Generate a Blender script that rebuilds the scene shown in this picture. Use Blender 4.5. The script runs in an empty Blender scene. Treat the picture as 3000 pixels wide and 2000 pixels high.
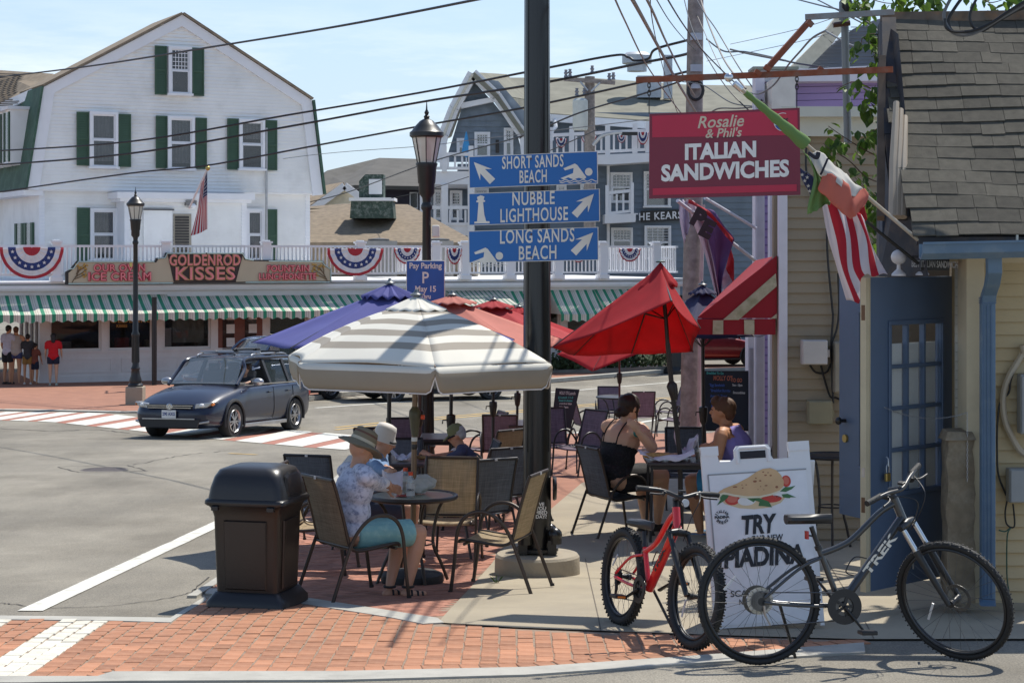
import bpy,bmesh,math,random
from math import sin,cos,pi,radians,sqrt,atan2
from mathutils import Vector,Matrix,noise
random.seed(7)
sc=bpy.context.scene
COL=sc.collection
# ------------------------------------------------------------------ camera, sky, sun, exposure
CZ=2.27;F=5500.0;CX=1500.0;HY=740.0
cam_d=bpy.data.cameras.new('camera');cam=bpy.data.objects.new('camera',cam_d);COL.objects.link(cam)
cam_d.sensor_width=36;cam_d.lens=66.0;cam_d.shift_y=-260/3000;cam_d.clip_end=3000;cam_d.clip_start=.1
cam.location=(0,0,CZ);cam.rotation_euler=(pi/2,0,0)
sc.camera=cam
SUNV=Vector((.36,.50,1.0)).normalized()
w=bpy.data.worlds.new('World');sc.world=w;w.use_nodes=True
nt=w.node_tree;nt.nodes.clear()
wo=nt.nodes.new('ShaderNodeOutputWorld');bg=nt.nodes.new('ShaderNodeBackground')
sky=nt.nodes.new('ShaderNodeTexSky');sky.sky_type='NISHITA';sky.sun_disc=False
sky.sun_elevation=math.asin(SUNV.z);sky.sun_rotation=atan2(SUNV.x,SUNV.y)
sky.air_density=1.0;sky.dust_density=.25;sky.ozone_density=2.5;sky.altitude=0
tcw=nt.nodes.new('ShaderNodeTexCoord');mpw=nt.nodes.new('ShaderNodeMapping');nzw=nt.nodes.new('ShaderNodeTexNoise')
mpw.inputs['Scale'].default_value=(7,7,42);mpw.inputs['Location'].default_value=(1.3,0,.6)
nzw.inputs['Scale'].default_value=1.0;nzw.inputs['Detail'].default_value=9;nzw.inputs['Roughness'].default_value=.62
crw=nt.nodes.new('ShaderNodeValToRGB');crw.color_ramp.elements[0].position=.46;crw.color_ramp.elements[1].position=.8
crw.color_ramp.elements[0].color=(0,0,0,1);crw.color_ramp.elements[1].color=(.85,.85,.85,1)
szw=nt.nodes.new('ShaderNodeSeparateXYZ')
crh=nt.nodes.new('ShaderNodeValToRGB')
crh.color_ramp.elements[0].position=.0;crh.color_ramp.elements[0].color=(.9,.9,.9,1)
crh.color_ramp.elements[1].position=.14;crh.color_ramp.elements[1].color=(.05,.05,.05,1)
e=crh.color_ramp.elements.new(.085);e.color=(1,1,1,1)
mlw=nt.nodes.new('ShaderNodeMath');mlw.operation='MULTIPLY'
mxw=nt.nodes.new('ShaderNodeMix');mxw.data_type='RGBA'
mxw.inputs[7].default_value=(5.8,6.0,6.3,1)
hs=nt.nodes.new('ShaderNodeHueSaturation');hs.inputs['Saturation'].default_value=.9;hs.inputs['Value'].default_value=.80
L=nt.links.new
L(tcw.outputs['Generated'],mpw.inputs[0]);L(mpw.outputs[0],nzw.inputs[0]);L(nzw.outputs[0],crw.inputs[0])
L(tcw.outputs['Generated'],szw.inputs[0]);L(szw.outputs[2],crh.inputs[0])
L(crw.outputs[0],mlw.inputs[0]);L(crh.outputs[0],mlw.inputs[1]);L(mlw.outputs[0],mxw.inputs[0])
L(sky.outputs[0],hs.inputs['Color']);
crb=nt.nodes.new('ShaderNodeValToRGB');crb.color_ramp.elements[0].position=0;crb.color_ramp.elements[0].color=(.8,.8,.8,1);crb.color_ramp.elements[1].position=.35;crb.color_ramp.elements[1].color=(0,0,0,1)
mxb=nt.nodes.new('ShaderNodeMix');mxb.data_type='RGBA';mxb.inputs[7].default_value=(2.6,3.3,4.3,1)
L(szw.outputs[2],crb.inputs[0]);L(crb.outputs[0],mxb.inputs[0]);L(hs.outputs[0],mxb.inputs[6]);L(mxb.outputs[2],mxw.inputs[6]);L(mxw.outputs[2],bg.inputs[0]);L(bg.outputs[0],wo.inputs[0])
bg.inputs[1].default_value=.15
sun_d=bpy.data.lights.new('sun','SUN');sun=bpy.data.objects.new('sun',sun_d);COL.objects.link(sun)
sun_d.energy=3.9;sun_d.angle=radians(.6);sun_d.color=(1,.95,.86)
sun.rotation_euler=(-SUNV).to_track_quat('-Z','Y').to_euler()
sun.location=(6,8,20)
sc.view_settings.view_transform='Standard';sc.view_settings.look='None'
sc.view_settings.exposure=.47;sc.view_settings.gamma=1;sc.view_settings.use_curve_mapping=False
sc.cycles.max_bounces=7;sc.cycles.transparent_max_bounces=12;sc.cycles.use_denoising=True
# ------------------------------------------------------------------ picture <-> place
HT=[(0,2.1),(9,2.19),(10.3,2.27),(12.1,2.36),(14.1,2.52),(16,2.66),(18,2.77),(24.7,3.0),(37.7,3.62),(46.2,3.75),(56.8,3.94),(70,4.0),(130,4.25),(900,6)]
def H(Y):
 for(a,ha),(b,hb) in zip(HT,HT[1:]):
  if Y<=b:return ha+(hb-ha)*(Y-a)/(b-a)
 return HT[-1][1]
def G(Y):return CZ-H(Y)
def S(px,py,Y):return Vector(((px-CX)/F*Y,Y,CZ-(py-HY)/F*Y))
def gp(px,py):
 a,b=5.0,400.0
 for _ in range(50):
  m=(a+b)/2
  if HY+F*H(m)/m>py:a=m
  else:b=m
 return Vector(((px-CX)/F*a,a,G(a)))
class Plane:
 def __init__(s,px,Y,rotz):s.o=Vector(((px-CX)/F*Y,Y,G(Y)));s.r=rotz;s.u=Vector((cos(rotz),sin(rotz)));s.n=Vector((-sin(rotz),cos(rotz)))
 def hit(s,px,py,b=0.):
  ox,oy=s.o.x+s.n.x*b,s.o.y+s.n.y*b;k=(px-CX)/F
  t=(k*oy-ox)/(s.u.x-k*s.u.y);Y=oy+s.u.y*t
  return t,CZ-(py-HY)/F*Y-s.o.z
 def world(s,a,b,z):return Vector((s.o.x+s.u.x*a+s.n.x*b,s.o.y+s.u.y*a+s.n.y*b,s.o.z+z))
    # ------------------------------------------------------------------ materials
def lin(v):v/=255.;return v/12.92 if v<=.04045 else((v+.055)/1.055)**2.4
def rgb(r,g,b):return(lin(r),lin(g),lin(b),1)
MATS={}
def mat(name,col,rough=.6,metal=0.,var=.12,vscale=6.,bump=0.,bscale=60.,rnd=0.,spec=.5,trans=0.,coat=0.,dirt=None,dscale=1.5,damt=.5,voro=False):
 if name in MATS:return MATS[name]
 m=bpy.data.materials.new(name);MATS[name]=m;m.use_nodes=True;n=m.node_tree;P=n.nodes['Principled BSDF'];K=n.links.new
 P.inputs['Roughness'].default_value=rough;P.inputs['Metallic'].default_value=metal;P.inputs['Specular IOR Level'].default_value=spec
 if coat:P.inputs['Coat Weight'].default_value=coat;P.inputs['Coat Roughness'].default_value=.05
 tc=n.nodes.new('ShaderNodeTexCoord');nz=n.nodes.new('ShaderNodeTexNoise');nz.inputs['Scale'].default_value=vscale;nz.inputs['Detail'].default_value=6
 K(tc.outputs['Object'],nz.inputs[0])
 mr=n.nodes.new('ShaderNodeMapRange');mr.inputs[1].default_value=.25;mr.inputs[2].default_value=.75;mr.inputs[3].default_value=1-var;mr.inputs[4].default_value=1+var
 K(nz.outputs[0],mr.inputs[0]);last=mr.outputs[0]
 if rnd:
  oi=n.nodes.new('ShaderNodeObjectInfo');r2=n.nodes.new('ShaderNodeMapRange');r2.inputs[3].default_value=1-rnd;r2.inputs[4].default_value=1+rnd
  K(oi.outputs['Random'],r2.inputs[0]);mm=n.nodes.new('ShaderNodeMath');mm.operation='MULTIPLY';K(last,mm.inputs[0]);K(r2.outputs[0],mm.inputs[1]);last=mm.outputs[0]
 vm=n.nodes.new('ShaderNodeVectorMath');vm.operation='SCALE';vm.inputs[0].default_value=col[:3];K(last,vm.inputs[3])
 out=vm.outputs[0]
 if dirt:
  n2=n.nodes.new('ShaderNodeTexNoise');n2.inputs['Scale'].default_value=dscale;n2.inputs['Detail'].default_value=10;n2.inputs['Roughness'].default_value=.65;K(tc.outputs['Object'],n2.inputs[0])
  m2=n.nodes.new('ShaderNodeMapRange');m2.inputs[1].default_value=.48;m2.inputs[2].default_value=.68;m2.inputs[4].default_value=damt;K(n2.outputs[0],m2.inputs[0])
  mx=n.nodes.new('ShaderNodeMix');mx.data_type='RGBA';K(m2.outputs[0],mx.inputs[0]);K(out,mx.inputs[6]);mx.inputs[7].default_value=dirt;out=mx.outputs[2]
 K(out,P.inputs['Base Color'])
 if bump:
  nb=n.nodes.new('ShaderNodeTexVoronoi' if voro else 'ShaderNodeTexNoise');nb.inputs['Scale'].default_value=bscale
  if not voro:nb.inputs['Detail'].default_value=4
  K(tc.outputs['Object'],nb.inputs['Vector']);bp=n.nodes.new('ShaderNodeBump');bp.inputs['Strength'].default_value=bump;bp.inputs['Distance'].default_value=.01
  K(nb.outputs[0],bp.inputs['Height']);K(bp.outputs[0],P.inputs['Normal'])
 if trans:
  tr=n.nodes.new('ShaderNodeBsdfTranslucent');K(out,tr.inputs[0]);ms=n.nodes.new('ShaderNodeMixShader');ms.inputs[0].default_value=trans
  K(P.outputs[0],ms.inputs[1]);K(tr.outputs[0],ms.inputs[2]);K(ms.outputs[0],n.nodes['Material Output'].inputs[0])
 return m
def glass(name,col,alpha=.5,rough=.02,refl=.25):
 if name in MATS:return MATS[name]
 m=bpy.data.materials.new(name);MATS[name]=m;m.use_nodes=True;n=m.node_tree;n.nodes.clear();K=n.links.new
 o=n.nodes.new('ShaderNodeOutputMaterial');a=n.nodes.new('ShaderNodeBsdfTransparent');g=n.nodes.new('ShaderNodeBsdfGlossy');d=n.nodes.new('ShaderNodeBsdfDiffuse')
 g.inputs['Roughness'].default_value=rough;d.inputs[0].default_value=col
 m1=n.nodes.new('ShaderNodeMixShader');m1.inputs[0].default_value=1-alpha;K(a.outputs[0],m1.inputs[1]);K(d.outputs[0],m1.inputs[2])
 fr=n.nodes.new('ShaderNodeFresnel');fr.inputs[0].default_value=1.5;ad=n.nodes.new('ShaderNodeMath');ad.operation='ADD';ad.use_clamp=True;K(fr.outputs[0],ad.inputs[0]);ad.inputs[1].default_value=refl
 ge=n.nodes.new('ShaderNodeNewGeometry');bf=n.nodes.new('ShaderNodeMath');bf.operation='SUBTRACT';bf.inputs[0].default_value=1;K(ge.outputs['Backfacing'],bf.inputs[1]);ml=n.nodes.new('ShaderNodeMath');ml.operation='MULTIPLY';K(ad.outputs[0],ml.inputs[0]);K(bf.outputs[0],ml.inputs[1]);ad=ml
 m2=n.nodes.new('ShaderNodeMixShader');K(ad.outputs[0],m2.inputs[0]);K(m1.outputs[0],m2.inputs[1]);K(g.outputs[0],m2.inputs[2]);K(m2.outputs[0],o.inputs[0])
 return m
def ramp_mat(name,stops,src='u',period=1.0,rough=.8,trans=0.,noise_amt=.06,nscale=3,off=0.):
 """printed stripes: constant colour bands repeating every `period` along UV u / v or object x / y / z"""
 if name in MATS:return MATS[name]
 m=bpy.data.materials.new(name);MATS[name]=m;m.use_nodes=True;n=m.node_tree;P=n.nodes['Principled BSDF'];K=n.links.new
 P.inputs['Roughness'].default_value=rough;tc=n.nodes.new('ShaderNodeTexCoord');sx=n.nodes.new('ShaderNodeSeparateXYZ')
 K(tc.outputs['UV' if src in 'uv' else 'Object'],sx.inputs[0]);o=sx.outputs[{'u':0,'v':1,'x':0,'y':1,'z':2}[src]]
 d=n.nodes.new('ShaderNodeMath');d.operation='DIVIDE';K(o,d.inputs[0]);d.inputs[1].default_value=period
 d2=n.nodes.new('ShaderNodeMath');d2.operation='ADD';K(d.outputs[0],d2.inputs[0]);d2.inputs[1].default_value=off
 f=n.nodes.new('ShaderNodeMath');f.operation='FRACT';K(d2.outputs[0],f.inputs[0])
 cr=n.nodes.new('ShaderNodeValToRGB');cr.color_ramp.interpolation='CONSTANT';K(f.outputs[0],cr.inputs[0])
 for i,(p,c) in enumerate(stops):
  el=cr.color_ramp.elements[i] if i<2 else cr.color_ramp.elements.new(p)
  el.position=p;el.color=c
 nz=n.nodes.new('ShaderNodeTexNoise');nz.inputs['Scale'].default_value=nscale;nz.inputs['Detail'].default_value=5;K(tc.outputs['Object'],nz.inputs[0])
 mr=n.nodes.new('ShaderNodeMapRange');mr.inputs[1].default_value=.3;mr.inputs[2].default_value=.7;mr.inputs[3].default_value=1-noise_amt;mr.inputs[4].default_value=1+noise_amt;K(nz.outputs[0],mr.inputs[0])
 vm=n.nodes.new('ShaderNodeVectorMath');vm.operation='SCALE';K(cr.outputs[0],vm.inputs[0]);K(mr.outputs[0],vm.inputs[3]);K(vm.outputs[0],P.inputs['Base Color'])
 if trans:
  tr=n.nodes.new('ShaderNodeBsdfTranslucent');K(vm.outputs[0],tr.inputs[0]);ms=n.nodes.new('ShaderNodeMixShader');ms.inputs[0].default_value=trans
  K(P.outputs[0],ms.inputs[1]);K(tr.outputs[0],ms.inputs[2]);K(ms.outputs[0],n.nodes['Material Output'].inputs[0])
 return m
    # ------------------------------------------------------------------ mesh builder
class MB:
 def __init__(s):s.v=[];s.f=[];s.uv={}
 def add(s,vs,fs,uvs=None):
  b=len(s.v);s.v+=[Vector(p) for p in vs]
  for i,f in enumerate(fs):
   if uvs:s.uv[len(s.f)]=uvs[i]
   s.f.append([b+k for k in f])
  return s
 def box(s,c,d,rz=0.,M=None):
  x,y,z=d[0]/2,d[1]/2,d[2]/2;c=Vector(c)
  vs=[Vector((i*x,j*y,k*z)) for k in(-1,1) for j in(-1,1) for i in(-1,1)]
  R=M if M is not None else Matrix.Rotation(rz,3,'Z')
  return s.add([c+R@p for p in vs],[(0,2,3,1),(4,5,7,6),(0,1,5,4),(2,6,7,3),(0,4,6,2),(1,3,7,5)])
 def box2(s,a,b):return s.box([(p+q)/2 for p,q in zip(a,b)],[abs(q-p) for p,q in zip(a,b)])
 def bar(s,p,q,w,t,up=(0,0,1)):
  p,q=Vector(p),Vector(q);d=q-p;l=d.length;d.normalize();u=Vector(up);x=d.cross(u)
  if x.length<1e-4:x=d.cross(Vector((1,0,0)))
  x.normalize();z=x.cross(d);M=Matrix((x,d,z)).transposed()
  return s.box((p+q)/2,(w,l,t),M=M)
 def rings(s,R,closed=True,caps=True,loop=False):
  n=len(R[0]);b=len(s.v)
  for r in R:s.v+=[Vector(p) for p in r]
  m=len(R)
  for i in range(m if loop else m-1):
   for j in range(n if closed else n-1):
    k=(j+1)%n;i2=(i+1)%m
    s.f.append([b+i*n+j,b+i*n+k,b+i2*n+k,b+i2*n+j])
  if caps and closed and not loop:s.f.append([b+j for j in range(n)][::-1]);s.f.append([b+(m-1)*n+j for j in range(n)])
  return s
 def cyl(s,p,q,r0,r1=None,n=12,caps=True):
  return s.tube([p,q],[r0,r0 if r1 is None else r1],n,caps)
 def tube(s,pts,r,n=8,caps=True,loop=False,flat=1.):
  pts=[Vector(p) for p in pts];m=len(pts);rr=r if isinstance(r,(list,tuple)) else[r]*m;R=[];prev=None
  for i,p in enumerate(pts):
   if loop:t=pts[(i+1)%m]-pts[i-1]
   else:t=pts[min(i+1,m-1)]-pts[max(i-1,0)]
   if t.length<1e-9:t=Vector((0,0,1))
   t.normalize()
   if prev is None:
    a=Vector((0,0,1)) if abs(t.z)<.9 else Vector((1,0,0));x=t.cross(a).normalized()
   else:x=(prev-t*prev.dot(t));x=x.normalized() if x.length>1e-6 else t.orthogonal().normalized()
   prev=x;y=t.cross(x)
   R.append([p+(x*cos(2*pi*k/n)+y*sin(2*pi*k/n)*flat)*rr[i] for k in range(n)])
  return s.rings(R,True,caps,loop)
 def lathe(s,prof,c=(0,0,0),n=20,M=None,caps=True):
  c=Vector(c);R=[]
  for r,z in prof:
   ring=[Vector((r*cos(2*pi*k/n),r*sin(2*pi*k/n),z)) for k in range(n)]
   R.append([c+(M@p if M is not None else p) for p in ring])
  return s.rings(R,True,caps)
 def prism(s,poly,o,ux,uy,t):
  o,ux,uy,t=Vector(o),Vector(ux),Vector(uy),Vector(t);n=len(poly)
  a=[o+ux*p[0]+uy*p[1] for p in poly];b=[p+t for p in a]
  return s.add(a+b,[list(range(n))[::-1],list(range(n,2*n))]+[[i,(i+1)%n,n+(i+1)%n,n+i] for i in range(n)])
 def ell(s,c,r,M=None,n=12,m=8):
  c=Vector(c);R=[]
  for i in range(m+1):
   a=-pi/2+pi*i/m;a=max(min(a,pi/2-.02),-pi/2+.02)
   ring=[Vector((r[0]*cos(a)*cos(2*pi*k/n),r[1]*cos(a)*sin(2*pi*k/n),r[2]*sin(a))) for k in range(n)]
   R.append([c+(M@p if M is not None else p) for p in ring])
  return s.rings(R)
 def quad(s,a,b,c,d,uv=None):return s.add([a,b,c,d],[(0,1,2,3)],[uv] if uv else None)
 def grid(s,fn,nu,nv,uvf=None):
  vs=[fn(i/nu,j/nv) for j in range(nv+1) for i in range(nu+1)];fs=[];us=[]
  for j in range(nv):
   for i in range(nu):
    a=j*(nu+1)+i;fs.append((a,a+1,a+nu+2,a+nu+1))
    q=[(i/nu,j/nv),((i+1)/nu,j/nv),((i+1)/nu,(j+1)/nv),(i/nu,(j+1)/nv)];us.append([uvf(*p) for p in q] if uvf else q)
  return s.add(vs,fs,us)
 def xf(s,M,start=0):
  for i in range(start,len(s.v)):s.v[i]=M@s.v[i]
  return s
 def mesh(s,name,smooth=False):
  me=bpy.data.meshes.new(name);me.from_pydata([tuple(p) for p in s.v],[],s.f);
  if s.uv:
   ul=me.uv_layers.new(name='UV')
   for p in me.polygons:
    u=s.uv.get(p.index)
    if u:
     for k,li in enumerate(p.loop_indices):ul.data[li].uv=u[k]
  if smooth:
   me.polygons.foreach_set('use_smooth',[True]*len(me.polygons))
   try:me.set_sharp_from_angle(angle=radians(38 if smooth is True else smooth))
   except Exception:pass
  me.update();return me
 def obj(s,name,m,parent=None,smooth=False,kind=None,label=None,world=False,solid=0.,bevel=0.):
  if world and parent is not None:
   Mi=XF[parent.name].inverted();s.v=[Mi@p for p in s.v]
  me=s.mesh(name,smooth);return link(name,me,m,parent,kind,label,solid,bevel)
def link(name,me,m,parent=None,kind=None,label=None,solid=0.,bevel=0.):
 o=bpy.data.objects.new(name,me);COL.objects.link(o)
 if m is not None and not me.materials:me.materials.append(m)
 if parent is not None:o.parent=parent
 if kind:o['kind']=kind
 if label:o['label']=label
 if solid:md=o.modifiers.new('solid','SOLIDIFY');md.thickness=solid;md.offset=0
 if bevel:md=o.modifiers.new('bev','BEVEL');md.width=bevel;md.segments=2;md.limit_method='ANGLE'
 return o
def smooth_pts(p,n=6,loop=False):
 p=[Vector(q) for q in p];out=[];m=len(p)
 for i in range(m if loop else m-1):
  a,b,c,d=(p[(i-1)%m] if loop else p[max(i-1,0)]),p[i],p[(i+1)%m],(p[(i+2)%m] if loop else p[min(i+2,m-1)])
  for k in range(n):
   t=k/n;out.append(.5*((2*b)+(c-a)*t+(2*a-5*b+4*c-d)*t*t+(-a+3*b-3*c+d)*t**3))
 if not loop:out.append(p[-1])
 return out
XF={}
TSC=bpy.data.scenes.new('bake');
def bake(o,*more):
 for q in(o,)+more:TSC.collection.objects.link(q)
 vl=TSC.view_layers[0];vl.update();me=bpy.data.meshes.new_from_object(o.evaluated_get(vl.depsgraph))
 for q in(o,)+more:bpy.data.objects.remove(q)
 return me
def thing(name,label,cat,loc=(0,0,0),rz=0.,group=None):
 o=bpy.data.objects.new(name,None);COL.objects.link(o);o.location=loc;o.rotation_euler=(0,0,rz);o.empty_display_size=.2
 XF[o.name]=Matrix.Translation(Vector(loc))@Matrix.Rotation(rz,4,'Z');return tag(o,label,cat,group)
def tag(o,label,cat,group=None):
 o['label']=label;o['category']=cat
 if group:o['group']=group
 return o
KIDS={}
def kids(o):return[c for c in ALLK() if c.parent==o]
def ALLK():return list(COL.objects)
def dup(root,loc,rz,label,group=None,swap=None,scale=None):
 M={}
 if root.name not in KIDS:KIDS[root.name]=[(c,kids(c)) for c in kids(root)]
 r=root.copy();COL.objects.link(r);r.location=loc;r.rotation_euler=(0,0,rz);r['label']=label
 if scale:r.scale=scale
 if group:r['group']=group
 XF[r.name]=Matrix.Translation(Vector(loc))@Matrix.Rotation(rz,4,'Z')
 for c,g in KIDS[root.name]:
  d=c.copy();COL.objects.link(d);d.parent=r
  if swap and c.name.split('.')[0] in swap:
   d.data=d.data.copy();d.data.materials.clear();d.data.materials.append(swap[c.name.split('.')[0]])
  for e in g:f=e.copy();COL.objects.link(f);f.parent=d
 return r
def struct(name,mb,m,smooth=False):return mb.obj(name,m,None,smooth,'structure')
def text(s,size,name,m,parent,M,bold=0.,sx=1.,ext=.001,shear=0.,align='CENTER',spacing=1.,line=1.,world=False,kind=None,res=3):
 """lettering as flat mesh; M maps text plane (x right, y up, z towards the reader) into the parent's frame"""
 cu=bpy.data.curves.new('lettering','FONT');cu.body=s;cu.size=size;cu.align_x=align;cu.align_y='CENTER';cu.extrude=ext;cu.offset=bold;cu.shear=shear
 cu.space_character=spacing;cu.space_line=line;cu.resolution_u=res
 me=bake(bpy.data.objects.new('t',cu))
 me.name=name;T=M@Matrix.Diagonal((sx,1,1,1));me.transform(T if not world else XF[parent.name].inverted()@T)
 me.materials.clear();return link(name,me,m,parent,kind)
def face_mat(o,ux,uy,n=None):
 ux=Vector(ux).normalized();uy=Vector(uy).normalized();n=ux.cross(uy)
 M=Matrix((ux,uy,n)).transposed().to_4x4();M.translation=Vector(o);return M
def clip_poly(poly,a,b,c):
 out=[]
 for i in range(len(poly)):
  p,q=poly[i],poly[(i+1)%len(poly)];dp,dq=a*p[0]+b*p[1]-c,a*q[0]+b*q[1]-c
  if dp<=0:out.append(p)
  if dp*dq<0:t=dp/(dp-dq);out.append((p[0]+(q[0]-p[0])*t,p[1]+(q[1]-p[1])*t))
 return out
def inside(x,y,P):
 r=False;n=len(P)
 for i in range(n):
  x1,y1=P[i][:2];x2,y2=P[(i+1)%n][:2]
  if(y1>y)!=(y2>y) and x<(x2-x1)*(y-y1)/(y2-y1)+x1:r=not r
 return r
def slab(b,pts,t):
 n=len(pts);pts=[Vector(p) for p in pts];b.add(pts+[p+Vector(t) for p in pts],[list(range(n)),list(range(n,2*n))[::-1]]+[[i,n+i,n+(i+1)%n,(i+1)%n] for i in range(n)])
def SS(l,Y):return[S(x,y,Y) for x,y in l]
# ================================================================== GROUND
def gsheet(name,poly,off,m,px=True,kind='structure',mb=None,skirt=0.):
 P=[tuple(gp(*p))[:2] for p in poly] if px else poly
 own=mb is None;mb=mb or MB();ks=[y for y,_ in HT]
 for a,b in zip(ks,ks[1:]):
  q=clip_poly(clip_poly(P,0,-1,-a),0,1,b)
  if len(q)>=3:
   ar=sum(q[i][0]*q[(i+1)%len(q)][1]-q[(i+1)%len(q)][0]*q[i][1] for i in range(len(q)))
   if ar<0:q=q[::-1]
   mb.add([(x,y,G(y)+off) for x,y in q],[tuple(range(len(q)))])
   if skirt:
    n=len(q)
    for i in range(n):
     (x1,y1),(x2,y2)=q[i],q[(i+1)%n]
     mb.add([(x1,y1,G(y1)+off),(x2,y2,G(y2)+off),(x2,y2,G(y2)+off-skirt),(x1,y1,G(y1)+off-skirt)],[(0,3,2,1)])
 return mb.obj(name,m,None,False,kind) if own else mb
asph=mat('asphalt',(.235,.215,.178,1),.9,var=.2,vscale=.6,bump=.5,bscale=160,dirt=(.165,.148,.118,1),dscale=.45,damt=.85)
n=asph.node_tree;K=n.links.new;P=n.nodes['Principled BSDF'];src=P.inputs['Base Color'].links[0].from_socket
tc=n.nodes['Texture Coordinate'];vz=n.nodes.new('ShaderNodeTexNoise');vz.inputs['Scale'].default_value=95;vz.inputs['Detail'].default_value=3;K(tc.outputs['Object'],vz.inputs[0])
cr=n.nodes.new('ShaderNodeValToRGB');cr.color_ramp.elements[0].position=.3;cr.color_ramp.elements[0].color=(.62,.62,.62,1);cr.color_ramp.elements[1].position=.68;cr.color_ramp.elements[1].color=(1.38,1.36,1.3,1);K(vz.outputs[0],cr.inputs[0])
mu=n.nodes.new('ShaderNodeMix');mu.data_type='RGBA';mu.blend_type='MULTIPLY';mu.inputs[0].default_value=1;K(src,mu.inputs[6]);K(cr.outputs[0],mu.inputs[7]);mq=n.nodes.new('ShaderNodeMapping');mq.inputs['Scale'].default_value=(.55,.13,1);mq.inputs['Rotation'].default_value=(0,0,.25);K(tc.outputs['Object'],mq.inputs[0]);nq=n.nodes.new('ShaderNodeTexNoise');nq.inputs['Scale'].default_value=1;nq.inputs['Detail'].default_value=8;nq.inputs['Roughness'].default_value=.7;K(mq.outputs[0],nq.inputs[0])
rq=n.nodes.new('ShaderNodeMapRange');rq.inputs[1].default_value=.35;rq.inputs[2].default_value=.65;rq.inputs[3].default_value=.76;rq.inputs[4].default_value=1.14;K(nq.outputs[0],rq.inputs[0]);vq=n.nodes.new('ShaderNodeVectorMath');vq.operation='SCALE';K(mu.outputs[2],vq.inputs[0]);K(rq.outputs[0],vq.inputs[3]);K(vq.outputs[0],P.inputs['Base Color'])
conc=mat('sidewalk_concrete',(.34,.292,.212,1),.9,var=.14,vscale=1.5,bump=.3,bscale=120,dirt=(.27,.235,.18,1),dscale=1.6,damt=.55)
kerbm=mat('kerb_concrete',(.40,.385,.34,1),.9,var=.12,vscale=4,bump=.2,bscale=90,dirt=(.28,.27,.24,1),dscale=5,damt=.6)
kerbd=mat('kerb_granite',(.16,.15,.13,1),.9,var=.25,vscale=5)
brk=mat('street_brick',(.38,.17,.09,1),.85,var=.18,vscale=9,rnd=.26,bump=.25,bscale=90,dirt=(.40,.23,.15,1),dscale=14,damt=.45)
brw=mat('painted_brick',(.66,.63,.53,1),.8,var=.08,vscale=12,rnd=.05,bump=.3,bscale=90,dirt=(.42,.36,.28,1),dscale=11,damt=.5)
brp=mat('patio_brick',(.33,.142,.092,1),.85,var=.3,vscale=7,rnd=.3,bump=.2,bscale=90,dirt=(.24,.12,.09,1),dscale=3,damt=.5)
brf=mat('far_brick',(.31,.145,.092,1),.88,var=.15,vscale=3,bump=.1)
grout=mat('joint_sand',(.27,.2,.145,1),.95,var=.2,vscale=20)
paint=mat('road_paint',(.66,.65,.58,1),.75,var=.06,vscale=7,dirt=(.36,.34,.29,1),dscale=9,damt=.7)
yel=mat('yellow_paint',(.55,.35,.09,1),.75,var=.1,vscale=5,dirt=(.3,.27,.2,1),dscale=6,damt=.6)
redp=mat('red_crosswalk',(.36,.15,.105,1),.85,var=.15,vscale=3)
gsheet('road',[(-500,3),(500,3),(500,890),(-500,890)],0,asph,px=False)
top_edge=[(-260,1806),(0,1813),(300,1816),(490,1822),(600,1750),(870,1762),(1285,1828),(1500,1842),(1900,1858),(2200,1868),(2512,1877)]
bot_edge=[(2530,1886),(2000,1927),(1540,1958),(1000,1970),(330,1971),(285,1985),(-260,1985)]
gsheet('kerb_edging',[(2531,1886),(2535,1914),(2000,1949),(1540,1981),(1000,1996),(380,1999),(60,2004),(-300,2004),(-300,1985),(285,1985),(330,1971),(1000,1970),(1540,1958),(2000,1927)],.012,kerbm,skirt=.03)
gsheet('brick_bed',top_edge+bot_edge,.004,grout)
gsheet('crosswalk_edging',[(-260,1804),(0,1806),(300,1809),(500,1812),(600,1750),(606,1760),(500,1826),(300,1820),(0,1817),(-260,1815)],.010,kerbm,skirt=.02)
band=[tuple(gp(*p))[:2] for p in top_edge+bot_edge]
stripes=[[tuple(gp(*p))[:2] for p in q] for q in([(183,1806),(321,1806),(30,2010),(-150,2010)],[(-260,1806),(48,1806),(-260,1980)])]
pave=thing('brick_pavement','orange brick pavement band along the kerb in front of the patio, partly painted as a crosswalk','pavement',gp(1200,1900))
pave['kind']='structure'
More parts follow.
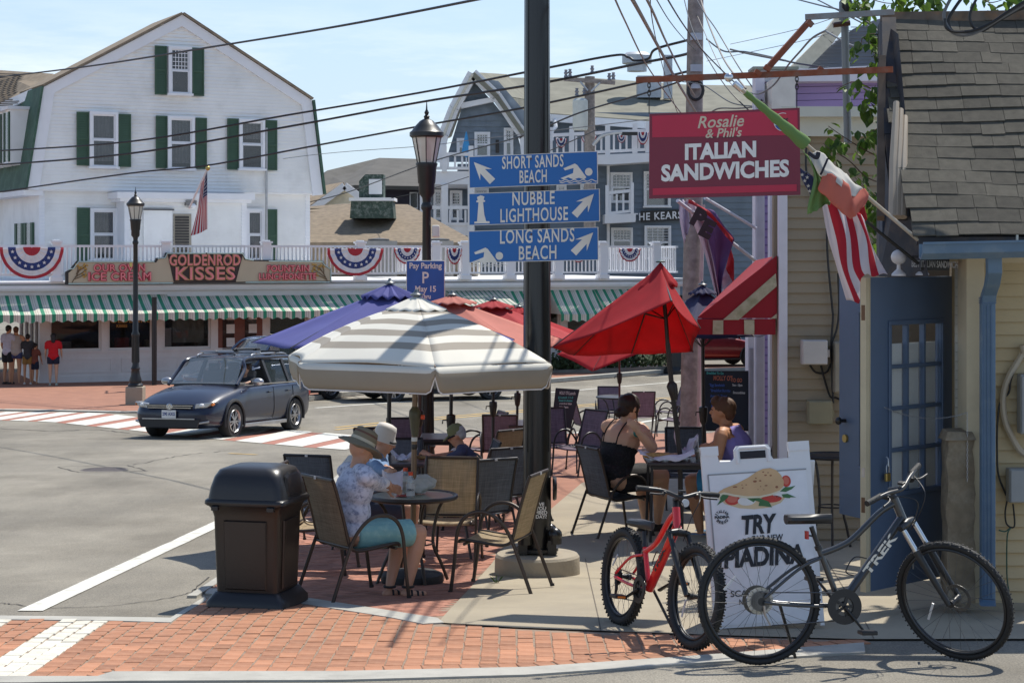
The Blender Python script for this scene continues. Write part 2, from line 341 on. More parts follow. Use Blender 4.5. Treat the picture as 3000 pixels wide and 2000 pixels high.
def lay(parent,items,w,l,m_of,name='brick',limit=300):
 """nearest `limit` bricks as parts, the rest as one joined part"""
 XI=XF[parent.name].inverted();items.sort(key=lambda t:t[1]);meshes={}
 rest={}
 for i,(x,y,a,sc_,zo) in enumerate(items):
  m=m_of(x,y);th=atan2(G(y+.05)-G(y-.05),.1);M=XI@Matrix.Translation((x,y,G(y)+zo))@Matrix.Rotation(th,4,'X')@Matrix.Rotation(a,4,'Z')
  if i<limit:
   k=(m.name,round(sc_,2),i%4)
   if k not in meshes:
    b=MB();R=random.Random(hash(k)%999);j=lambda:R.uniform(-.004,.004)
    hw,hl=w/2,l*sc_/2;B=.0045
    lo=[(-hw+j(),-hl+j(),-.02),(hw+j(),-hl+j(),-.02),(hw+j(),hl+j(),-.02),(-hw+j(),hl+j(),-.02)]
    md=[(p[0],p[1],-.003) for p in lo];up=[(p[0]*(1-B/hw),p[1]*(1-B/hl),0) for p in lo]
    b.rings([lo,md,up]);me=b.mesh(name);me.materials.append(m);meshes[k]=me
   o=bpy.data.objects.new(name,meshes[k]);COL.objects.link(o);o.parent=parent;o.matrix_local=M
  else:
   b=rest.setdefault(m.name,(MB(),m))[0];hw,hl=w/2-.001,l*sc_/2-.001
   b.add([M@Vector(p) for p in((-hw,-hl,-.02),(hw,-hl,-.02),(hw,hl,-.02),(-hw,hl,-.02),(-hw+.003,-hl+.003,0),(hw-.003,-hl+.003,0),(hw-.003,hl-.003,0),(-hw+.003,hl-.003,0))],[(4,5,6,7),(0,1,5,4),(1,2,6,5),(2,3,7,6),(3,0,4,7)])
 for b,m in rest.values():b.obj(name+('_field'),m,parent,kind='stuff')
its=[];low=[tuple(gp(*p))[:2] for p in reversed(bot_edge)]
low=[p for p in low if p[0]>-3.4]
def lowY(x):
 for(x1,y1),(x2,y2) in zip(low,low[1:]):
  if x1<=x<=x2:return y1+(y2-y1)*(x-x1)/max(x2-x1,1e-6)
 return low[0][1] if x<low[0][0] else low[-1][1]
x=-3.3
while x<2.1:
 dx=.104;y0=lowY(x+dx/2);sl=(lowY(x+dx)-lowY(x))/dx
 its.append((x+dx/2,y0+.075,math.atan(sl)*.8,.80,.010+random.uniform(-.0015,.0015)))
 col_i=int(round(x/dx));y=y0+.158+(.0 if col_i%2 else.078)
 if col_i%2==0 and inside(x+dx/2,y0+.158+.037,band):its.append((x+dx/2,y0+.158+.036,math.atan(sl)*.5,.42,.010))
 while y<14:
  ln=.158;yc=y+ln/2
  if inside(x+dx/2,yc+.05,band) and inside(x+dx/2,yc,band):its.append((x+dx/2+random.uniform(-.0015,.0015),yc,random.uniform(-.012,.012)-.02*(x-.0),.84,.009+random.uniform(-.002,.002)))
  y+=ln
 x+=dx
lay(pave,its,.097,.182,lambda x,y:brw if any(inside(x,y,q) for q in stripes) else brk)
patio_px=[(612,1738),(870,1762),(1285,1828),(1480,1600),(1618,1490),(1704,1417),(1866,1373),(2240,1340),(2262,1215)]
pat=[tuple(gp(*p))[:2] for p in patio_px]+[(3.9,37.4),(1.2,37.2),(-1.2,35.5),(-2.2,31),(-2.25,16)]
gsheet('patio_bed',pat,.004,grout,px=False)
gsheet('patio_far_paving',[p for p in clip_poly(pat,0,-1,-19.9)],.011,brf,px=False)
patio=thing('brick_patio','herringbone red brick patio floor under the cafe tables and umbrellas','patio',gp(1150,1700));patio['kind']='structure'
its=[];r45=.65
for i in range(-60,140):
 for j in range(-60,140):
  for a,ox,oy in((0,.05,.1),(pi/2,.2,.05)):
   lx,ly=i*.1-j*.1+ox,i*.1+j*.1+oy-0;k=0
   X0,Y0=(i*.1+j*.2+ox-8),(i*.1-j*.2+oy+0)
   x,y=X0*cos(r45)-Y0*sin(r45)-1.0,X0*sin(r45)+Y0*cos(r45)+19.5
   if 12.2<y<19.9 and abs(x)<3 and inside(x,y,pat):its.append((x,y,a+r45,1,.009+random.uniform(-.002,.002)))
seen=set();it2=[]
for t in its:
 k=(round(t[0],2),round(t[1],2))
 if k not in seen:seen.add(k);it2.append(t)
lay(patio,it2,.097,.197,lambda x,y:brp)
gsheet('patio_edging',[(612,1726),(870,1750),(1283,1815),(1300,1828),(1240,1832),(860,1768),(600,1742)],.014,kerbm,skirt=.02)
MBk=MB();gsheet('x',[(-2.32,13.4),(-2.25,13.4),(-2.25,31),(-1.25,35.5),(1.2,37.2),(3.9,37.4),(3.9,37.6),(1.2,37.4),(-1.35,35.7),(-2.40,31.1)],.02,None,px=False,mb=MBk,skirt=.03);MBk.obj('patio_kerb',kerbm,None,kind='structure')
cpoly=[(1285,1828),(1500,1842),(1900,1858),(2200,1868),(2512,1877),(3100,1876),(3300,1700),(2900,1500),(2240,1340),(1866,1373),(1704,1417),(1618,1490),(1480,1600)]
gsheet('sidewalk',cpoly,.0135,conc)
jt=mat('joint_dark',(.13,.11,.085,1),.95)  # dark tone of the thin strips that mark the slab joints
jb=MB()
for a,b in(((1760,1853),(1715,1640)),((2140,1866),(2000,1560)),((1430,1690),(2600,1720)),((1640,1560),(2450,1590)),((2560,1876),(2420,1640))):
 p,q=gp(*a),gp(*b);d=(q-p).normalized();s_=Vector((-d.y,d.x,0))*.004
 N=8
 for k in range(N):
  u,v=p.lerp(q,k/N),p.lerp(q,(k+1)/N);u.z,v.z=G(u.y)+.015,G(v.y)+.015;jb.quad(u-s_,v-s_,v+s_,u+s_)
jb.obj('sidewalk_joint',jt,None,kind='structure')
far_px=[(-400,1204),(0,1203),(200,1206),(355,1210),(480,1208),(900,1176),(1090,1154),(1617,1122),(1950,1094),(2300,1085)]
fw=[tuple(gp(*p))[:2] for p in far_px]
gsheet('far_pavement',fw+[(30,64),(6,67),(-40,57),(-40,45)],.02,brf,px=False,skirt=.15)
kb=MB()
for(a,b) in zip(fw,fw[1:]):
 d=Vector((b[0]-a[0],b[1]-a[1])).normalized();nx,ny=-d.y*.3,d.x*.3
 gsheet('k',[a,b,(b[0]+nx,b[1]+ny),(a[0]+nx,a[1]+ny)],.03 if a[0]<-6 else.13,None,px=False,mb=kb,skirt=.2)
kb.obj('far_kerb',kerbm,None,kind='structure')
U=[(-60,1206),(130,1207),(300,1210),(420,1224),(560,1238),(800,1256),(1000,1272),(1140,1286)]
Lo=[(-60,1229),(0,1231),(150,1236),(400,1262),(520,1276),(700,1293),(900,1310),(1010,1318)]
gsheet('crosswalk_surface',U+Lo[::-1],.004,redp)
def at_(P,x):
 for(x1,y1),(x2,y2) in zip(P,P[1:]):
  if x1<=x<=x2:return y1+(y2-y1)*(x-x1)/(x2-x1)
 return P[0][1] if x<P[0][0] else P[-1][1]
cs=MB();xl=-210
while xl<960:
 wd=52+max(xl,0)*.035;sk=150-max(xl,0)*.0
 A=(xl,at_(Lo,xl));B=(xl+wd,at_(Lo,xl+wd));C=(xl+wd+sk,at_(U,xl+wd+sk));D=(xl+sk,at_(U,xl+sk))
 gsheet('s',[A,B,C,D],.009,None,mb=cs);xl+=wd*1.52
cs.obj('crosswalk_marking',paint,None,kind='structure')
def line(name,pts,wd,m,off=.006):
 b=MB();q=[gp(*p) for p in pts];Lq=[];Rq=[]
 for i,p in enumerate(q):
  d=(q[min(i+1,len(q)-1)]-q[max(i-1,0)]);d.z=0;d.normalize();s_=Vector((-d.y,d.x,0))*wd/2;Lq.append(tuple((p+s_)[:2]));Rq.append(tuple((p-s_)[:2]))
 gsheet(name,Lq+Rq[::-1],off,None,px=False,mb=b);return b.obj(name,m,None,kind='structure')
line('white_edge_line',[(88+x*58,1790-x*27) for x in range(15)],.17,paint)
line('white_lane_line',[(925,1195),(1172,1178),(1535,1156),(1962,1120),(2200,1103)],.15,paint)
line('parking_line',[(1500,1290),(1710,1264),(2010,1216),(2230,1190)],.14,paint)
line('yellow_line',[(983,1259),(1153,1240),(1535,1206),(1941,1171),(2230,1150)],.12,yel)
line('yellow_line',[(983,1252),(1153,1234),(1535,1201),(1941,1166),(2230,1146)],.12,yel)
line('yellow_dash',[(672,1328),(752,1332)],.09,yel)
mh=thing('manhole_cover','round cast iron manhole cover set in the road left of the black bin','manhole cover',gp(306,1377))
b=MB();b.lathe([(.30,.004),(.30,.010),(.0,.010)],n=28);b.obj('cover',mat('cast_iron',(.07,.055,.05,1),.6,.3,var=.4,vscale=25,bump=1,bscale=60),mh)
b=MB();b.lathe([(.315,.003),(.34,.009),(.315,.012),(.305,.011)],n=28,caps=False);b.obj('rim',mat('iron_rim',(.12,.105,.09,1),.7),mh)
crk=mat('crack',(.055,.05,.045,1),.95)
def crack(pts,wd=.006):
 b=MB();q=[]
 for(a,c) in zip(pts,pts[1:]):
  for k in range(8):t=k/8;q.append((a[0]+(c[0]-a[0])*t+random.uniform(-3,3),a[1]+(c[1]-a[1])*t+random.uniform(-1.3,1.3)))
 q.append(pts[-1]);g=[gp(*p) for p in q]
 for u,v in zip(g,g[1:]):
  d=(v-u).normalized();s_=Vector((-d.y,d.x,0))*wd*random.uniform(.5,1.2);u.z=G(u.y)+.0045;v.z=G(v.y)+.0045;b.quad(u-s_,v-s_,v+s_,u+s_)
 b.obj('road_crack',crk,None,kind='structure')
crack([(0,1767),(45,1770),(95,1781),(190,1781),(330,1775),(500,1752),(560,1735),(612,1690)])
crack([(170,1368),(372,1362),(432,1380),(232,1384),(170,1368)],.012)
crack([(390,1362),(470,1345),(560,1330),(700,1318)],.01)
crack([(0,1256),(150,1262),(280,1258),(380,1268)],.02)
# ================================================================== WHITE GAMBREL HOUSE (behind the shop roof)
whi=mat('white_paint',(.88,.87,.84,1),.7,var=.05,vscale=1.2,dirt=(.58,.56,.52,1),dscale=.8,damt=.35)
wht=mat('white_trim',(.78,.78,.79,1),.6,var=.04,vscale=2)
grn=mat('shutter_green',(.045,.095,.055,1),.6,var=.12,vscale=3)
dgr=mat('green_shingle_paint',(.045,.10,.065,1),.75,var=.25,vscale=2,dirt=(.1,.17,.12,1),dscale=3,damt=.6)
win=glass('window_glass',(.05,.055,.06,1),.6,.03,.04)
wdk=mat('dark_room',(.02,.02,.022,1),.8)
crt=mat('curtain',(.42,.42,.42,1),.9,var=.2,vscale=6)
shb=mat('brown_shingle',(.235,.185,.13,1),.95,var=.25,vscale=5,bump=.3,bscale=40,rnd=.1)
shg=mat('grey_shingle',(.13,.115,.10,1),.95,var=.2,vscale=4)
def window(pl,x0,y0,x1,y1,parent,b=0.,muntins=(0,0),curtain=.6,glassm=None,frame=None,bars=(1,0)):
 """double hung window measured in the picture on plane pl; frame > sash, pane"""
 b=b-.13
 fm=frame or wht;a0,z1=pl.hit(x0,y0,b);a1,z1b=pl.hit(x1,y0,b);_,z0=pl.hit(x0,y1,b);_,z0b=pl.hit(x1,y1,b);z1=(z1+z1b)/2;z0=(z0+z0b)/2
 W=.09;m=MB()
 m.box2((a0,b-.07,z0),(a0+W,b+.12,z1));m.box2((a1-W,b-.07,z0),(a1,b+.12,z1));m.box2((a0+W,b-.07,z1-W),(a1-W,b+.12,z1));m.box2((a0-.04,b-.11,z0-.07),(a1+.04,b+.12,z0))
 f=m.obj('window_frame',fm,parent)
 zm=(z0+z1-W)/2;s=MB();t=.045
 for(za,zb,yo) in((z0,zm+.03,-.02),(zm+.034,z1-W,.012)):
  s.box2((a0+W,b+yo-.02,za),(a0+W+t,b+yo,zb));s.box2((a1-W-t,b+yo-.02,za),(a1-W,b+yo,zb));s.box2((a0+W+t,b+yo-.02,za),(a1-W-t,b+yo,za+t));s.box2((a0+W+t,b+yo-.02,zb-t),(a1-W-t,b+yo,zb))
 o=s.obj('sash',fm,f)
 q=MB();q.box2((a0+W+t,b-.028,z0+t),(a1-W-t,b-.024,zm-.015));q.box2((a0+W+t,b+.001,zm+.034+t),(a1-W-t,b+.005,z1-W-t));q.obj('pane',glassm or win,f)
 nx,nz=muntins
 if nx or nz:
  g=MB();A0,A1=a0+W+t,a1-W-t
  zA,zB=(zm+.034,z1-W) if bars==(1,0) else(z0,z1-W)
  for i in range(1,nx+1):x=A0+(A1-A0)*i/(nx+1);g.box2((x-.01,b-.035,zA),(x+.01,b-.029,zB))
  for i in range(1,nz+1):z=zA+(zB-zA)*i/(nz+1);g.box2((A0,b-.042,z-.01),(A1,b-.036,z+.01))
  g.obj('muntin_grille',fm,f,kind='stuff')
 r=MB();r.box2((a0+W,b+.085,z0),(a1-W,b+.09,z1-W));r.obj('dark_interior',wdk,f)
 if curtain:
  c=MB();zc=z0+(z1-z0)*(1-curtain);n=14
  c.grid(lambda u,v:(a0+W+(a1-a0-2*W)*u,b+.06+.012*sin(u*40),zc+(z1-W-zc)*v),24,1);c.obj('curtain',crt,f)
 return a0,z0,a1,z1
def shutter(pl,x0,x1,y0,y1,parent,b=0.,m_=None):
 b-=.055;a0,z1=pl.hit(x0,y0,b);a1,_=pl.hit(x1,y0,b);_,z0=pl.hit(x0,y1,b);m=MB();t=.05
 m.box2((a0,b-.055,z0),(a0+t,b-.012,z1));m.box2((a1-t,b-.055,z0),(a1,b-.012,z1))
 for z in(z0,(z0+z1)/2-t/2,z1-t):m.box2((a0+t,b-.055,z),(a1-t,b-.012,z+t))
 m.box2((a0+t,b-.028,z0+t),(a1-t,b-.012,z1-t))
 n=22
 for i in range(n):z=z0+(z1-z0)*(i+.5)/n;m.add([(a0+t,b-.042,z-.03),(a1-t,b-.042,z-.03),(a1-t,b-.029,z+.03),(a0+t,b-.029,z+.03)],[(0,1,2,3)])
 m.obj('shutter',m_ or grn,parent)
def clapboards(parent,poly,y,pitch,m,name='clapboard',t=.05,lim=300):
 """boards clipped to polygon `poly` in the (x,z) plane of the parent"""
 zs=[p[1] for p in poly];z=min(zs);hi=max(zs);c=0
 while z<hi-.01:
  q=clip_poly(clip_poly(poly,0,-1,-z),0,1,min(z+pitch,hi))
  if len(q)>=3:
   mb=MB();n=len(q);fr=[(p[0],y-(t*(1-(p[1]-z)/pitch))-.004,p[1]) for p in q];bk=[(p[0],y+.01,p[1]) for p in q]
   mb.add(fr+bk,[list(range(n)),list(range(n,2*n))[::-1]]+[[i,n+i,n+(i+1)%n,(i+1)%n] for i in range(n)]);mb.obj(name,m,parent)
  z+=pitch;c+=1
WH=Plane(115,60,radians(27))
wh=thing('gambrel_house','tall white clapboard house with gambrel gable and dark green shutters behind the shop roof','house',WH.o,WH.r)
h=WH.hit;ov=-.28
def hp(px,py,b=0.):return h(px,py,b)
low=[hp(113,553),hp(905,566),hp(905,860),hp(113,860)]
z_low=hp(113,860)[1];aR=hp(906,600)[0]
clapboards(wh,[(0,z_low),(aR,z_low),(aR,hp(500,562)[1]),(0,hp(500,562)[1])],0,.115,whi)
zj=hp(500,560,ov)[1]
o_=ov
up=[hp(84,556,o_),hp(944,571,o_),hp(905,297,o_),hp(534,50,o_),hp(135,258,o_)]
up[0]=(up[0][0],zj);up[1]=(up[1][0],zj)
clapboards(wh,up,o_,.115,whi)
b=MB();b.box2((up[0][0],o_+.012,zj-.05),(up[1][0],.3,zj));b.obj('soffit',wht,wh)
b=MB();b.box2((.02,.012,z_low),(aR-.02,4.2,zj-.06));b.obj('house_core',whi,wh)
b=MB();n=len(up);b.prism(up,(0,o_+.02,0),(1,0,0),(0,0,1),(0,4.0,0));b.obj('gable_core',whi,wh)
rk=[hp(81,553,o_-.12),hp(128,255,o_-.12),hp(534,44,o_-.12),hp(913,294,o_-.12),hp(946,570,o_-.12)]
for i in range(4):
 p,q=rk[i],rk[i+1];d=Vector((q[0]-p[0],q[1]-p[1])).normalized();nn=Vector((-d.y,d.x));wd=.32 if i in(1,2) else.36
 b=MB();e0=.0;b.prism([(p[0],p[1]),(q[0],q[1]),(q[0]-nn.x*wd,q[1]-nn.y*wd),(p[0]-nn.x*wd,p[1]-nn.y*wd)],(0,o_-.14+.003*i,0),(1,0,0),(0,0,1),(0,.10,0));b.obj('rake_board',wht,wh)
 b=MB();ext=3.4 if i in(1,2) else 5
 b.prism([(p[0]+nn.x*.02,p[1]+nn.y*.02),(q[0]+nn.x*.02,q[1]+nn.y*.02),(q[0]+nn.x*.09,q[1]+nn.y*.09),(p[0]+nn.x*.09,p[1]+nn.y*.09)],(0,o_-.22,0),(1,0,0),(0,0,1),(0,ext,0));b.obj('roof',shb if i in(1,2) else dgr,wh)
for(x0,y0,x1,y1,mu,cu) in((493,137,561,274,(4,4),0),(262,328,345,488,(0,0),.9),(491,341,569,494,(0,0),.9),(700,350,775,494,(0,0),.4)):
 window(WH,x0,y0,x1,y1,wh,b=o_-.01,muntins=mu,curtain=cu)
for(x0,y0,x1,y1,cu) in((264,610,343,760,.9),(720,612,773,760,.9)):window(WH,x0,y0,x1,y1,wh,b=-.005,curtain=cu)
for(x0,x1,y0,y1) in((453,488,134,277),(562,597,140,281),(224,260,328,485),(347,383,334,489),(456,490,339,493),(573,605,345,495),(665,699,347,497),(777,811,352,499)):
 shutter(WH,x0,x1,y0,y1,wh,b=o_-.02)
for(x0,x1,y0,y1) in((225,263,608,770),(784,811,613,770)):shutter(WH,x0,x1,y0,y1,wh,b=-.01)
b=MB();b.box2((-.01,-.05,z_low),(.16,.012,zj-.055));b.obj('corner_board',wht,wh)
b=MB();b.box2((aR-.16,-.05,z_low),(aR+.01,.012,zj-.055));b.obj('corner_board',wht,wh)
bb=-1.1;a0,zc=hp(340,562,bb);a1,_=hp(725,570,bb);_,zc2=hp(500,577,bb)
zt=hp(500,565,bb)[1]
b=MB();b.box2((a0,bb-.18,zt-.20),(a1+.2,0,zt));b.obj('cornice',wht,wh)
b=MB();b.box2((a0+.1,bb-.1,zt-.3),(a1+.1,-.03,zt-.2));b.obj('cornice_bed',wht,wh)
zt2=zt-.3;bx0=hp(372,600,bb)[0];bx1=hp(716,600,bb)[0]
clapboards(wh,[(bx0,z_low),(bx1,z_low),(bx1,zt2),(bx0,zt2)],bb+.05,.115,whi)
b=MB();b.box2((bx0,bb+.062,z_low),(bx1,-.03,zt2-.002));b.obj('porch_core',whi,wh)
for x_ in(bx0-.08,bx1-.1):b=MB();b.box2((x_,bb,z_low),(x_+.18,-.03,zt2));b.obj('porch_corner',wht,wh)
d0,dz1=hp(508,626,bb);d1,_=hp(560,626,bb)
b=MB();b.box2((d0,bb-.02,z_low),(d1,bb+.03,dz1));f=b.obj('porch_door',mat('door_casing',(.35,.31,.24,1),.7),wh)
b=MB();q0,q1=hp(512,632,bb)[0],hp(553,632,bb)[0]
for i in range(26):z=dz1-.08-i*.09;b.box2((q0,bb-.035,z-.07),(q1,bb-.02,z))
b.obj('louvre',mat('louvre_dark',(.05,.045,.04,1),.6),f,kind='stuff')
p0=hp(420,616,bb)
b=MB();b.box2((p0[0],bb-.06,z_low),(d0-.05,bb+.02,p0[1]));b.obj('sliding_panel',whi,wh)
b=MB();b.box2((p0[0],bb-.09,p0[1]),(d0,bb+.02,p0[1]+.05));b.obj('panel_rail',mat('rail_dark',(.1,.1,.1,1),.6),wh)
b=MB();lx,lz=hp(556,604,bb);b.box((lx,bb-.08,lz+.1),(.35,.2,.16));lf=b.obj('porch_lamp',mat('lamp_grey',(.2,.19,.18,1),.6),wh)
b=MB();b.ell((lx+.05,bb-.18,lz),(.1,.1,.09));b.obj('bulb',wht,lf,True)
b=MB();cx,z1=hp(780,375,o_-.1);b.cyl((cx,o_-.12,z_low),(cx,o_-.12,z1),.04);b.obj('drain_pipe',mat('pipe_grey',(.42,.42,.42,1),.5,.3),wh)
sw=MB();zt3=zj-.05
sw.box2((-.02,.0,z_low),(0,9,zt3));sw.obj('side_wall',whi,wh)
sh=MB();L0=Vector((rk[0][0],rk[0][1]));L1=Vector((rk[1][0],rk[1][1]));
nrow=17
for i in range(nrow):
 p=L0.lerp(L1,i/nrow);q=L0.lerp(L1,(i+1)/nrow)
 sh.add([(p.x-.05,ov+.05,p.y),(p.x-.05,9,p.y),(q.x-.015,9,q.y),(q.x-.015,ov+.05,q.y),(p.x+.02,ov+.05,p.y),(p.x+.02,9,p.y)],[(0,3,2,1),(0,1,5,4)])
sh.obj('shingle_slope',dgr,wh,kind='stuff')
for k in range(3):
 y0=1.25+k*1.25;c=L0.lerp(L1,.5);zb,zt_=L0.lerp(L1,.28).y,L0.lerp(L1,.80).y;xf_=L0.x-.28
 b=MB();b.box2((xf_,y0-.42,zb-.1),(L1.x,y0+.42,zt_));dm=b.obj('dormer',whi,wh)
 b=MB();b.box2((xf_-.1,y0-.5,zt_),(L1.x,y0+.5,zt_+.1));b.obj('dormer_roof',wht,dm)
 b=MB();b.box2((xf_-.03,y0-.24,zb+.02),(xf_-.005,y0+.24,zt_-.1));b.obj('dormer_window',win,dm)
 b=MB();b.box2((xf_-.05,y0-.42,zb),(xf_-.008,y0-.25,zt_-.08));b.box2((xf_-.05,y0+.25,zb),(xf_-.008,y0+.42,zt_-.08));b.obj('dormer_shutter',grn,dm)
 b=MB();b.box2((xf_-.06,y0-.3,zb-.08),(xf_-.002,y0+.3,zb));b.obj('dormer_sill',wht,dm)
b=MB();b.box2((rk[0][0]-.1,ov,zt3-.15),(.05,9,zt3+.02));b.obj('eave',wht,wh)
for k,y0 in enumerate((1.2,2.6)):
 b=MB();b.box2((-.08,y0-.3,z_low+1.4),(-.03,y0+.3,zt3-1.0));f=b.obj('side_window',win,wh)
 b=MB();b.box2((-.10,y0-.62,z_low+1.4),(-.03,y0-.34,zt3-1.0));b.obj('side_shutter',grn,f);b=MB();b.box2((-.1,y0+.34,z_low+1.4),(-.03,y0+.62,zt3-1.0));b.obj('side_shutter',grn,f)
b=MB();A=[S(-200,190,70),S(0,211,68),S(160,222,64),S(118,262,61),S(0,306,63),S(-200,380,66)]
b.add(A,[(0,5,4,3,2,1)]);wr=b.obj('wing_roof',shb,None,solid=.15);tag(wr,'brown shingled roof of the wing joined to the left side of the white gambrel house','roof')
b=MB()
for i in range(17):
 t=i/17;y=213+t*95;x1=150-t*0-(0 if t<.45 else(t-.45)*230)
 p,q=S(-200,y+20*t,68-6*t-.12),S(x1,y+7-t*2,65.2-4*t-.12);b.bar(p,q,.05,.03)
b.obj('shingle_course',shg,wr,kind='stuff')
b=MB();slab(b,SS([(-200,390),(60,300),(60,900),(-200,900)],70),(0,3,0));b.obj('wing_wall',whi,wr)
ew=MB();A=[S(-60,345,64.4),S(121,263,60.6)];ew.bar(A[0],A[1],.1,.3);ew.obj('wing_fascia',wht,wr)
# ================================================================== LONG SHOP WITH ROOF DECK
GS=Plane(200,56.7,radians(21.8))
gs=thing('candy_shop','long low white shop with big windows, panelled base and a railed roof deck','shop',GS.o,GS.r)
g=GS.hit;aL=g(116,1100)[0];aE=g(1960,1000)[0]
zsill=g(300,1032)[1];zg=g(300,852,-.45)[1];zd=g(600,828,-.5)[1]
bt=mat('shop_base_white',(.72,.70,.68,1),.65,var=.06,vscale=.9,dirt=(.55,.5,.47,1),dscale=1.2,damt=.4)
b=MB();b.box2((aL,0,-.1),(aE,.3,zsill));b.obj('base_wall',bt,gs)
b=MB();b.box2((aL-.03,-.05,zsill),(aE,.3,zsill+.07));b.obj('window_sill',bt,gs)
b=MB();b.box2((aL-.02,-.03,-.1),(aE,.0,.22));b.obj('skirting',bt,gs)
x=aL+.4
while x<aE-1:
 b=MB()
 z0,z1=.3,zsill-.18
 for(p,q) in(((x,z0),(x+1.75,z0+.04)),((x,z1-.04),(x+1.75,z1)),((x,z0+.04),(x+.04,z1-.04)),((x+1.71,z0+.04),(x+1.75,z1-.04))):b.box2((p[0],-.022,p[1]),(q[0],-.001,q[1]))
 b.obj('wall_panel',bt,gs);x+=2.05
ztop=g(300,880)[1]+.5
pil=[(116,145),(296,316),(446,478),(617,638),(768,787),(900,915),(1010,1030),(1170,1190),(1320,1340),(1480,1500),(1640,1660),(1800,1818),(1930,1945)]
for(x0,x1) in pil:
 b=MB();b.box2((g(x0,960)[0],-.04,zsill+.07),(g(x1,960)[0],.3,ztop));b.obj('pillar',bt,gs)
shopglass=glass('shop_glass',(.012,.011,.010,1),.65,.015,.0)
for i,((_,x0),(x1,_)) in enumerate(zip(pil,pil[1:])):
 A,B=g(x0,960)[0],g(x1,960)[0]
 if i==3:continue
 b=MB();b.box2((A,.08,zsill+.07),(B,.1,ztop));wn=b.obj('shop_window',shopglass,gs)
 b=MB();b.box2((A,.04,zsill+.07),(A+.06,.12,ztop));b.box2((B-.06,.04,zsill+.07),(B,.12,ztop));b.box2((A+.06,.04,zsill+.07),(B-.06,.12,zsill+.13));b.obj('frame',bt,wn)
A,B=g(638,960)[0],g(768,960)[0];dw=mat('red_brown_wood',(.17,.05,.028,1),.5,var=.2,vscale=5)
b=MB();b.box2((A,-.045,0),(B,.05,ztop));dr=b.obj('double_door',dw,gs)
for k in range(2):
 x0=A+.14+k*(B-A)/2;x1=x0+(B-A)/2-.34
 b=MB();b.box2((x0,-.06,.5),(x1,-.046,ztop-.1));b.obj('door_pane',shopglass,dr)
 for q in range(3):
  b=MB();b.box2((x0+.12,-.066,zsill+.1+q*.42),(x0+.38,-.061,zsill+.38+q*.42));b.obj('paper_notice',mat('paper',(.7,.7,.68,1),.8),dr)
b=MB();b.box2((aL,.3,-.1),(aE,9,zg-.2));
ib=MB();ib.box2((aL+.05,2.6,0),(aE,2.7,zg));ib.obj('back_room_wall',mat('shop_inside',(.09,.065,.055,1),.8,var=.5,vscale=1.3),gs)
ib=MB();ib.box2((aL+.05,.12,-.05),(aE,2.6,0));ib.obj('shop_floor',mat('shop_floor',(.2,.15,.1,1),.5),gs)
cu=mat('counter_grey',(.25,.24,.22,1),.4,.2,var=.4,vscale=5)
for k in range(14):
 x=aL+.8+k*1.35+random.uniform(-.3,.3);hh=random.uniform(.2,.55);b=MB();b.box2((x,.5,zsill-.3),(x+random.uniform(.35,.9),.9,zsill+hh));b.obj('counter_display',(cu,mat('display_red',(.3,.03,.03,1),.6),mat('display_pale',(.4,.38,.3,1),.6),cu)[k%4],gs)
b=MB();b.box2((g(508,900)[0],.13,zsill+.25),(g(600,900)[0],.14,ztop));b.obj('window_poster',mat('poster_pale',(.33,.34,.29,1),.8,var=.1),gs)
b=MB();b.box2((g(480,1000)[0],.2,zsill+.1),(g(506,1000)[0],.3,zsill+.7));b.obj('stacked_boxes',mat('paper',None),gs)
text('GOLDENROD',.24,'window_lettering',mat('gold_letter',(.42,.22,.05,1),.5),gs,face_mat((g(387,938)[0],.07,g(387,938)[1]),(1,0,0),(0,0,1)),bold=.005,sx=1.15)
text('KISSES',.12,'window_lettering',mat('gold_letter',None),gs,face_mat((g(358,955)[0],.07,g(358,955)[1]),(1,0,0),(0,0,1)),bold=.004)
b=MB();b.box2((aL,.3,-.1),(aL+.12,5,zsill));b.obj('side_base',bt,gs)
b=MB();b.box2((aL-.03,.3,zsill),(aL+.12,5,zsill+.07));b.obj('window_sill',bt,gs)
for y in(1.0,2.1,3.3,4.6):b=MB();b.box2((aL,y,zsill+.07),(aL+.12,y+.16,ztop));b.obj('pillar',bt,gs)
b=MB();b.box2((aL+.05,.35,zsill+.07),(aL+.07,5,ztop));b.obj('shop_window',shopglass,gs)
b=MB();b.box2((aL-3.5,-.45,zg+.12),(aE+.3,.4,zd));b.obj('deck_fascia',wht,gs)
b=MB();b.box2((aL-3.5,-.62,zd),(aE+.4,9.5,zd+.06));b.obj('deck_edge',wht,gs)
b=MB();R=[]
for k,(yy,zz) in enumerate(((-.45,.1),(-.50,.02),(-.58,.01),(-.63,.08),(-.64,.17),(-.60,.17),(-.58,.06),(-.47,.06))):R.append((yy,zz))
b.add([(x,y,zg+z) for x in(aL-3.5,aE+.3) for y,z in R],[[i,(i+1)%8,8+(i+1)%8,8+i] for i in range(8)]);b.obj('gutter',wht,gs)
b=MB();b.box2((aL-3.5,-.44,ztop-.5),(aE+.2,.35,zg+.1));b.obj('upper_wall',bt,gs)
zr=g(500,717,-.6)[1];zb_=g(500,806,-.6)[1]
rl=thing('deck_railing','white balustrade with square balusters along the roof deck of the candy shop','railing',GS.o,GS.r)
posts=[-160,165,485,780,1055,1276,1361,1493,1634,1765,1921];pa=[g(p,760,-.6)[0] for p in posts]
for a in pa:
 b=MB();b.box2((a-.13,-.73,zd+.062),(a+.13,-.47,zr+.05));b.box2((a-.17,-.77,zr+.05),(a+.17,-.43,zr+.11));b.box2((a-.1,-.7,zr+.11),(a+.1,-.5,zr+.15));b.box2((a-.18,-.78,zd+.061),(a+.18,-.42,zd+.2));b.obj('rail_post',wht,rl)
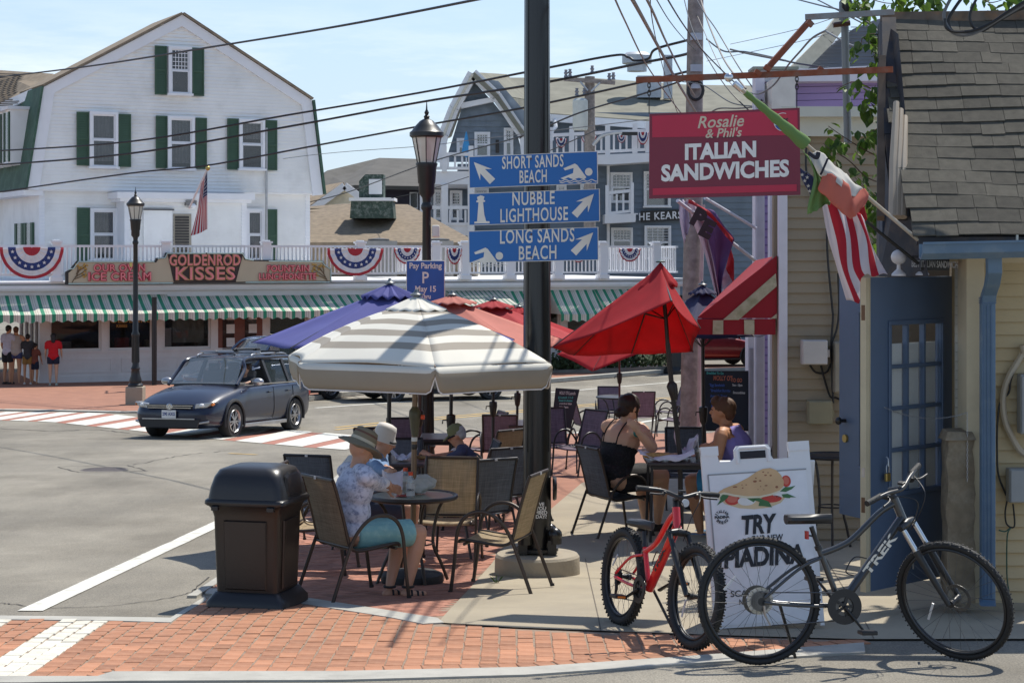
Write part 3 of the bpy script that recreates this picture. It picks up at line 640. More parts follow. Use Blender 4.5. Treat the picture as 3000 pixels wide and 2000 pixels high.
for a,c in zip(pa,pa[1:]):
 b=MB();b.box2((a+.13,-.65,zr-.08),(c-.13,-.55,zr-.01));b.obj('top_rail',wht,rl)
 b=MB();b.box2((a+.13,-.64,zb_),(c-.13,-.56,zb_+.06));b.obj('bottom_rail',wht,rl)
 b=MB();n=max(1,int((c-a-.26)/.125))
 for i in range(n):x=a+.13+(c-a-.26)*(i+.5)/n;b.box2((x-.02,-.62,zb_+.06),(x+.02,-.58,zr-.08))
 b.obj('baluster_row',wht,rl,kind='stuff')
for a in(pa[5],aE+.1):
 b=MB();b.box2((a-.05,-.4,zr-.08),(a+.05,6,zr-.01));b.box2((a-.04,-.4,zb_),(a+.04,6,zb_+.06));b.obj('side_rail',wht,rl)
 b=MB()
 for i in range(36):y=-.3+i*.17;b.box2((a-.02,y,zb_+.06),(a+.02,y+.04,zr-.08))
 b.obj('baluster_row',wht,rl,kind='stuff')
aw=ramp_mat('awning_stripe',[(0,(.035,.27,.15,1)),(.36,(.62,.60,.50,1)),(.50,(.45,.40,.33,1)),(.56,(.66,.64,.55,1)),(.70,(.45,.40,.33,1)),(.76,(.66,.64,.55,1))],'x',.30,trans=.12)
aw2=ramp_mat('awning_stripe_fine',[(0,(.05,.20,.13,1)),(.3,(.55,.54,.47,1))],'x',.16,trans=.2)
def awning(name,label,x0,x1,ytop,yhem,m,proj=1.25,hem=.24,grp=None,b0=-.45):
 A,zt_=g(x0,ytop,b0);B,_=g(x1,ytop,b0);_,zh=g((x0+x1)/2,yhem,b0-proj)
 t=thing(name,label,'awning',GS.world(A,b0,0),GS.r,grp);Lx=B-A;n=max(8,int(Lx/.3)*6)
 mb=MB();mb.grid(lambda u,v:(u*Lx,-v*proj,zt_+(zh-zt_)*v-.03*sin(pi*v)-.012*sin(u*Lx*2.1)*v),n,5);mb.obj('canopy',m,t,solid=.006)
 mb=MB();
 def hf(u,v):s_=.5+.5*cos(u*Lx/.15*pi);return(u*Lx,-proj-.01+.02*sin(u*Lx*6)*v,zh-.012*sin(u*Lx*2.1)-v*(hem*(.78+.22*s_)))
 mb.grid(hf,n*2,2);mb.obj('valance',m,t,solid=.004)
 for u in(0,Lx):mb=MB();mb.add([(u,0,zt_),(u,0,zh),(u,-proj,zh)],[(0,1,2)]);mb.obj('end_panel',m,t,solid=.004)
 for u in(.3,.7):mb=MB();mb.cyl((u*Lx,0,zh-.2),(u*Lx,-proj,zh-.02),.02,n=6);mb.obj('support_arm',mat('arm_steel',(.3,.3,.3,1),.4,.8),t)
 return t
awning('striped_awning','long green and white striped awning over the left half of the candy shop windows',-330,488,869,922,aw,grp='green and white striped shop awnings')
awning('striped_awning','longest green and white striped awning, starting right of the lamp post below the neon sign',488,1290,868,910,aw,grp='green and white striped shop awnings')
awning('striped_awning','pale finely striped awning at a shallow slope left of the black sign pole',1306,1470,852,895,aw2,1.5,.12,'green and white striped shop awnings')
awning('striped_awning','short green striped awning directly behind the black sign pole',1470,1570,853,905,aw,.9,grp='green and white striped shop awnings')
awning('striped_awning','short steep green and white striped awning just right of the black sign pole',1612,1742,850,920,aw,.9,grp='green and white striped shop awnings')
awning('striped_awning','rightmost green striped awning of the shop, partly behind the tilted red umbrella',1740,1900,848,905,aw,.9,grp='green and white striped shop awnings')
SB=-.86
def zz(x,y):return g(x/2.351,640+y/2.351,SB)
ns=thing('neon_shop_sign','wide cream sign board with pink neon lettering and a dark centre on the railing','sign',GS.o,GS.r)
out=[zz(*p) for p in((452,455),(452,368),(482,352),(530,292),(1068,292),(1080,272),(1130,268),(1144,235),(1676,235),(1690,274),(1748,284),(2222,290),(2240,318),(2280,345),(2284,436))]
blk=mat('sign_black',(.022,.02,.018,1),.5);crm=mat('sign_cream',(.50,.43,.30,1),.6,var=.06,vscale=2)
b=MB();b.prism(out,(0,SB,0),(1,0,0),(0,0,1),(0,.16,0));b.obj('sign_case',blk,ns)
inn=[zz(*p) for p in((472,446),(472,375),(500,352),(540,303),(1076,303),(1090,282),(1140,276),(1150,246),(1668,246),(1682,284),(1740,294),(2214,300),(2232,328),(2272,352),(2274,430))]
b=MB();b.prism(inn,(0,SB-.012,0),(1,0,0),(0,0,1),(0,.01,0));b.obj('sign_face',crm,ns)
kb_=[zz(*p) for p in((1152,242),(1674,242),(1622,438),(1196,438))]
b=MB();b.prism(kb_,(0,SB-.03,0),(1,0,0),(0,0,1),(0,.016,0));b.obj('keystone',mat('keystone_brown',(.035,.02,.016,1),.5),ns)
neon=mat('neon_pink',(.85,.25,.26,1),.35);nred=mat('letter_red',(.42,.05,.07,1),.5);gold=mat('letter_gold',(.52,.30,.13,1),.5);tub=mat('neon_tube',(.50,.66,.62,1),.3)
def zs(x,y):p=zz(x,y);return(p[0],SB-.035,p[1])
def neon_text(s,x0,x1,y,hpx,red=True):
 A=zz(x0,y);B=zz(x1,y);wd=B[0]-A[0];hh=hpx/2.351/97*1.0
 for(m,dep,off,nm) in((nred if red else gold,-.035,.022,'letter_back'),(neon,-.06,.0,'neon_lettering')):
  o=text(s,hh*1.38,nm,m,ns,Matrix.Identity(4),bold=off,ext=.01,sx=1,spacing=1.08)
  xs=[v.co.x for v in o.data.vertices];k=wd/(max(xs)-min(xs));sgn=zz((x0+x1)/2,y)
  M=face_mat((sgn[0],SB+dep,sgn[1]),(1,0,0),(0,0,1))@Matrix.Diagonal((k,1,1,1));o.data.transform(M)
neon_text('OUR OWN',645,1000,342,48);neon_text('ICE CREAM',607,1040,402,56)
neon_text('GOLDENROD',1166,1655,290,76,False);neon_text('KISSES',1205,1615,383,90,False)
neon_text('FOUNTAIN',1838,2128,346,44);neon_text('LUNCHEONETTE',1782,2175,401,44)
for pts in(((470,350),(505,345),(540,297),(1062,297)),((1085,276),(1135,272),(1150,240),(1415,240)),((1425,240),(1668,240),(1690,278),(1745,288)),((1850,295),(2216,297),(2235,322),(2276,350),(2278,432)),((470,450),(1190,445)),((1690,440),(2270,437))):
 b=MB();b.tube([zs(*p) for p in pts],.018,6);b.obj('neon_border',tub,ns,True)
twg=mat('twig_brown',(.14,.085,.04,1),.7);gl=mat('blossom',(.45,.27,.06,1),.6)
for sx_,x0 in((1,495),(-1,2258)):
 b=MB();c=MB()
 for(dx,dy,ex,ey) in((0,440,60,335),(20,405,100,350),(30,385,40,325),(12,420,85,385),(40,365,95,325)):
  b.tube([zs(x0+sx_*dx,dy),zs(x0+sx_*(dx+ex)/2+5,(dy+ey)/2),zs(x0+sx_*ex,ey)],.012,5)
  for k in range(5):c.ell(zs(x0+sx_*(ex+random.uniform(-16,12)),ey+random.uniform(-10,18)),(.035,.01,.03),n=6,m=4)
 b.obj('painted_branch',twg,ns,kind='stuff');c.obj('painted_blossom',gl,ns,kind='stuff')
for px in(1110,1700,1450,620,2120):b=MB();p=zz(px,447);b.box((p[0],SB+.3,p[1]+.1),(.05,.6,.05));b.obj('sign_bracket',blk,ns)
def bunting(pl,x0,x1,ytop,ybot,b0,label,grp='pleated bunting fans on white railings'):
 A,zt_=pl.hit(x0,ytop,b0);B,_=pl.hit(x1,ytop,b0);_,zl=pl.hit((x0+x1)/2,ybot,b0);c=(A+B)/2;R=(B-A)/2;hh=zt_-zl
 t=thing('bunting',label,'bunting',pl.world(c,b0,zt_),pl.r,grp)
 bands=[(0.02,.27,'bunt_red',(.42,.03,.045,1)),(.27,.50,'bunt_white',(.72,.70,.70,1)),(.50,.74,'bunt_blue',(.03,.05,.18,1)),(.74,.90,'bunt_white',None),(.90,1.0,'bunt_red',None)]
 for r0,r1,mn,mc in bands:
  mb=MB();mb.grid(lambda u,v:((r0+(r1-r0)*v)*R*-cos(pi*u),-.02-.03*(r0+(r1-r0)*v)*sin(u*60)-.02,-(r0+(r1-r0)*v)*hh*(sin(pi*u))-.02),44,2);mb.obj('pleat_band',mat(mn,mc,.8),t)
 if R>.35:
  for k in range(9):
   u=(k+.7)/9.4;r=.62;mb=MB();cx_,cz_=-cos(pi*u)*r*R,-r*hh*sin(pi*u)-.02;q=R*.065
   st=[(cx_+q*(1 if i%2==0 else.42)*sin(i*pi/5),cz_+q*(1 if i%2==0 else.42)*cos(i*pi/5)) for i in range(10)];mb.prism(st,(0,-.085,0),(1,0,0),(0,0,1),(0,.008,0));mb.obj('star',mat('bunt_white',None),t)
 return t
bunting(GS,-2,186,722,815,-.74,'largest bunting fan, at the far left end of the shop deck railing')
bunting(GS,957,1122,726,806,-.74,'wide bunting fan on the deck railing right of the neon sign')
bunting(GS,1153,1231,725,772,-.74,'small bunting fan on the deck railing just left of the taller lamp post')
bunting(GS,1308,1352,726,773,-.74,'narrow bunting fan on the deck railing between lamp post and blue signs')
bunting(GS,1812,1875,726,765,-.74,'small bunting fan near the right end of the shop deck railing')
bunting(GS,1672,1715,738,767,-.74,'bunting fan on the deck railing partly hidden behind the lowest blue sign')
for(x0,x1,y0) in((1075,1165,706),(1265,1330,706)):
 A,z1=g(x0,y0,2.5);B,_=g(x1,y0,2.5);t=thing('roof_unit','grey cooling unit on the shop roof deck behind the railing, '+('left one' if x0<1200 else 'right one'),'air conditioner',GS.world((A+B)/2,2.9,zd+.06),GS.r,'cooling units on the shop roof')
 b=MB();b.box((0,0,(z1-zd)/2),(B-A,.7,z1-zd-.1));b.obj('housing',mat('unit_grey',(.25,.24,.22,1),.6),t)
 b=MB();b.lathe([(.36,0),(.36,.06),(.0,.1)],(0,0,z1-zd-.05));b.obj('fan_guard',mat('unit_dark',(.08,.08,.08,1),.5),t)
    # ================================================================== BUILDINGS BEHIND
slate=mat('slate_blue_siding',(.165,.205,.25,1),.8,var=.12,vscale=1.5)
slat2=mat('slate_blue_shingle',(.19,.23,.27,1),.85,var=.2,vscale=3)
sage=mat('sage_roof',(.20,.195,.155,1),.95,var=.2,vscale=1.2,bump=.4,bscale=6)
dkroof=mat('dark_grey_roof',(.115,.11,.10,1),.95,var=.2,vscale=1.5)
prp=mat('plum_siding',(.055,.05,.07,1),.8)
class Front(Plane):
 def __init__(s,Y):s.o=Vector((0,Y,G(Y)));s.r=0;s.u=Vector((1,0));s.n=Vector((0,1))
def siding(parent,poly_px,Y,pitch,m,name='siding_course',extra=0):
 """courses in one joined part (each only a few pixels high in the picture)"""
 pl=Front(Y);P=[pl.hit(x,y) for x,y in poly_px];b=MB();z=min(p[1] for p in P);hi=max(p[1] for p in P);ox=XF[parent.name].inverted()
 while z<hi-.01:
  q=clip_poly(clip_poly(P,0,-1,-z),0,1,min(z+pitch,hi))
  if len(q)>=3:
   n=len(q);fr=[ox@Vector((p[0],Y-.05*(1-(p[1]-z)/pitch),p[1]+pl.o.z)) for p in q];b.add(fr,[list(range(n))])
   lo=[p for p in q if abs(p[1]-z)<1e-4]
   if len(lo)==2:a_,c_=lo;b.add([ox@Vector((a_[0],Y-.05,z+pl.o.z)),ox@Vector((c_[0],Y-.05,z+pl.o.z)),ox@Vector((c_[0],Y,z+pl.o.z)),ox@Vector((a_[0],Y,z+pl.o.z))],[(0,1,2,3)])
  z+=pitch
 return b.obj(name,m,parent,kind='stuff')
KY=86.0
kh=thing('grey_blue_inn','large slate blue inn with white balconies and sage green roofs behind the shop','inn',(0,KY,G(KY)))
b=MB();slab(b,SS([(1340,520),(2330,520),(2330,1000),(1340,1000)],KY+.05),(0,14,0));b.obj('main_block',slate,kh,world=True)
siding(kh,[(1340,480),(2330,480),(2330,900),(1340,900)],KY,.30,slate)
KZ=Front(KY);KZ_=KZ
siding(kh,[(1540,330),(2230,330),(2230,470),(1540,470)],KY+5,.3,slate)
b=MB();slab(b,SS([(1540,350),(2330,378),(2330,525),(1540,525)],KY+5.1),(0,8,0));b.obj('upper_block',slate,kh,world=True)
b=MB();A=[S(1480,236,KY+13),S(1720,236,KY+13),S(2020,257,KY+13),S(2420,262,KY+13),S(2420,372,KY+4.2),S(1900,362,KY+4.2),S(1608,341,KY+4.2),S(1500,341,KY+4.2)]
b.add(A,[(0,7,6,1),(1,6,5,2),(2,5,4,3)]);b.obj('main_roof',sage,kh,world=True,solid=.3)
b=MB();b.bar(S(1600,345,KY+4),S(1895,367,KY+4),.3,.35);b.bar(S(1895,367,KY+4),S(2300,376,KY+4),.3,.35);b.obj('eave_board',wht,kh,world=True)
gp_=[(1248,450),(1300,440),(1345,300),(1388,232),(1440,300),(1520,395),(1540,450),(1540,475),(1240,475)]
siding(kh,[(1305,475),(1352,320),(1388,240),(1445,300),(1515,390),(1536,475)],KY-3,.26,slat2,'gable_shingles')
def edge(pts,Y,w_,t_,nm,m,dy=0):
 for a,c in zip(pts,pts[1:]):b=MB();b.bar(S(*a,Y),S(*c,Y),t_,w_,up=(0,1,0)) if False else b.bar(S(*a,Y),S(*c,Y),t_,w_);b.obj(nm,m,kh,world=True)
b=MB();O1=[(1232,412),(1262,405),(1300,395),(1330,318),(1385,217),(1455,282),(1515,372),(1536,398),(1544,470)];I1=[(1540-8,470),(1526,402),(1506,380),(1448,296),(1387,236),(1340,325),(1312,400),(1290,470)]
b2=MB()
for a,c in zip(O1[2:],O1[3:]):b2.bar(S(*a,KY-3.6),S(*c,KY-3.6),.5,.45)
b2.bar(S(1300,395,KY-3.6),S(1283,475,KY-3.6),.5,.4);b2.obj('gable_rake',wht,kh,world=True)
b=MB()
for(p,q,r,s_) in(((1385,217),(1455,282),(1560,300),(1480,222)),((1455,282),(1536,398),(1570,395),(1560,300))):
 b.add([S(*p,KY-4),S(*q,KY-4),S(*r,KY+6),S(*s_,KY+6)],[(0,1,2,3)])
b.obj('gable_roof',sage,kh,world=True,solid=.2)
b=MB()
for(p,q,r,s_) in(((1385,217),(1330,318),(1345,330),(1400,225)),((1330,318),(1300,395),(1320,400),(1345,330)),((1300,395),(1232,412),(1262,418),(1320,400))):
 b.add([S(*p,KY-4),S(*s_,KY-1),S(*r,KY-1),S(*q,KY-4)],[(0,1,2,3)])
b.obj('gable_soffit',mat('soffit_cream',(.62,.58,.47,1),.8),kh,world=True,solid=.1)
b=MB();slab(b,SS([(1350,302),(1440,285),(1448,298),(1352,318)],KY-3.5),(0,.3,0));b.obj('gable_beam',wht,kh,world=True)
b=MB();slab(b,SS([(1425,232),(1460,238),(1540,330),(1540,420),(1530,395)],KY-3.2),(0,6,0));b.obj('gable_cheek',slat2,kh,world=True)
def kwin(x0,y0,x1,y1,Y,mu=(2,2),cur=0.):
 pl=Front(Y);i0=len(COL.objects);window(pl,x0,y0,x1,y1,kh,b=0,muntins=mu,curtain=cur,glassm=glass('inn_glass',(.05,.055,.06,1),.2,.03,.12))
 for o in[o for o in kh_new(i0) if o.parent==kh]:o.location.y+=Y-KY;o.location.z+=G(Y)-G(KY)
def kh_new(i0):return list(COL.objects)[i0:]
for a in((1338,405,1363,452,KY-3,(1,2)),(1390,387,1436,458,KY-3,(3,3)),(1476,375,1504,455,KY-3,(1,2)),(1388,552,1432,580,KY,(3,2)),(1630,540,1660,580,KY,(3,2)),(1700,540,1745,585,KY,(3,2)),(1788,505,1853,590,KY,(4,3)),(1886,502,1965,604,KY,(3,4)),(1790,667,1854,740,KY,(4,3)),(1888,661,1966,756,KY,(3,4))):kwin(*a)
pk=Front(KY-.25)
b=MB();slab(b,SS([(1877,618),(2040,612),(2040,642),(1877,651)],KY-.3),(0,.12,0));b.obj('name_board',mat('sign_black',None),kh,world=True)
text('THE KEARSARGE',24/F*KY*1.25,'board_lettering',wht,kh,face_mat(S(1962,632,KY-.34),(1,0,.05),(0,0,1)),bold=.01,sx=.86,spacing=1.15,world=True)
def rail(x0,y0,x1,y1,Y,hpx,nm='balcony_rail',posts=(),post_w=12):
 f=MB();L0,L1=S(x0,y0,Y),S(x1,y1,Y);hh=hpx/F*Y;d=L1-L0;n=int(d.length/.28)
 f.bar(L0,L1,.14,.14);f.bar(L0-Vector((0,0,hh-.1)),L1-Vector((0,0,hh-.1)),.12,.12);r=f.obj(nm,wht,kh,world=True)
 b=MB()
 for i in range(n):p=L0+d*(i+.5)/n;b.box((p.x,p.y,p.z-hh/2),(.09,.06,hh-.2))
 o=b.obj('baluster_row',wht,None,kind='stuff');o.parent=r;o.data.transform(XF[kh.name].inverted())
 for x in posts:
  t=(x-x0)/(x1-x0);p=L0+d*t;b=MB();wd=post_w/F*Y;b.box((p.x,p.y-.05,p.z-hh/2+.15),(wd,wd,hh+.4));b.obj('rail_post',wht,kh,world=True)
rail(1605,397,1900,382,KY-1.5,62,posts=(1612,1675,1780,1860,1898),post_w=14)
rail(1555,400,1610,398,KY+1,55)
b=MB();slab(b,SS([(1560,460),(1905,448),(2330,440),(2330,478),(1905,474),(1790,482),(1560,476)],KY-1.7),(0,2,0));b.obj('deck_slab',wht,kh,world=True)
rail(1900,384,2260,378,KY-1.4,62,posts=(1960,2060,2160))
rail(1778,566,1855,558,KY-2,66,posts=(1778,1852),post_w=9)
b=MB();slab(b,SS([(1772,628),(1862,625),(1862,650),(1772,655)],KY-2.1),(0,2.2,0));b.obj('balcony_floor',wht,kh,world=True)
rail(1240,452,1385,452,KY-6,48,posts=(1240,1302,1380),post_w=14)
b=MB();slab(b,SS([(1232,502),(1384,502),(1384,540),(1232,540)],KY-6),(0,6,0));b.obj('porch_floor',wht,kh,world=True)
rail(1262,608,1375,608,KY-6,55,posts=(),post_w=14)
b=MB();slab(b,SS([(1232,660),(1384,660),(1384,690),(1232,690)],KY-6),(0,6,0));b.obj('porch_floor',wht,kh,world=True)
for x in(1240,1303,1380):b=MB();p=S(x,540,KY-6);q=S(x,800,KY-6);b.box((p.x,p.y,(p.z+q.z)/2),(.28,.28,p.z-q.z));b.obj('porch_column',wht,kh,world=True)
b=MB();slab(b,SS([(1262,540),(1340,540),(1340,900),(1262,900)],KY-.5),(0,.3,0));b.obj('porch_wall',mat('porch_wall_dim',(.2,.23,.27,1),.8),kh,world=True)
for(x0,y0,x1,y1) in((1318,558,1354,640),(1270,556,1298,640)):kwin(x0,y0,x1,y1,KY-1.2,(2,3))
for x in(1782,):b=MB();b.cyl(S(x,475,KY-.3),S(x,760,KY-.3),.07);b.obj('drain_pipe',wht,kh,world=True)
b=MB();b.tube([S(1625,350,KY+3.9),S(1628,372,KY+3.5),S(1616,385,KY+3.4),S(1616,412,KY+3.4)],.1,8);b.obj('drain_pipe',wht,kh,True,world=True)
b=MB();slab(b,SS([(1452,410),(1462,410),(1462,448),(1452,448)],KY-3.1),(0,.06,0));b.obj('wall_vent',mat('sign_black',None),kh,world=True)
for i,(x0,x1,y0,y1) in enumerate(((1628,1660,405,432),(1703,1747,398,422),(1808,1833,396,418),(1866,1900,386,423))):
 bunting(Front(KY-1.9),x0,x1,y0,y1,0,'small bunting fan on the upper white balcony of the slate blue inn, '+('leftmost','second from left','third from left','rightmost')[i],'bunting fans on the inn balcony')
t=thing('closed_parasol','closed bright blue parasol on the upper balcony of the slate blue inn','parasol',S(1366,462,KY-4.5));t.scale=(.5,.5,.48);b=MB();b.lathe([(.05,0),(.42,.35),(.32,1.0),(.12,2.0),(.03,2.35)],n=10);b.obj('folded_canopy',mat('parasol_blue',(.05,.28,.55,1),.7),t,True)
b=MB();b.cyl((0,0,-.9),(0,0,.4),.05);b.obj('parasol_pole',wht,t)
t=thing('roof_plant','galvanised duct and exhaust unit on the ridge of the inn roof','roof unit',S(1895,262,KY+9));gal=mat('galvanised',(.42,.45,.48,1),.5,.4,var=.15,vscale=2)
b=MB();b.lathe([(.5,0),(.5,.35),(.75,.4),(.75,.8),(.55,.95),(.0,1.0)],(-.5,0,.9),n=16);b.obj('exhaust_fan',gal,t,True)
b=MB();b.box((.1,0,.1),(1.2,.9,1.1));b.obj('plant_box',gal,t)
b=MB();b.box((1.05,-.2,.6),(.42,.42,2.2));b.obj('duct',gal,t)
# ---- second gable of the inn, far right, pale grey gable in front of slate wall
t=thing('far_gable_house','slate grey house with pale rake boards rising behind the rusty sign bracket','house',(0,60,G(60)))
Y=60;b=MB();slab(b,SS([(2330,232),(2400,160),(2500,85),(2560,60),(2640,40),(2700,60),(2700,1040),(2330,1040)],Y),(0,6,0));b.obj('gable_wall',mat('grey_slate_wall',(.19,.21,.25,1),.85,var=.1,vscale=1.5),t,world=True)
for i in range(17):
 y=80+i*10.5;b=MB();x0=2333 if y>225 else 2333+(225-y)*1.1;b.bar(S(x0,y,Y-.03),S(2700,y,Y-.03),.05,.02);b.obj('siding_course',mat('grey_slate_wall',None),t,world=True)
b=MB();b.bar(S(2334,205,Y-.5),S(2420,118,Y-.5),.6,.42);b.bar(S(2420,118,Y-.5),S(2470,52,Y-.5),.6,.42);b.obj('rake_board',mat('rake_cream',(.62,.58,.46,1),.7),t,world=True)
b=MB();slab(b,SS([(2300,208),(2345,200),(2600,226),(2600,242),(2300,242)],Y-1),(0,1,0));b.obj('eave_board',wht,t,world=True)
# ---- brown hip roof with green roof vent, between shop and inn
Y=72
t=thing('hip_roof_building','building with a wide brown shingled hip roof just behind the shop deck','building',(0,Y,G(Y)))
b=MB();b.add([S(905,612,74),S(1010,604,74),S(1195,606,74),S(1400,716,68),S(1400,800,67.6),S(880,800,67.6),S(880,716,68)],[(0,6,3,2,1),(3,6,5,4)]);b.obj('hip_roof',shb,t,world=True,solid=.2)
b=MB()
for i in range(11):
 y=612+i*10;x1=1200+(y-606)*1.78;Yk=74-6*(y-604)/112;b.bar(S(890,y,Yk-.14),S(min(x1,1398),y,Yk-.14),.06,.04)
b.obj('shingle_course',mat('brown_shingle_edge',(.17,.13,.085,1),.95),t,kind='stuff',world=True)
b=MB();slab(b,SS([(880,716),(1400,716),(1400,900),(880,900)],68),(0,5,0));b.obj('building_wall',mat('wall_cream',(.5,.47,.4,1),.8),t,world=True)
t2=thing('cupola','weathered dark green roof vent box with a white panel on the brown hip roof','roof vent',S(1092,640,70.5));k=70.5/F
dgv=mat('vent_green',(.03,.06,.045,1),.6,var=.4,vscale=8,dirt=(.3,.32,.3,1),dscale=9,damt=.6)
b=MB();b.prism([(-64*k,0),(64*k,0),(60*k,50*k),(-60*k,50*k)],(0,-.5,0),(1,0,0),(0,0,1),(0,1.6,0));b.obj('curb_box',dgv,t2)
b=MB();b.box((0,.3,55*k),(132*k,1.8,.12));b.obj('cap_flashing',wht,t2)
b=MB();b.prism([(-38*k,60*k),(33*k,60*k),(33*k,128*k),(-20*k,128*k),(-38*k,108*k)],(0,-.35,0),(1,0,0),(0,0,1),(0,1.1,0));b.obj('vent_head',dgv,t2)
b=MB();b.box((10*k,-.37,92*k),(38*k,.03,44*k));b.obj('white_panel',wht,t2)
# ---- grey roofed plum house further back
Y=95
t=thing('plum_house','plum coloured house under a dark grey hip roof beyond the green roof vent','house',(0,Y,G(Y)))
b=MB();b.add([S(905,540,Y+3),S(960,505,Y+3),S(1112,468,Y+6),S(1260,472,Y+6),S(1260,552,Y-1),S(1040,548,Y-1),S(905,585,Y-1)],[(0,6,5,2,1),(5,4,3,2)]);b.obj('hip_roof',dkroof,t,world=True,solid=.2)
b=MB();slab(b,SS([(1040,548),(1235,552),(1235,700),(1040,700)],Y),(0,6,0));b.obj('plum_wall',prp,t,world=True)
for i in range(9):b=MB();y=556+i*11;b.bar(S(1042,y,Y-.03),S(1233,y+2,Y-.03),.05,.03);b.obj('siding_course',prp,t,world=True)
b=MB();slab(b,SS([(1200,563),(1225,563),(1225,612),(1200,612)],Y-.1),(0,.05,0));f=b.obj('window_frame',wht,t,world=True)
b=MB();slab(b,SS([(1203,567),(1222,567),(1222,608),(1203,608)],Y-.14),(0,.03,0));o=b.obj('pane',win,None);o.parent=f;o.data.transform(XF[t.name].inverted())
t=thing('cream_gable_house','low cream gabled house with brown roof between white house and green roof vent','house',(0,82,G(82)))
b=MB();b.add([S(900,560,84),S(1000,540,84),S(1040,548,84),S(1010,540,80),S(905,612,80),S(900,650,80)],[(0,5,4,3,1)]);b.obj('gable_roof',shb,t,world=True,solid=.2)
b=MB();slab(b,SS([(1008,545),(1058,580),(1058,640),(905,640),(905,615)],80.3),(0,3,0));b.obj('cream_wall',mat('wall_cream2',(.66,.62,.5,1),.8),t,world=True)
b=MB();b.bar(S(903,622,80),S(1010,545,80),.3,.3);b.bar(S(1010,545,80),S(1062,582,80),.3,.3);b.obj('rake_board',wht,t,world=True)
# ---- distant ground cover so nothing ends in bare road behind the buildings
# ================================================================== PURPLE SHOP AND TAN WALL ON THE RIGHT
lil=mat('lilac_siding',(.35,.27,.53,1),.8,var=.06,vscale=2)
tanm=mat('tan_siding',(.30,.245,.17,1),.8,var=.10,vscale=1.5,bump=.15,bscale=20)
lilw=mat('lilac_white_trim',(.68,.66,.72,1),.6,var=.05)
Y=30
t=thing('lilac_shop','lilac clapboard shop with fluted white pilasters behind the hanging sandwich sign','shop',(0,Y,G(Y)))
b=MB();slab(b,SS([(2222,232),(2700,208),(2700,1300),(2222,1300)],24.2),(1.4,7,0));b.obj('shop_block',lil,t,world=True)
pl=Front(24.2)
for i in range(5):
 y0,y1=236+i*20,254.5+i*20;b=MB();slab(b,SS([(2330,y0+0),(2700,y0-8),(2700,y1-8),(2330,y1)],24.1),(0,.06,0));b.obj('clapboard',lil,t,world=True)
b=MB();slab(b,SS([(2225,208),(2700,186),(2700,236),(2225,240)],23.8),(0,.6,0));b.obj('upper_fascia',lilw,t,world=True)
b=MB();slab(b,SS([(2262,232),(2331,224),(2331,318),(2262,322)],23.0),(0,1.2,0));b.obj('vent_box',mat('box_cream',(.66,.64,.58,1),.6),t,world=True)
b=MB();slab(b,SS([(2206,195),(2340,195),(2340,203),(2206,203)],23.6),(0,.5,0));b.obj('metal_cap',mat('cap_green_grey',(.22,.24,.2,1),.5),t,world=True)
for j,(x0,x1) in enumerate(((2213,2240),(2192,2210))):
 y0=225 if j==0 else 980
 b=MB();slab(b,SS([(x0,y0),(x1,y0),(x1,1330),(x0,1330)],23.4-j*.4),(0,.3,0));p=b.obj('pilaster',lilw,t,world=True)
 for k in range(4):x=x0+(x1-x0)*(k+1)/5;b=MB();b.bar(S(x,y0+40,23.38-j*.4),S(x,1300,23.38-j*.4),.02,.02);o=b.obj('flute',mat('flute_shade',(.5,.48,.55,1),.7),None);o.parent=p;o.data.transform(XF[t.name].inverted())
b=MB();slab(b,SS([(2240,225),(2256,225),(2256,1320),(2240,1320)],23.9),(0,.3,0));b.obj('lilac_strip',lil,t,world=True)
for i in range(46):
 y=235+i*23;b=MB();b.bar(S(2241,y,23.87),S(2256,y,23.87),.03,.02);b.obj('board_joint',mat('lilac_shade',(.2,.15,.33,1),.8),t,world=True)
b=MB();slab(b,SS([(2256,570),(2266,570),(2266,1345),(2256,1345)],22.6),(0,.2,0));b.obj('thin_post',lilw,t,world=True)
Y=18.0
tw=thing('tan_building','tan clapboard building wall with a white corner board and cream top trim','building',(0,Y,G(Y)))
pl=Front(Y);P0=[pl.hit(*p) for p in((2306,398),(2800,398),(2800,1640),(2306,1640))];P0=[(p[0],p[1]) for p in P0]
clapboards(tw,P0,0,31.3/F*Y,tanm,t=.02)
b=MB();x0,z1=P0[0];x1,z0=P0[2];b.prism([(x0+.02,z0),(x1,z0),(x1,z1),(x0+.02,z1)],(0,.012,0),(1,0,0),(0,0,1),(1.2,4,0));b.obj('wall_core',tanm,tw)
b=MB();slab(b,SS([(2282,570),(2307,570),(2307,1560),(2282,1560)],Y-.03),(0,.1,0));b.obj('corner_board',lilw,tw,world=True)
b=MB();slab(b,SS([(2266,570),(2282,570),(2282,1560),(2266,1560)],Y+.1),(0,.1,0));b.obj('inner_corner_board',tanm,tw,world=True)
tr=mat('trim_sage_white',(.58,.58,.50,1),.7,var=.05)
b=MB();slab(b,SS([(2290,312),(2800,312),(2800,342),(2290,342)],Y-.22),(0,.3,0));b.obj('top_cap',tr,tw,world=True)
b=MB();slab(b,SS([(2296,343),(2800,343),(2800,399),(2296,399)],Y-.10),(0,.2,0));b.obj('frieze_board',tr,tw,world=True)
bx=mat('meter_box_grey',(.52,.49,.47,1),.5,var=.06,vscale=6);bx2=mat('meter_box_tan',(.27,.24,.15,1),.6,var=.1)
cab=mat('black_cable',(.012,.012,.012,1),.5)
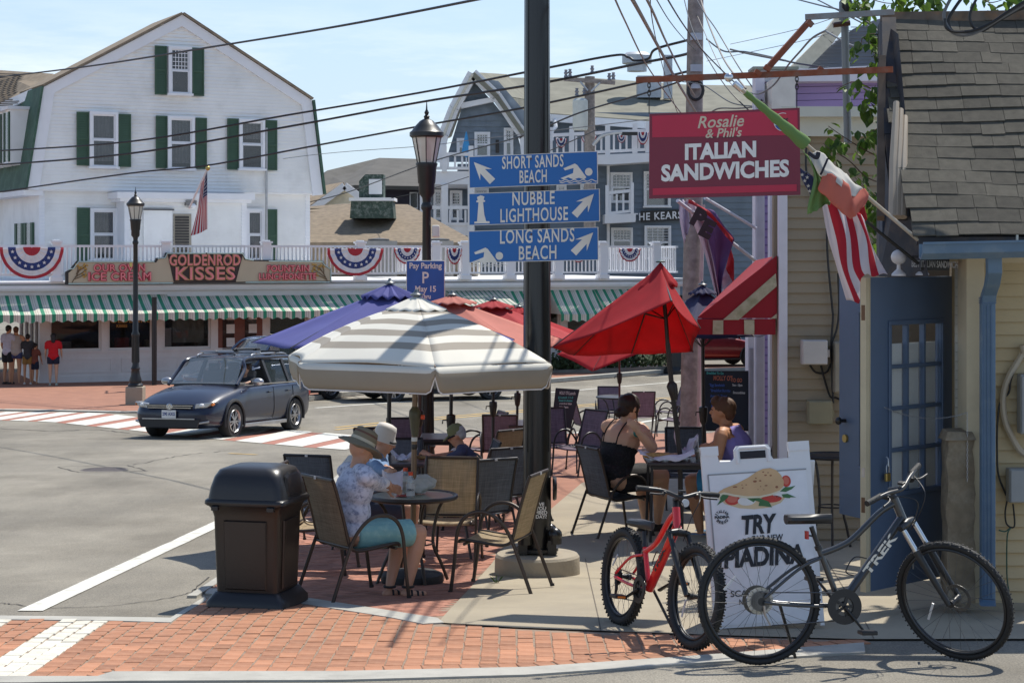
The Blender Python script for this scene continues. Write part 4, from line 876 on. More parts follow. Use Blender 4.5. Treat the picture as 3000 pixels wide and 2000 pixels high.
def ebox(name,label,x0,y0,x1,y1,Yb,m,d=.14):
 t=thing(name,label,'electric box',S((x0+x1)/2,y1,Yb));k=Yb/F;W,Hh=(x1-x0)*k,(y1-y0)*k
 b=MB();b.box((0,0,Hh/2),(W,d,Hh));b.obj('case',m,t,bevel=.012)
 b=MB();b.box((0,-d/2-.008,Hh/2),(W*.94,.016,Hh*.94));b.obj('lid',m,t,bevel=.006)
 b=MB();b.box((W/2+.01,-.02,Hh*.45),(.025,.03,Hh*.3));b.obj('latch',m,t)
 return t
ebox('electric_box','square light grey electric box on the tan clapboard wall',2347,995,2422,1067,Y-.12,bx)
ebox('electric_box','tall dull grey electric box beside the far blue door',2442,1000,2475,1150,Y-.12,mat('meter_box_dim',(.3,.27,.21,1),.6))
ebox('electric_box','olive tan electric box low on the tan wall, below the cables',2365,1172,2436,1241,Y-.12,bx2)
for i,(pts,lb) in enumerate((([(2422,670),(2425,760),(2438,900),(2440,930),(2436,1000),(2437,1090),(2441,1180)],'black cable running down the tan wall to the electric boxes'),([(2455,800),(2458,900),(2452,960),(2438,1000)],'black cable curving from the blue door to the junction on the tan wall'),([(2372,1068),(2390,1090),(2420,1090),(2434,1065)],'black cable loop hanging under the grey electric box'),([(2405,1070),(2415,1110),(2432,1160),(2450,1165),(2475,1175)],'black cables sagging between grey box and tall box'),([(2370,400),(2362,440),(2362,500),(2374,560),(2382,600)],'loose black wire at the top of the tan wall'))):
 b=MB();q=[S(x,y,Y-.06) for x,y in pts];b.tube(smooth_pts(q) if 'smooth_pts' in globals() else q,.011,6);tag(b.obj('wall_cable',cab,None,True),lb,'cable')
    # ================================================================== YELLOW BUILDING WITH SHINGLED ROOF, RIGHT
yelw=mat('cream_yellow_siding',(.50,.40,.235,1),.75,var=.07,vscale=2,dirt=(.36,.28,.16,1),dscale=2.2,damt=.4,bump=.1,bscale=30)
crmp=mat('cream_post',(.52,.44,.29,1),.65,var=.08,vscale=3,dirt=(.35,.29,.2,1),dscale=4,damt=.35)
blu=mat('gutter_blue',(.095,.16,.235,1),.5,var=.12,vscale=3,dirt=(.2,.25,.28,1),dscale=8,damt=.4)
dblu=mat('door_blue',(.085,.125,.195,1),.5,var=.10,vscale=2.5,dirt=(.08,.13,.21,1),dscale=7,damt=.4)
rsh=mat('roof_shingle',(.088,.080,.062,1),.95,var=.22,vscale=16,bump=.6,bscale=700,rnd=.25)
drk=mat('dark_fascia',(.035,.035,.042,1),.7,var=.4,vscale=5,dirt=(.12,.08,.05,1),dscale=6,damt=.6)
yb=thing('yellow_building','cream yellow clapboard building corner under a steep dark shingled roof at the right edge','building',(2.9,12.4,G(12.4)))
def wbox(par,nm,m,x0,y0,x1,y1,Y,d,**k):b=MB();slab(b,SS([(x0,y0),(x1,y0),(x1,y1),(x0,y1)],Y),(0,d,0));return b.obj(nm,m,par,world=True,**k)
YW=12.55;k=YW/F
for i in range(28):
 y1=1768-i*37.5;y0=y1-37.5
 if y0<735:break
 b=MB();a=S(2838,y1,YW-.022);c=S(3120,y1,YW-.022);d=S(3120,y0+.5,YW);e=S(2838,y0+.5,YW)
 b.add([a,c,d,e,a+Vector((0,.03,0)),c+Vector((0,.03,0))],[(0,1,2,3),(0,4,5,1)]);b.obj('clapboard',yelw,yb,world=True)
b=MB();slab(b,SS([(2838,740),(3120,740),(3120,1782),(2838,1782)],YW+.03),(.9,3,0));b.obj('wall_core',yelw,yb,world=True)
wbox(yb,'foundation',mat('sidewalk_concrete',None),2820,1765,3120,1790,YW-.03,.3)
wbox(yb,'corner_post',crmp,2832,748,2884,1765,YW-.25,.25)
whc=mat('recess_white',(.56,.52,.43,1),.75,var=.1)
for i in range(21):
 y1=1300-i*27;b=MB();a=S(2797,y1,YW+.2-.03);c=S(2834,y1+3,YW+.0-.03);d=S(2834,y1-24,YW+.0);e=S(2797,y1-26,YW+.2)
 b.add([a,c,d,e],[(0,1,2,3)]);b.add([a,c,c+Vector((0,.03,0)),a+Vector((0,.03,0))],[(0,1,2,3)]);b.obj('clapboard',whc,yb,world=True)
wbox(yb,'door_jamb',crmp,2788,748,2800,1330,13.05,.06)
b=MB();a=S(2698,715,11.75);c=S(3130,706,11.75);prof=[(0,0),(0,-.088),(.05,-.098),(.11,-.06),(.12,0),(.105,0),(.1,-.05),(.05,-.084),(.012,-.078),(.012,0)]
prof=[(-p[0],p[1]) for p in prof]
b.add([q+Vector((0,p[0]+.06,p[1])) for q in(a,c) for p in prof],[[i,(i+1)%10,10+(i+1)%10,10+i] for i in range(10)]+[list(range(10))]);b.obj('gutter',blu,yb,world=True)
b=MB();b.bar(a+Vector((0,-.066,.005)),c+Vector((0,-.066,.005)),.02,.014);b.obj('gutter_lip',blu,yb,world=True)
for x in(2980,):b=MB();b.bar(S(x,688,11.75),S(x,712,11.75),.03,.008);b.obj('gutter_hook',whc,yb,world=True)
wbox(yb,'eave_fascia',drk,2690,694,3120,716,11.98,.05)
b=MB();slab(b,[S(2700,718,11.9),S(3130,712,11.9),S(3130,745,12.6),S(2745,752,12.6)],(0,0,-.02));b.obj('soffit',crmp,yb,world=True)
wbox(yb,'header_board',crmp,2745,742,3100,770,YW-.02,.03)
def rectpipe(pts,w,d,nm,m,par):
 b=MB();R=[]
 for p in pts:R.append([p+Vector((-w/2,-d/2,0)),p+Vector((w/2,-d/2,0)),p+Vector((w/2,d/2,0)),p+Vector((-w/2,d/2,0))])
 b.rings(R);return b.obj(nm,m,par,world=True,bevel=.006)
ds=rectpipe([S(2911,750,11.85),S(2912,800,11.88),S(2906,835,12.0),S(2896,865,12.12),S(2893,890,12.15),S(2893,1752,12.22)],41*12.1/F,.07,'downspout',blu,yb)
for xx in(2882,2893,2904):b=MB();b.bar(S(xx,892,12.108),S(xx+1,1750,12.18),.006,.006);b.obj('downspout_rib',mat('rib_blue',(.07,.12,.2,1),.5),yb,world=True)
for y in(872,877,882,887):b=MB();b.box(S(2893,y,12.145),(.096,.075,.006));b.obj('elbow_crimp',mat('rib_blue',None),yb,world=True)
rectpipe([S(2893,1752,12.22),S(2893,1762,12.15),S(2893,1772,12.0)],.095,.07,'downspout_shoe',blu,yb)
E0,T0=Vector((2.575,11.95,S(0,694,11.95).z)),Vector((2.765,13.75,S(0,62,13.75).z))
nR=18;sl=(T0-E0);ny=Vector((0,-sl.z,sl.y)).normalized()
b=MB();slab(b,[E0+Vector((.01,.03,-.03)),E0+Vector((2.2,.03,-.03)),T0+Vector((2.2,.03,-.03)),T0+Vector((.01,.03,-.03))],-ny*.03);b.obj('roof_deck',drk,yb,world=True)
R=random.Random(4)
for i in range(nR):
 t0,t1=i/nR,(i+1)/nR;p,q=E0.lerp(T0,t0),E0.lerp(T0,t1);x=-.02-R.uniform(0,.012)+.012*sin(i*1.9);bulge=.05*sin(pi*t0)
 while x<1.75:
  wd=R.uniform(.13,.30);x2=min(x+wd-.003,1.8);lift=.010+R.uniform(0,.004);drop=R.choice((0,0,.005,.009));up_=ny*(lift)
  wav=lambda X:Vector((0,0,.012*sin(X*3.1+i*.5)))
  a=p+Vector((x-bulge*(x<.1),0,0))-sl*(drop/1.9)+up_+wav(x);c=p+Vector((x2,0,0))-sl*(drop/1.9)+up_+wav(x2);d=q+Vector((x2,0,0))+ny*.004+sl*.01+wav(x2);e=q+Vector((x-bulge*(x<.1),0,0))+ny*.004+sl*.01+wav(x)
  b=MB();b.add([a,c,d,e,a-ny*.009,c-ny*.009,d-ny*.009,e-ny*.009],[(0,1,2,3),(4,5,1,0),(4,0,3,7),(1,5,6,2),(7,6,5,4)]);b.obj('shingle',rsh,yb,world=True);x+=wd
b=MB();b.bar(T0+Vector((-.05,.05,.03)),T0+Vector((2.1,.05,.06)),.10,.07);b.obj('ridge_board',mat('weathered_wood',(.13,.10,.075,1),.9,var=.5,vscale=8,dirt=(.25,.13,.06,1),dscale=6,damt=.7),yb,world=True)
b=MB();slab(b,[T0+Vector((-.02,.0,.005)),T0+Vector((.7,.0,.005)),T0+Vector((.7,.06,-.10)),T0+Vector((-.02,.06,-.10))],(0,.03,0));b.obj('rotten_edge',mat('weathered_wood',None),yb,world=True)
for(pts,Ys,m,nm,w_) in((((2585,170),(2580,640)),(13.3,12.6),mat('rake_brown',(.12,.085,.06,1),.8,var=.4,vscale=6),'rake_edge',.05),(((2604,60),(2612,400),(2640,640)),(13.6,12.9,12.6),drk,'rake_board',.10)):
 b=MB();
 for(p,q,ya,yb_) in zip(pts,pts[1:],Ys,Ys[1:]):b.bar(S(*p,ya),S(*q,yb_),w_,.06)
 b.obj(nm,m,yb,world=True)
b=MB();slab(b,[S(2578,62,13.8),S(2632,100,13.3),S(2660,420,12.7),S(2700,690,12.1),S(2720,810,12.4),S(2575,810,12.9)],(.05,.35,0));b.obj('gable_end_board',drk,yb,world=True)
wbox(yb,'upper_side_panel',mat('navy_panel',(.03,.045,.075,1),.6),2585,630,2690,780,12.95,.1)
b=MB()
for dx in(0,14,28):b.tube([S(2626+dx*.9,300+dx*1.5,12.75),S(2618+dx,470,12.5),S(2616+dx,636,12.3)],[.02,.028,.030],8)
b.obj('cream_leader',mat('leader_cream',(.42,.34,.25,1),.6,var=.1),yb,True,world=True,kind='stuff')
wbox(yb,'door_sign_board',mat('sign_black',None),2698,752,2782,792,12.45,.02)
text('BEST ITALIAN SANDWICH',.062,'sign_lettering',mat('letter_grey',(.45,.45,.45,1),.6),yb,face_mat(S(2738,775,12.44),(1,0,-.03),(0,0,1)),sx=.42,bold=.001,world=True)
wbox(yb,'iron_bar',drk,2672,748,2790,756,12.4,.03)
lp=thing('globe_lamp','white globe lamp on a white bell base above the blue door','lamp',S(2633,808,12.5));wl=mat('lamp_white',(.62,.60,.60,1),.35)
b=MB();b.lathe([(.048,0),(.048,.012),(.03,.03),(.014,.045),(.012,.075),(.02,.08)],n=18);b.obj('lamp_base',wl,lp,True)
b=MB();b.ell((.0,0,.125),(.052,.052,.05),n=18,m=12);b.obj('globe',wl,lp,True)
b=MB();b.lathe([(.045,0),(.045,.008),(.03,.022),(.012,.03)],n=16);tag(b.obj('bell_lamp',wl,None,True),'small white bell lamp fitting just right of the globe lamp','lamp').location=S(2702,806,12.5)
st=mat('stone_brown',(.20,.155,.10,1),.95,var=.35,vscale=9,bump=1.0,bscale=14,dirt=(.33,.28,.2,1),dscale=5,damt=.7)
tp=thing('stone_post','rough brown stone post standing between the open blue door and the cream corner post','post',S(2806,1758,12.36));b=MB();k=12.5/F;Rr=random.Random(2);rg=[]
for j in range(16):
 z=j/15*470*k;rg.append([Vector((sx_*(40+Rr.uniform(-4,4)-(3 if j>13 else 0))*k,sy_*.09+Rr.uniform(-.008,.008),z)) for sx_,sy_ in((-1,-1),(-.3,-1.1),(.4,-1.05),(1,-1),(1,.5),(1,1),(-1,1),(-1,.2))])
b.rings(rg);b.obj('stone_shaft',st,tp,60)
b=MB();b.add([p for p in[Vector((-48*k,-.12,468*k)),Vector((40*k,-.13,470*k)),Vector((44*k,.12,470*k)),Vector((-46*k,.12,466*k)),Vector((-38*k,-.09,492*k)),Vector((34*k,-.09,490*k)),Vector((34*k,.1,496*k)),Vector((-34*k,.1,494*k))]],[(0,1,5,4),(1,2,6,5),(2,3,7,6),(3,0,4,7),(4,5,6,7),(3,2,1,0)]);b.obj('stone_cap',st,tp)
# ---- doors
blind=mat('door_blind',(.74,.76,.74,1),.7,var=.06,vscale=3);brass=mat('brass',(.5,.36,.12,1),.35,.8)
dgl=glass('door_glass',(.10,.13,.15,1),.96,.02,.05)
def door(name,label,A,B,zb,zt,cols,rows,pane,edge=None,bl=True):
 """French door leaf from foot point A to foot point B; pane = (left, right, bottom, top) as shares"""
 A,B=Vector(A),Vector(B);d=(B-A);d.z=0;Wd=d.length;t=thing(name,label,'door',(A.x,A.y,zb),atan2(d.y,d.x));Hh=zt-zb
 l,r,bo,to=pane[0]*Wd,pane[1]*Wd,pane[2]*Hh,pane[3]*Hh;T=.045
 for(nm,q) in(('stile',((0,0),(l,Hh))),('stile',((r,0),(Wd,Hh))),('rail',((l,0),(r,bo))),('rail',((l,to),(r,Hh)))):
  b=MB();b.box2((q[0][0],0,q[0][1]),(q[1][0],T,q[1][1]));b.obj(nm,dblu,t)
 for i in range(1,cols):x=l+(r-l)*i/cols;b=MB();b.box2((x-.012,-.004,bo),(x+.012,T*.8,to));b.obj('muntin',dblu,t,bevel=.004)
 for i in range(1,rows):z=bo+(to-bo)*i/rows;b=MB();b.box2((l,-.006,z-.013),(r,T*.8-.002,z+.013));b.obj('muntin',dblu,t,bevel=.004)
 for(q) in(((l-.03,bo-.03),(r+.03,bo)),((l-.03,to),(r+.03,to+.03)),((l-.03,bo),(l,to)),((r,bo),(r+.03,to))):b=MB();b.box2((q[0][0],-.014,q[0][1]),(q[1][0],-.001,q[1][1]));b.obj('glazing_bead',dblu,t,bevel=.005)
 b=MB();b.box2((l,.018,bo),(r,.022,to));b.obj('door_glass',dgl,t)
 if bl:
  for i in range(cols):x0=l+(r-l)*i/cols+.01;x1=l+(r-l)*(i+1)/cols-.02;b=MB();b.box2((x0,.034,bo),(x1,.038,to-.17*(to-bo)/1.5));b.obj('paper_blind',blind,t)
 if edge:b=MB();b.box2((-.005,-.004,0),(-.001,T+.004,Hh));b.box2((-.045,.0,0),(-.006,T,Hh));b.obj('door_edge',edge,t)
 return t,Wd,Hh
za,zb1=S(2545,813,12.33).z,S(2545,1732,12.33).z
A=S(2549,1732,12.33);B=S(2789,1682,13.0)
d1,W1,H1=door('blue_door','open blue French door with papered panes, brass padlock and chain, nearest the grey bicycle',A,B,zb1,za,3,4,(.24,.86,.305,.845),crmp)
for z in(1.78,.52):b=MB();b.box2((-.047,.008,z),(-.0455,.036,z+.1));b.obj('hinge_plate',mat('rusty_steel',(.16,.09,.05,1),.6,.5),d1)
b=MB();b.box2((-.047,.01,H1*.365),(-.0455,.034,H1*.395));b.obj('latch_plate',mat('steel',(.4,.4,.4,1),.3,.9),d1)
stl=mat('steel',None)
b=MB();b.tube([(.14,-.03,H1*.425),(.14,-.045,H1*.42),(.14,-.05,H1*.395)],.006,6);b.tube([(.125,-.04,H1*.375),(.125,-.04,H1*.395),(.14,-.04,H1*.405),(.155,-.04,H1*.395),(.155,-.04,H1*.375)],.004,6);b.obj('padlock_shackle',stl,d1,True,kind='stuff')
b=MB();b.box((.14,-.04,H1*.36),(.05,.022,.055));b.obj('padlock_body',brass,d1,bevel=.006)
b=MB();p0,p1=S(2590,1192,12.42),S(2834,1208,12.25);pts=[p0.lerp(p1,i/44)+Vector((0,0,-.055*4*(i/44)*(1-i/44))) for i in range(45)];pts+=[p1+Vector((.0,.0,-.018*i)) for i in range(1,26)]
for i,(u,v) in enumerate(zip(pts,pts[1:])):
 d=(v-u).normalized();x=d.cross(Vector((0,1,0))).normalized() if i%2 else d.cross(Vector((0,0,1)) if abs(d.z)<.8 else Vector((1,0,0))).normalized();m_=(u+v)/2;L_=(v-u).length*.62
 b.tube([m_+d*(L_*cos(a))+x*(.0045*sin(a)) for a in[2*pi*q/8 for q in range(8)]],.0014,4,loop=True)
tag(b.obj('door_chain',stl,None,True,'stuff'),'thin steel chain hanging from the blue door to the cream post','chain')
b=MB();b.cyl((.45,-.03,.10),(.45,-.03,.28),.006);b.obj('floor_bolt',stl,d1)
A=S(2459,1503,16.3);B=A+Vector((.33,-.82,0))
d2,W2,H2=door('blue_door','second blue door leaf further back, with black knob and brass deadbolt',A,B,A.z,S(2459,817,16.3).z,1,5,(.38,.9,.22,.86),bl=False)
b=MB();b.cyl((.1,-.0,H2*.40),(.1,-.05,H2*.40),.016);b.ell((.1,-.07,H2*.40),(.034,.028,.034));b.obj('door_knob',mat('black_metal',(.015,.015,.015,1),.35),d2,True)
b=MB();b.cyl((.11,0,H2*.325),(.11,-.02,H2*.325),.034,n=20);b.obj('deadbolt',brass,d2,True)
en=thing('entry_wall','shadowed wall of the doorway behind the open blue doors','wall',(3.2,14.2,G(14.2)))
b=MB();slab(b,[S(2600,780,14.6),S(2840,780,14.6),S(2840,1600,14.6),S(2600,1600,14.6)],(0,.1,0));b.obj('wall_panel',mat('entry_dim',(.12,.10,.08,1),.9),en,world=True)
gx=mat('grey_plastic',(.28,.29,.29,1),.5,var=.08)
t=ebox('electric_box','grey plastic outlet box low on the yellow wall at the right edge',2951,1370,3040,1470,YW-.1,gx,.1)
t=ebox('electric_box','upper grey electric cabinet at the right picture edge on the yellow wall',2984,1095,3060,1270,YW-.1,gx,.1)
hz=mat('hose_beige',(.42,.36,.27,1),.6,var=.1)
for pts,r,m,lb in(([(3010,1010),(2990,1045),(2952,1110),(2938,1170),(2944,1230),(2960,1270),(2985,1315),(3010,1335)],.021,hz,'thick beige hose looping down the yellow wall'),([(3020,1030),(2985,1060),(2962,1110),(2955,1150),(2930,1180),(2922,1240),(2921,1320),(2925,1390),(2948,1450)],.007,cab,'thin black cord beside the beige hose on the yellow wall'),([(2952,1460),(2945,1500),(2950,1535),(2972,1540),(2968,1475)],.006,cab,'black cord loop below the grey outlet box'),([(2926,1552),(2945,1556),(2962,1545),(2951,1570),(2950,1680),(2955,1740),(2940,1770)],.005,mat('green_cord',(.03,.09,.06,1),.5),'thin green cord hanging down the yellow wall')):
 b=MB();b.tube(smooth_pts([S(x,y,YW-.06) for x,y in pts]),r,7);tag(b.obj('hose' if r>.015 else 'extension_cable',m,None,True),lb,'hose' if r>.015 else 'cord')
b=MB();b.cyl(S(2998,1010,YW-.09),S(3004,1030,YW-.09),.03);tag(b.obj('hose_fitting',hz,None),'beige fitting on the upper end of the wall hose','fitting')
for i,pts in enumerate(([(2768,55),(2772,82),(2800,94),(2850,90),(2900,70),(2960,30),(3010,0)],[(2795,-20),(2766,40),(2780,85),(2812,103),(2860,96),(2930,55),(3010,8)],[(2870,-20),(2842,40),(2850,78),(2880,90),(2920,66),(3010,12)],[(2830,-20),(2800,20),(2778,60),(2790,92),(2830,100),(2890,82),(2960,40),(3010,20)])):
 b=MB();b.tube(smooth_pts([S(x,y,12.6+i*.02) for x,y in pts]),.010+.002*(i%2),6);tag(b.obj('coiled_cable',cab if i!=1 else mat('cable_grey',(.12,.12,.12,1),.5),None,True),('short black cable loop lowest on the shingled roof','grey cable loop lying over the roof ridge','narrow black cable loop, second on the roof','long black cable loop at the left of the roof cables')[i],'cable')
    # ---- rusty sign bracket
rust=mat('rusty_iron',(.26,.075,.035,1),.75,.2,var=.3,vscale=14,dirt=(.12,.13,.11,1),dscale=7,damt=.7,bump=.4,bscale=40)
gir=mat('grey_iron',(.24,.25,.25,1),.6,.3,var=.2,vscale=8,dirt=(.2,.1,.06,1),dscale=9,damt=.5)
br=thing('sign_bracket','rusty iron bracket with diagonal strut reaching out from the shingled roof','bracket',S(2610,200,13.3))
b=MB();b.bar(S(1864,235,13.6),S(2616,204,13.1),.03,.042);b.obj('lower_arm',rust,br,world=True)
b=MB();b.bar(S(2359,51,13.45),S(2620,36,13.3),.035,.04);b.obj('upper_arm',gir,br,world=True)
b=MB();b.bar(S(2246,203,13.36),S(2374,60,13.45),.03,.042);b.obj('strut',rust,br,world=True)
for(x,y) in((2372,70),(2248,200),(2405,206),(2220,214)):b=MB();b.box(S(x,y,13.3),(.05,.07,.03),M=Matrix.Rotation(.6,3,'Y'));b.obj('bolt',rust,br,world=True)
sg=thing('hanging_sign','crimson hanging shop sign reading Italian Sandwiches under the rusty bracket','sign',S(2122,575,13.45))
def sgp(x,y,off=0):f=(x-1902)/442;Y=13.62-.34*f;p=S(x,y,Y);return p+Vector((0,-off,0))
cr1=mat('sign_crimson',(.48,.012,.05,1),.45,var=.04);cr2=mat('sign_wine',(.19,.012,.035,1),.45,var=.04);sw_=mat('sign_white',(.78,.76,.72,1),.5);scr=mat('sign_cream_print',(.60,.52,.38,1),.5)
b=MB();slab(b,[sgp(1903,334),sgp(2343,316),sgp(2345,571),sgp(1902,582)],(0,.03,0));b.obj('sign_board',cr2,sg,world=True)
for(q,nm) in((((1910,340),(2336,323),(2337,396),(1911,403)),'top_band'),(((1912,552),(2334,540),(2334,560),(1912,572)),'bottom_band')):
 b=MB();slab(b,[sgp(x,y,.002) for x,y in q],(0,-.002,0));b.obj(nm,cr1,sg,world=True)
ux=sgp(2340,450)-sgp(1905,456);ksg=13.45/F
def stext(s,x,y,h,w,m,off,bold=0,shear=0,nm='lettering',slope=-.03):
 o=text(s,h*ksg*1.38,nm,m,sg,Matrix.Identity(4),bold=bold,ext=.0005,shear=shear)
 xs=[v.co.x for v in o.data.vertices];kx=w*ksg/(max(xs)-min(xs));M=XF[sg.name].inverted()@face_mat(sgp(x,y,off),Vector((ux.x,ux.y,.028*ux.x)),(0,0,1))@Matrix.Diagonal((kx,1,1,1));o.data.transform(M)
stext('ITALIAN',2110,444,45,212,sw_,.008,bold=.0065);stext('SANDWICHES',2122,503,47,380,sw_,.008,bold=.0065)
for off,bo,m in((.004,.007,mat('sign_shadow_print',(.09,.02,.03,1),.5)),(.007,.0015,scr)):
 stext('Rosalie',2109,358,36,138,m,off,bold=bo,shear=.25);stext("& Phil's",2118,391,27,108,m,off,bold=bo,shear=.22)
c=sgp(2293,358,.012);r_=27*ksg
def disc(b,c,r,a0,a1,dy):n=20;pts=[(r*cos(a0+(a1-a0)*i/n),r*sin(a0+(a1-a0)*i/n)) for i in range(n+1)];b.prism(pts,c+Vector((0,dy,0)),(1,0,0),(0,0,1),(0,.001,0))
b=MB();disc(b,c,r_,0,2*pi,0);b.obj('roundel',sw_,sg,world=True)
b=MB();disc(b,c,r_*.92,radians(22),radians(172),-.002);b.obj('roundel_top',mat('roundel_red',(.55,.03,.05,1),.5),sg,world=True)
b=MB();disc(b,c,r_*.92,radians(205),radians(352),-.002);b.obj('roundel_bottom',mat('roundel_blue',(.02,.08,.38,1),.5),sg,world=True)
text('PEPSI',.052,'roundel_lettering',mat('sign_black',None),sg,face_mat(c+Vector((0,-.004,.004)),(1,0,0),(0,0,1)),bold=.001,sx=.85,world=True)
for x in(1902,2335):
 yt=233 if x<2000 else 214;ys=334 if x<2000 else 318;b=MB();p,q=sgp(x,yt,-.01),sgp(x,ys,-.01)
 b.cyl(p+(q-p)*.42,q,.004,n=6)
 for j in range(4):m_=p+(q-p)*(.06+j*.11);ax=Vector((1,0,0)) if j%2 else Vector((0,1,0));b.tube([m_+Vector((0,0,.022*cos(a)))+ax*(.011*sin(a)) for a in[2*pi*z/10 for z in range(10)]],.0035,5,loop=True)
 b.obj('hanging_chain',blk,sg,True,world=True,kind='stuff')
    # ================================================================== POLES, LAMPS, SIGNS, WIRES, FLAGS
pbk=mat('pole_black',(.008,.008,.008,1),.3,.0,var=.2,vscale=2,coat=.15)
pb2=mat('lamp_black',(.018,.018,.018,1),.4,.1,var=.2,vscale=6)
BP=gp(1574,1684);k=BP.y/F
sp=thing('sign_pole','thick glossy black street pole on a round concrete footing carrying three blue signs','pole',BP)
b=MB();Hp=5.6;b.tube([(0,0,.2),(0,0,1.2),(0,0,3.0),(0,0,Hp)],[.112,.110,.105,.097],28);b.obj('shaft',pbk,sp,True)
b=MB()
for j in range(7):a=2*pi*j/7+.3;b.bar((.112*cos(a),.112*sin(a),1.0),(.098*cos(a),.098*sin(a),Hp),.012,.006)
b.obj('fluting',pbk,sp,kind='stuff')
fb=mat('footing_concrete',(.36,.31,.235,1),.9,var=.15,vscale=5,bump=.4,bscale=50,dirt=(.25,.22,.17,1),dscale=5,damt=.6)
b=MB();b.lathe([(.335,-.05),(.345,.0),(.34,.155),(.325,.175),(.0,.19)],n=30);b.obj('concrete_footing',fb,sp,30)
b=MB();b.lathe([(.17,.2),(.17,.225),(.0,.225)],n=20)
for j in range(4):a=pi/4+pi/2*j;b.box((.165*cos(a),.165*sin(a),.245),(.07,.07,.11))
b.obj('anchor_plate',pb2,sp,kind='stuff')
for j in range(4):
 a=pi/4+pi/2*j+.15;b=MB();b.ell((.17*cos(a),.17*sin(a),.34),(.062,.062,.06),n=14);b.cyl((.17*cos(a),.17*sin(a),.27),(.17*cos(a),.17*sin(a),.33),.058,n=14);b.obj('anchor_cap',pbk,sp,True)
b=MB();b.lathe([(.095,0),(.10,.012),(.09,.03),(.0,.035)],(.125,-.0,.70),n=20,M=Matrix.Rotation(pi/2,3,'Y'));b.obj('hand_hole_cover',pbk,sp,True)
b=MB();b.box((.02,-.113,.52),(.075,.004,.14));stc=b.obj('sticker_base',pbk,sp)
for i,s_ in enumerate(("'VE","YOU","MBED","DAY?")):text(s_,.040,'sticker_lettering',mat('sign_white',None),sp,face_mat((.03,-.118,.585-.033*i),(1,0,0),(0,0,1)),bold=.001,sx=.95)
sgb=mat('sign_blue',(.012,.135,.42,1),.45,var=.03);sgw=mat('sign_reflective',(.76,.71,.62,1),.5)
Y=BP.y-.135;K=Y/F
def bsg(label,q,ys,deco):
 """one blue direction sign measured in the picture; q = outline corners"""
 t=thing('direction_sign',label,'sign',S((q[0][0]+q[2][0])/2,q[2][1],Y),group='blue beach direction signs');P=SS(q,Y)
 b=MB();slab(b,P,(0,.006,0));b.obj('border',sgw,t,world=True)
 c=sum(P,Vector())/4;P2=[c+(p-c)*(1-.008)-Vector((0,.002,0)) for p in P];P2=[Vector((p.x+(.008 if p.x<c.x else-.008)*.3,p.y,p.z+(.004 if p.z<c.z else-.004))) for p in P2]
 b=MB();slab(b,P2,(0,.001,0));b.obj('panel',sgb,t,world=True)
 sl=(q[1][1]-q[0][1])/(q[1][0]-q[0][0])
 def pt(x,y):return S(x,y,Y-.005)
 for(s_,cx_,cy,h,w_) in ys:
  o=text(s_,h*K*1.5,'lettering',sgw,t,Matrix.Identity(4),bold=.0022,ext=.0005,spacing=1.1);xs=[v.co.x for v in o.data.vertices];kx=w_*K/(max(xs)-min(xs));xm=(max(xs)+min(xs))/2
  M=XF[t.name].inverted()@face_mat(pt(cx_,cy),(1,0,-sl),(0,0,1))@Matrix.Diagonal((kx,1,1,1))@Matrix.Translation((-xm,0,0));o.data.transform(M)
 for nm,poly in deco:
  b=MB();P3=[pt(x,y)-Vector((0,.0005*len(nm)%.001,0)) for x,y in poly];slab(b,P3,(0,.001,0));b.obj(nm,sgw,t,world=True)
 for yy in(.16,.86):
  p=S((q[0][0]+q[1][0])/2-6,(q[0][1]+q[1][1])/2*(1-yy)+(q[2][1]+q[3][1])/2*yy,Y-.004);b=MB();b.cyl(p,p-Vector((0,.006,0)),.008,n=8);b.obj('bolt',mat('rusty_steel',None),t,world=True)
 return t
def arrow(tx,ty,bx,by,w=22,hw=46,hl=52):
 d=Vector((tx-bx,ty-by));L_=d.length;d/=L_;n_=Vector((-d.y,d.x));T=Vector((tx,ty));B_=Vector((bx,by));Hh=T-d*hl;Nk=T-d*(hl*.72)
 return[tuple(v) for v in(T,Hh+n_*hw*.52,Nk+n_*w*.42,B_+n_*w/2,B_-n_*w/2,Nk-n_*w*.42,Hh-n_*hw*.52)]
def z3(l):return[(1000+x/2.351,y/2.351) for x,y in l]
def swimmer(dx,dy):
 """body and arm, water line; px offsets from the top sign"""
 arm=z3([(1530,1160),(1608,1127),(1625,1137),(1688,1222),(1672,1236),(1635,1225),(1600,1237),(1562,1222),(1530,1237),(1510,1228),(1596,1193),(1600,1158),(1540,1174)])
 head=z3([(1704+26*cos(a),1184+27*sin(a)) for a in[2*pi*i/18 for i in range(18)]])
 out=[]
 for nm,p in(('swimmer_body',arm),('swimmer_head',head)):out.append((nm,[(x+dx,y+dy) for x,y in p]))
 for r in range(2):
  if r==0:up=[(1500+i*4,1240+6*sin(i*.42)) for i in range(66)];thick=6
  else:up=[(1504+i*4,1253+5*sin(i*.42)) for i in range(56)];thick=5
  p=z3(up+[(x,y+thick) for x,y in up[::-1]]);out.append(('wave_line',[(x+dx,y+dy) for x,y in p]))
 return out
bsg('top blue sign on the black pole, pointing left to Short Sands Beach',[(1373,459),(1751,443),(1752,538),(1374,552)],[('SHORT SANDS',1561,476,34,180),('BEACH',1562,519,35,80)],[('arrow',arrow(1388,475,1443,532))]+swimmer(0,0))
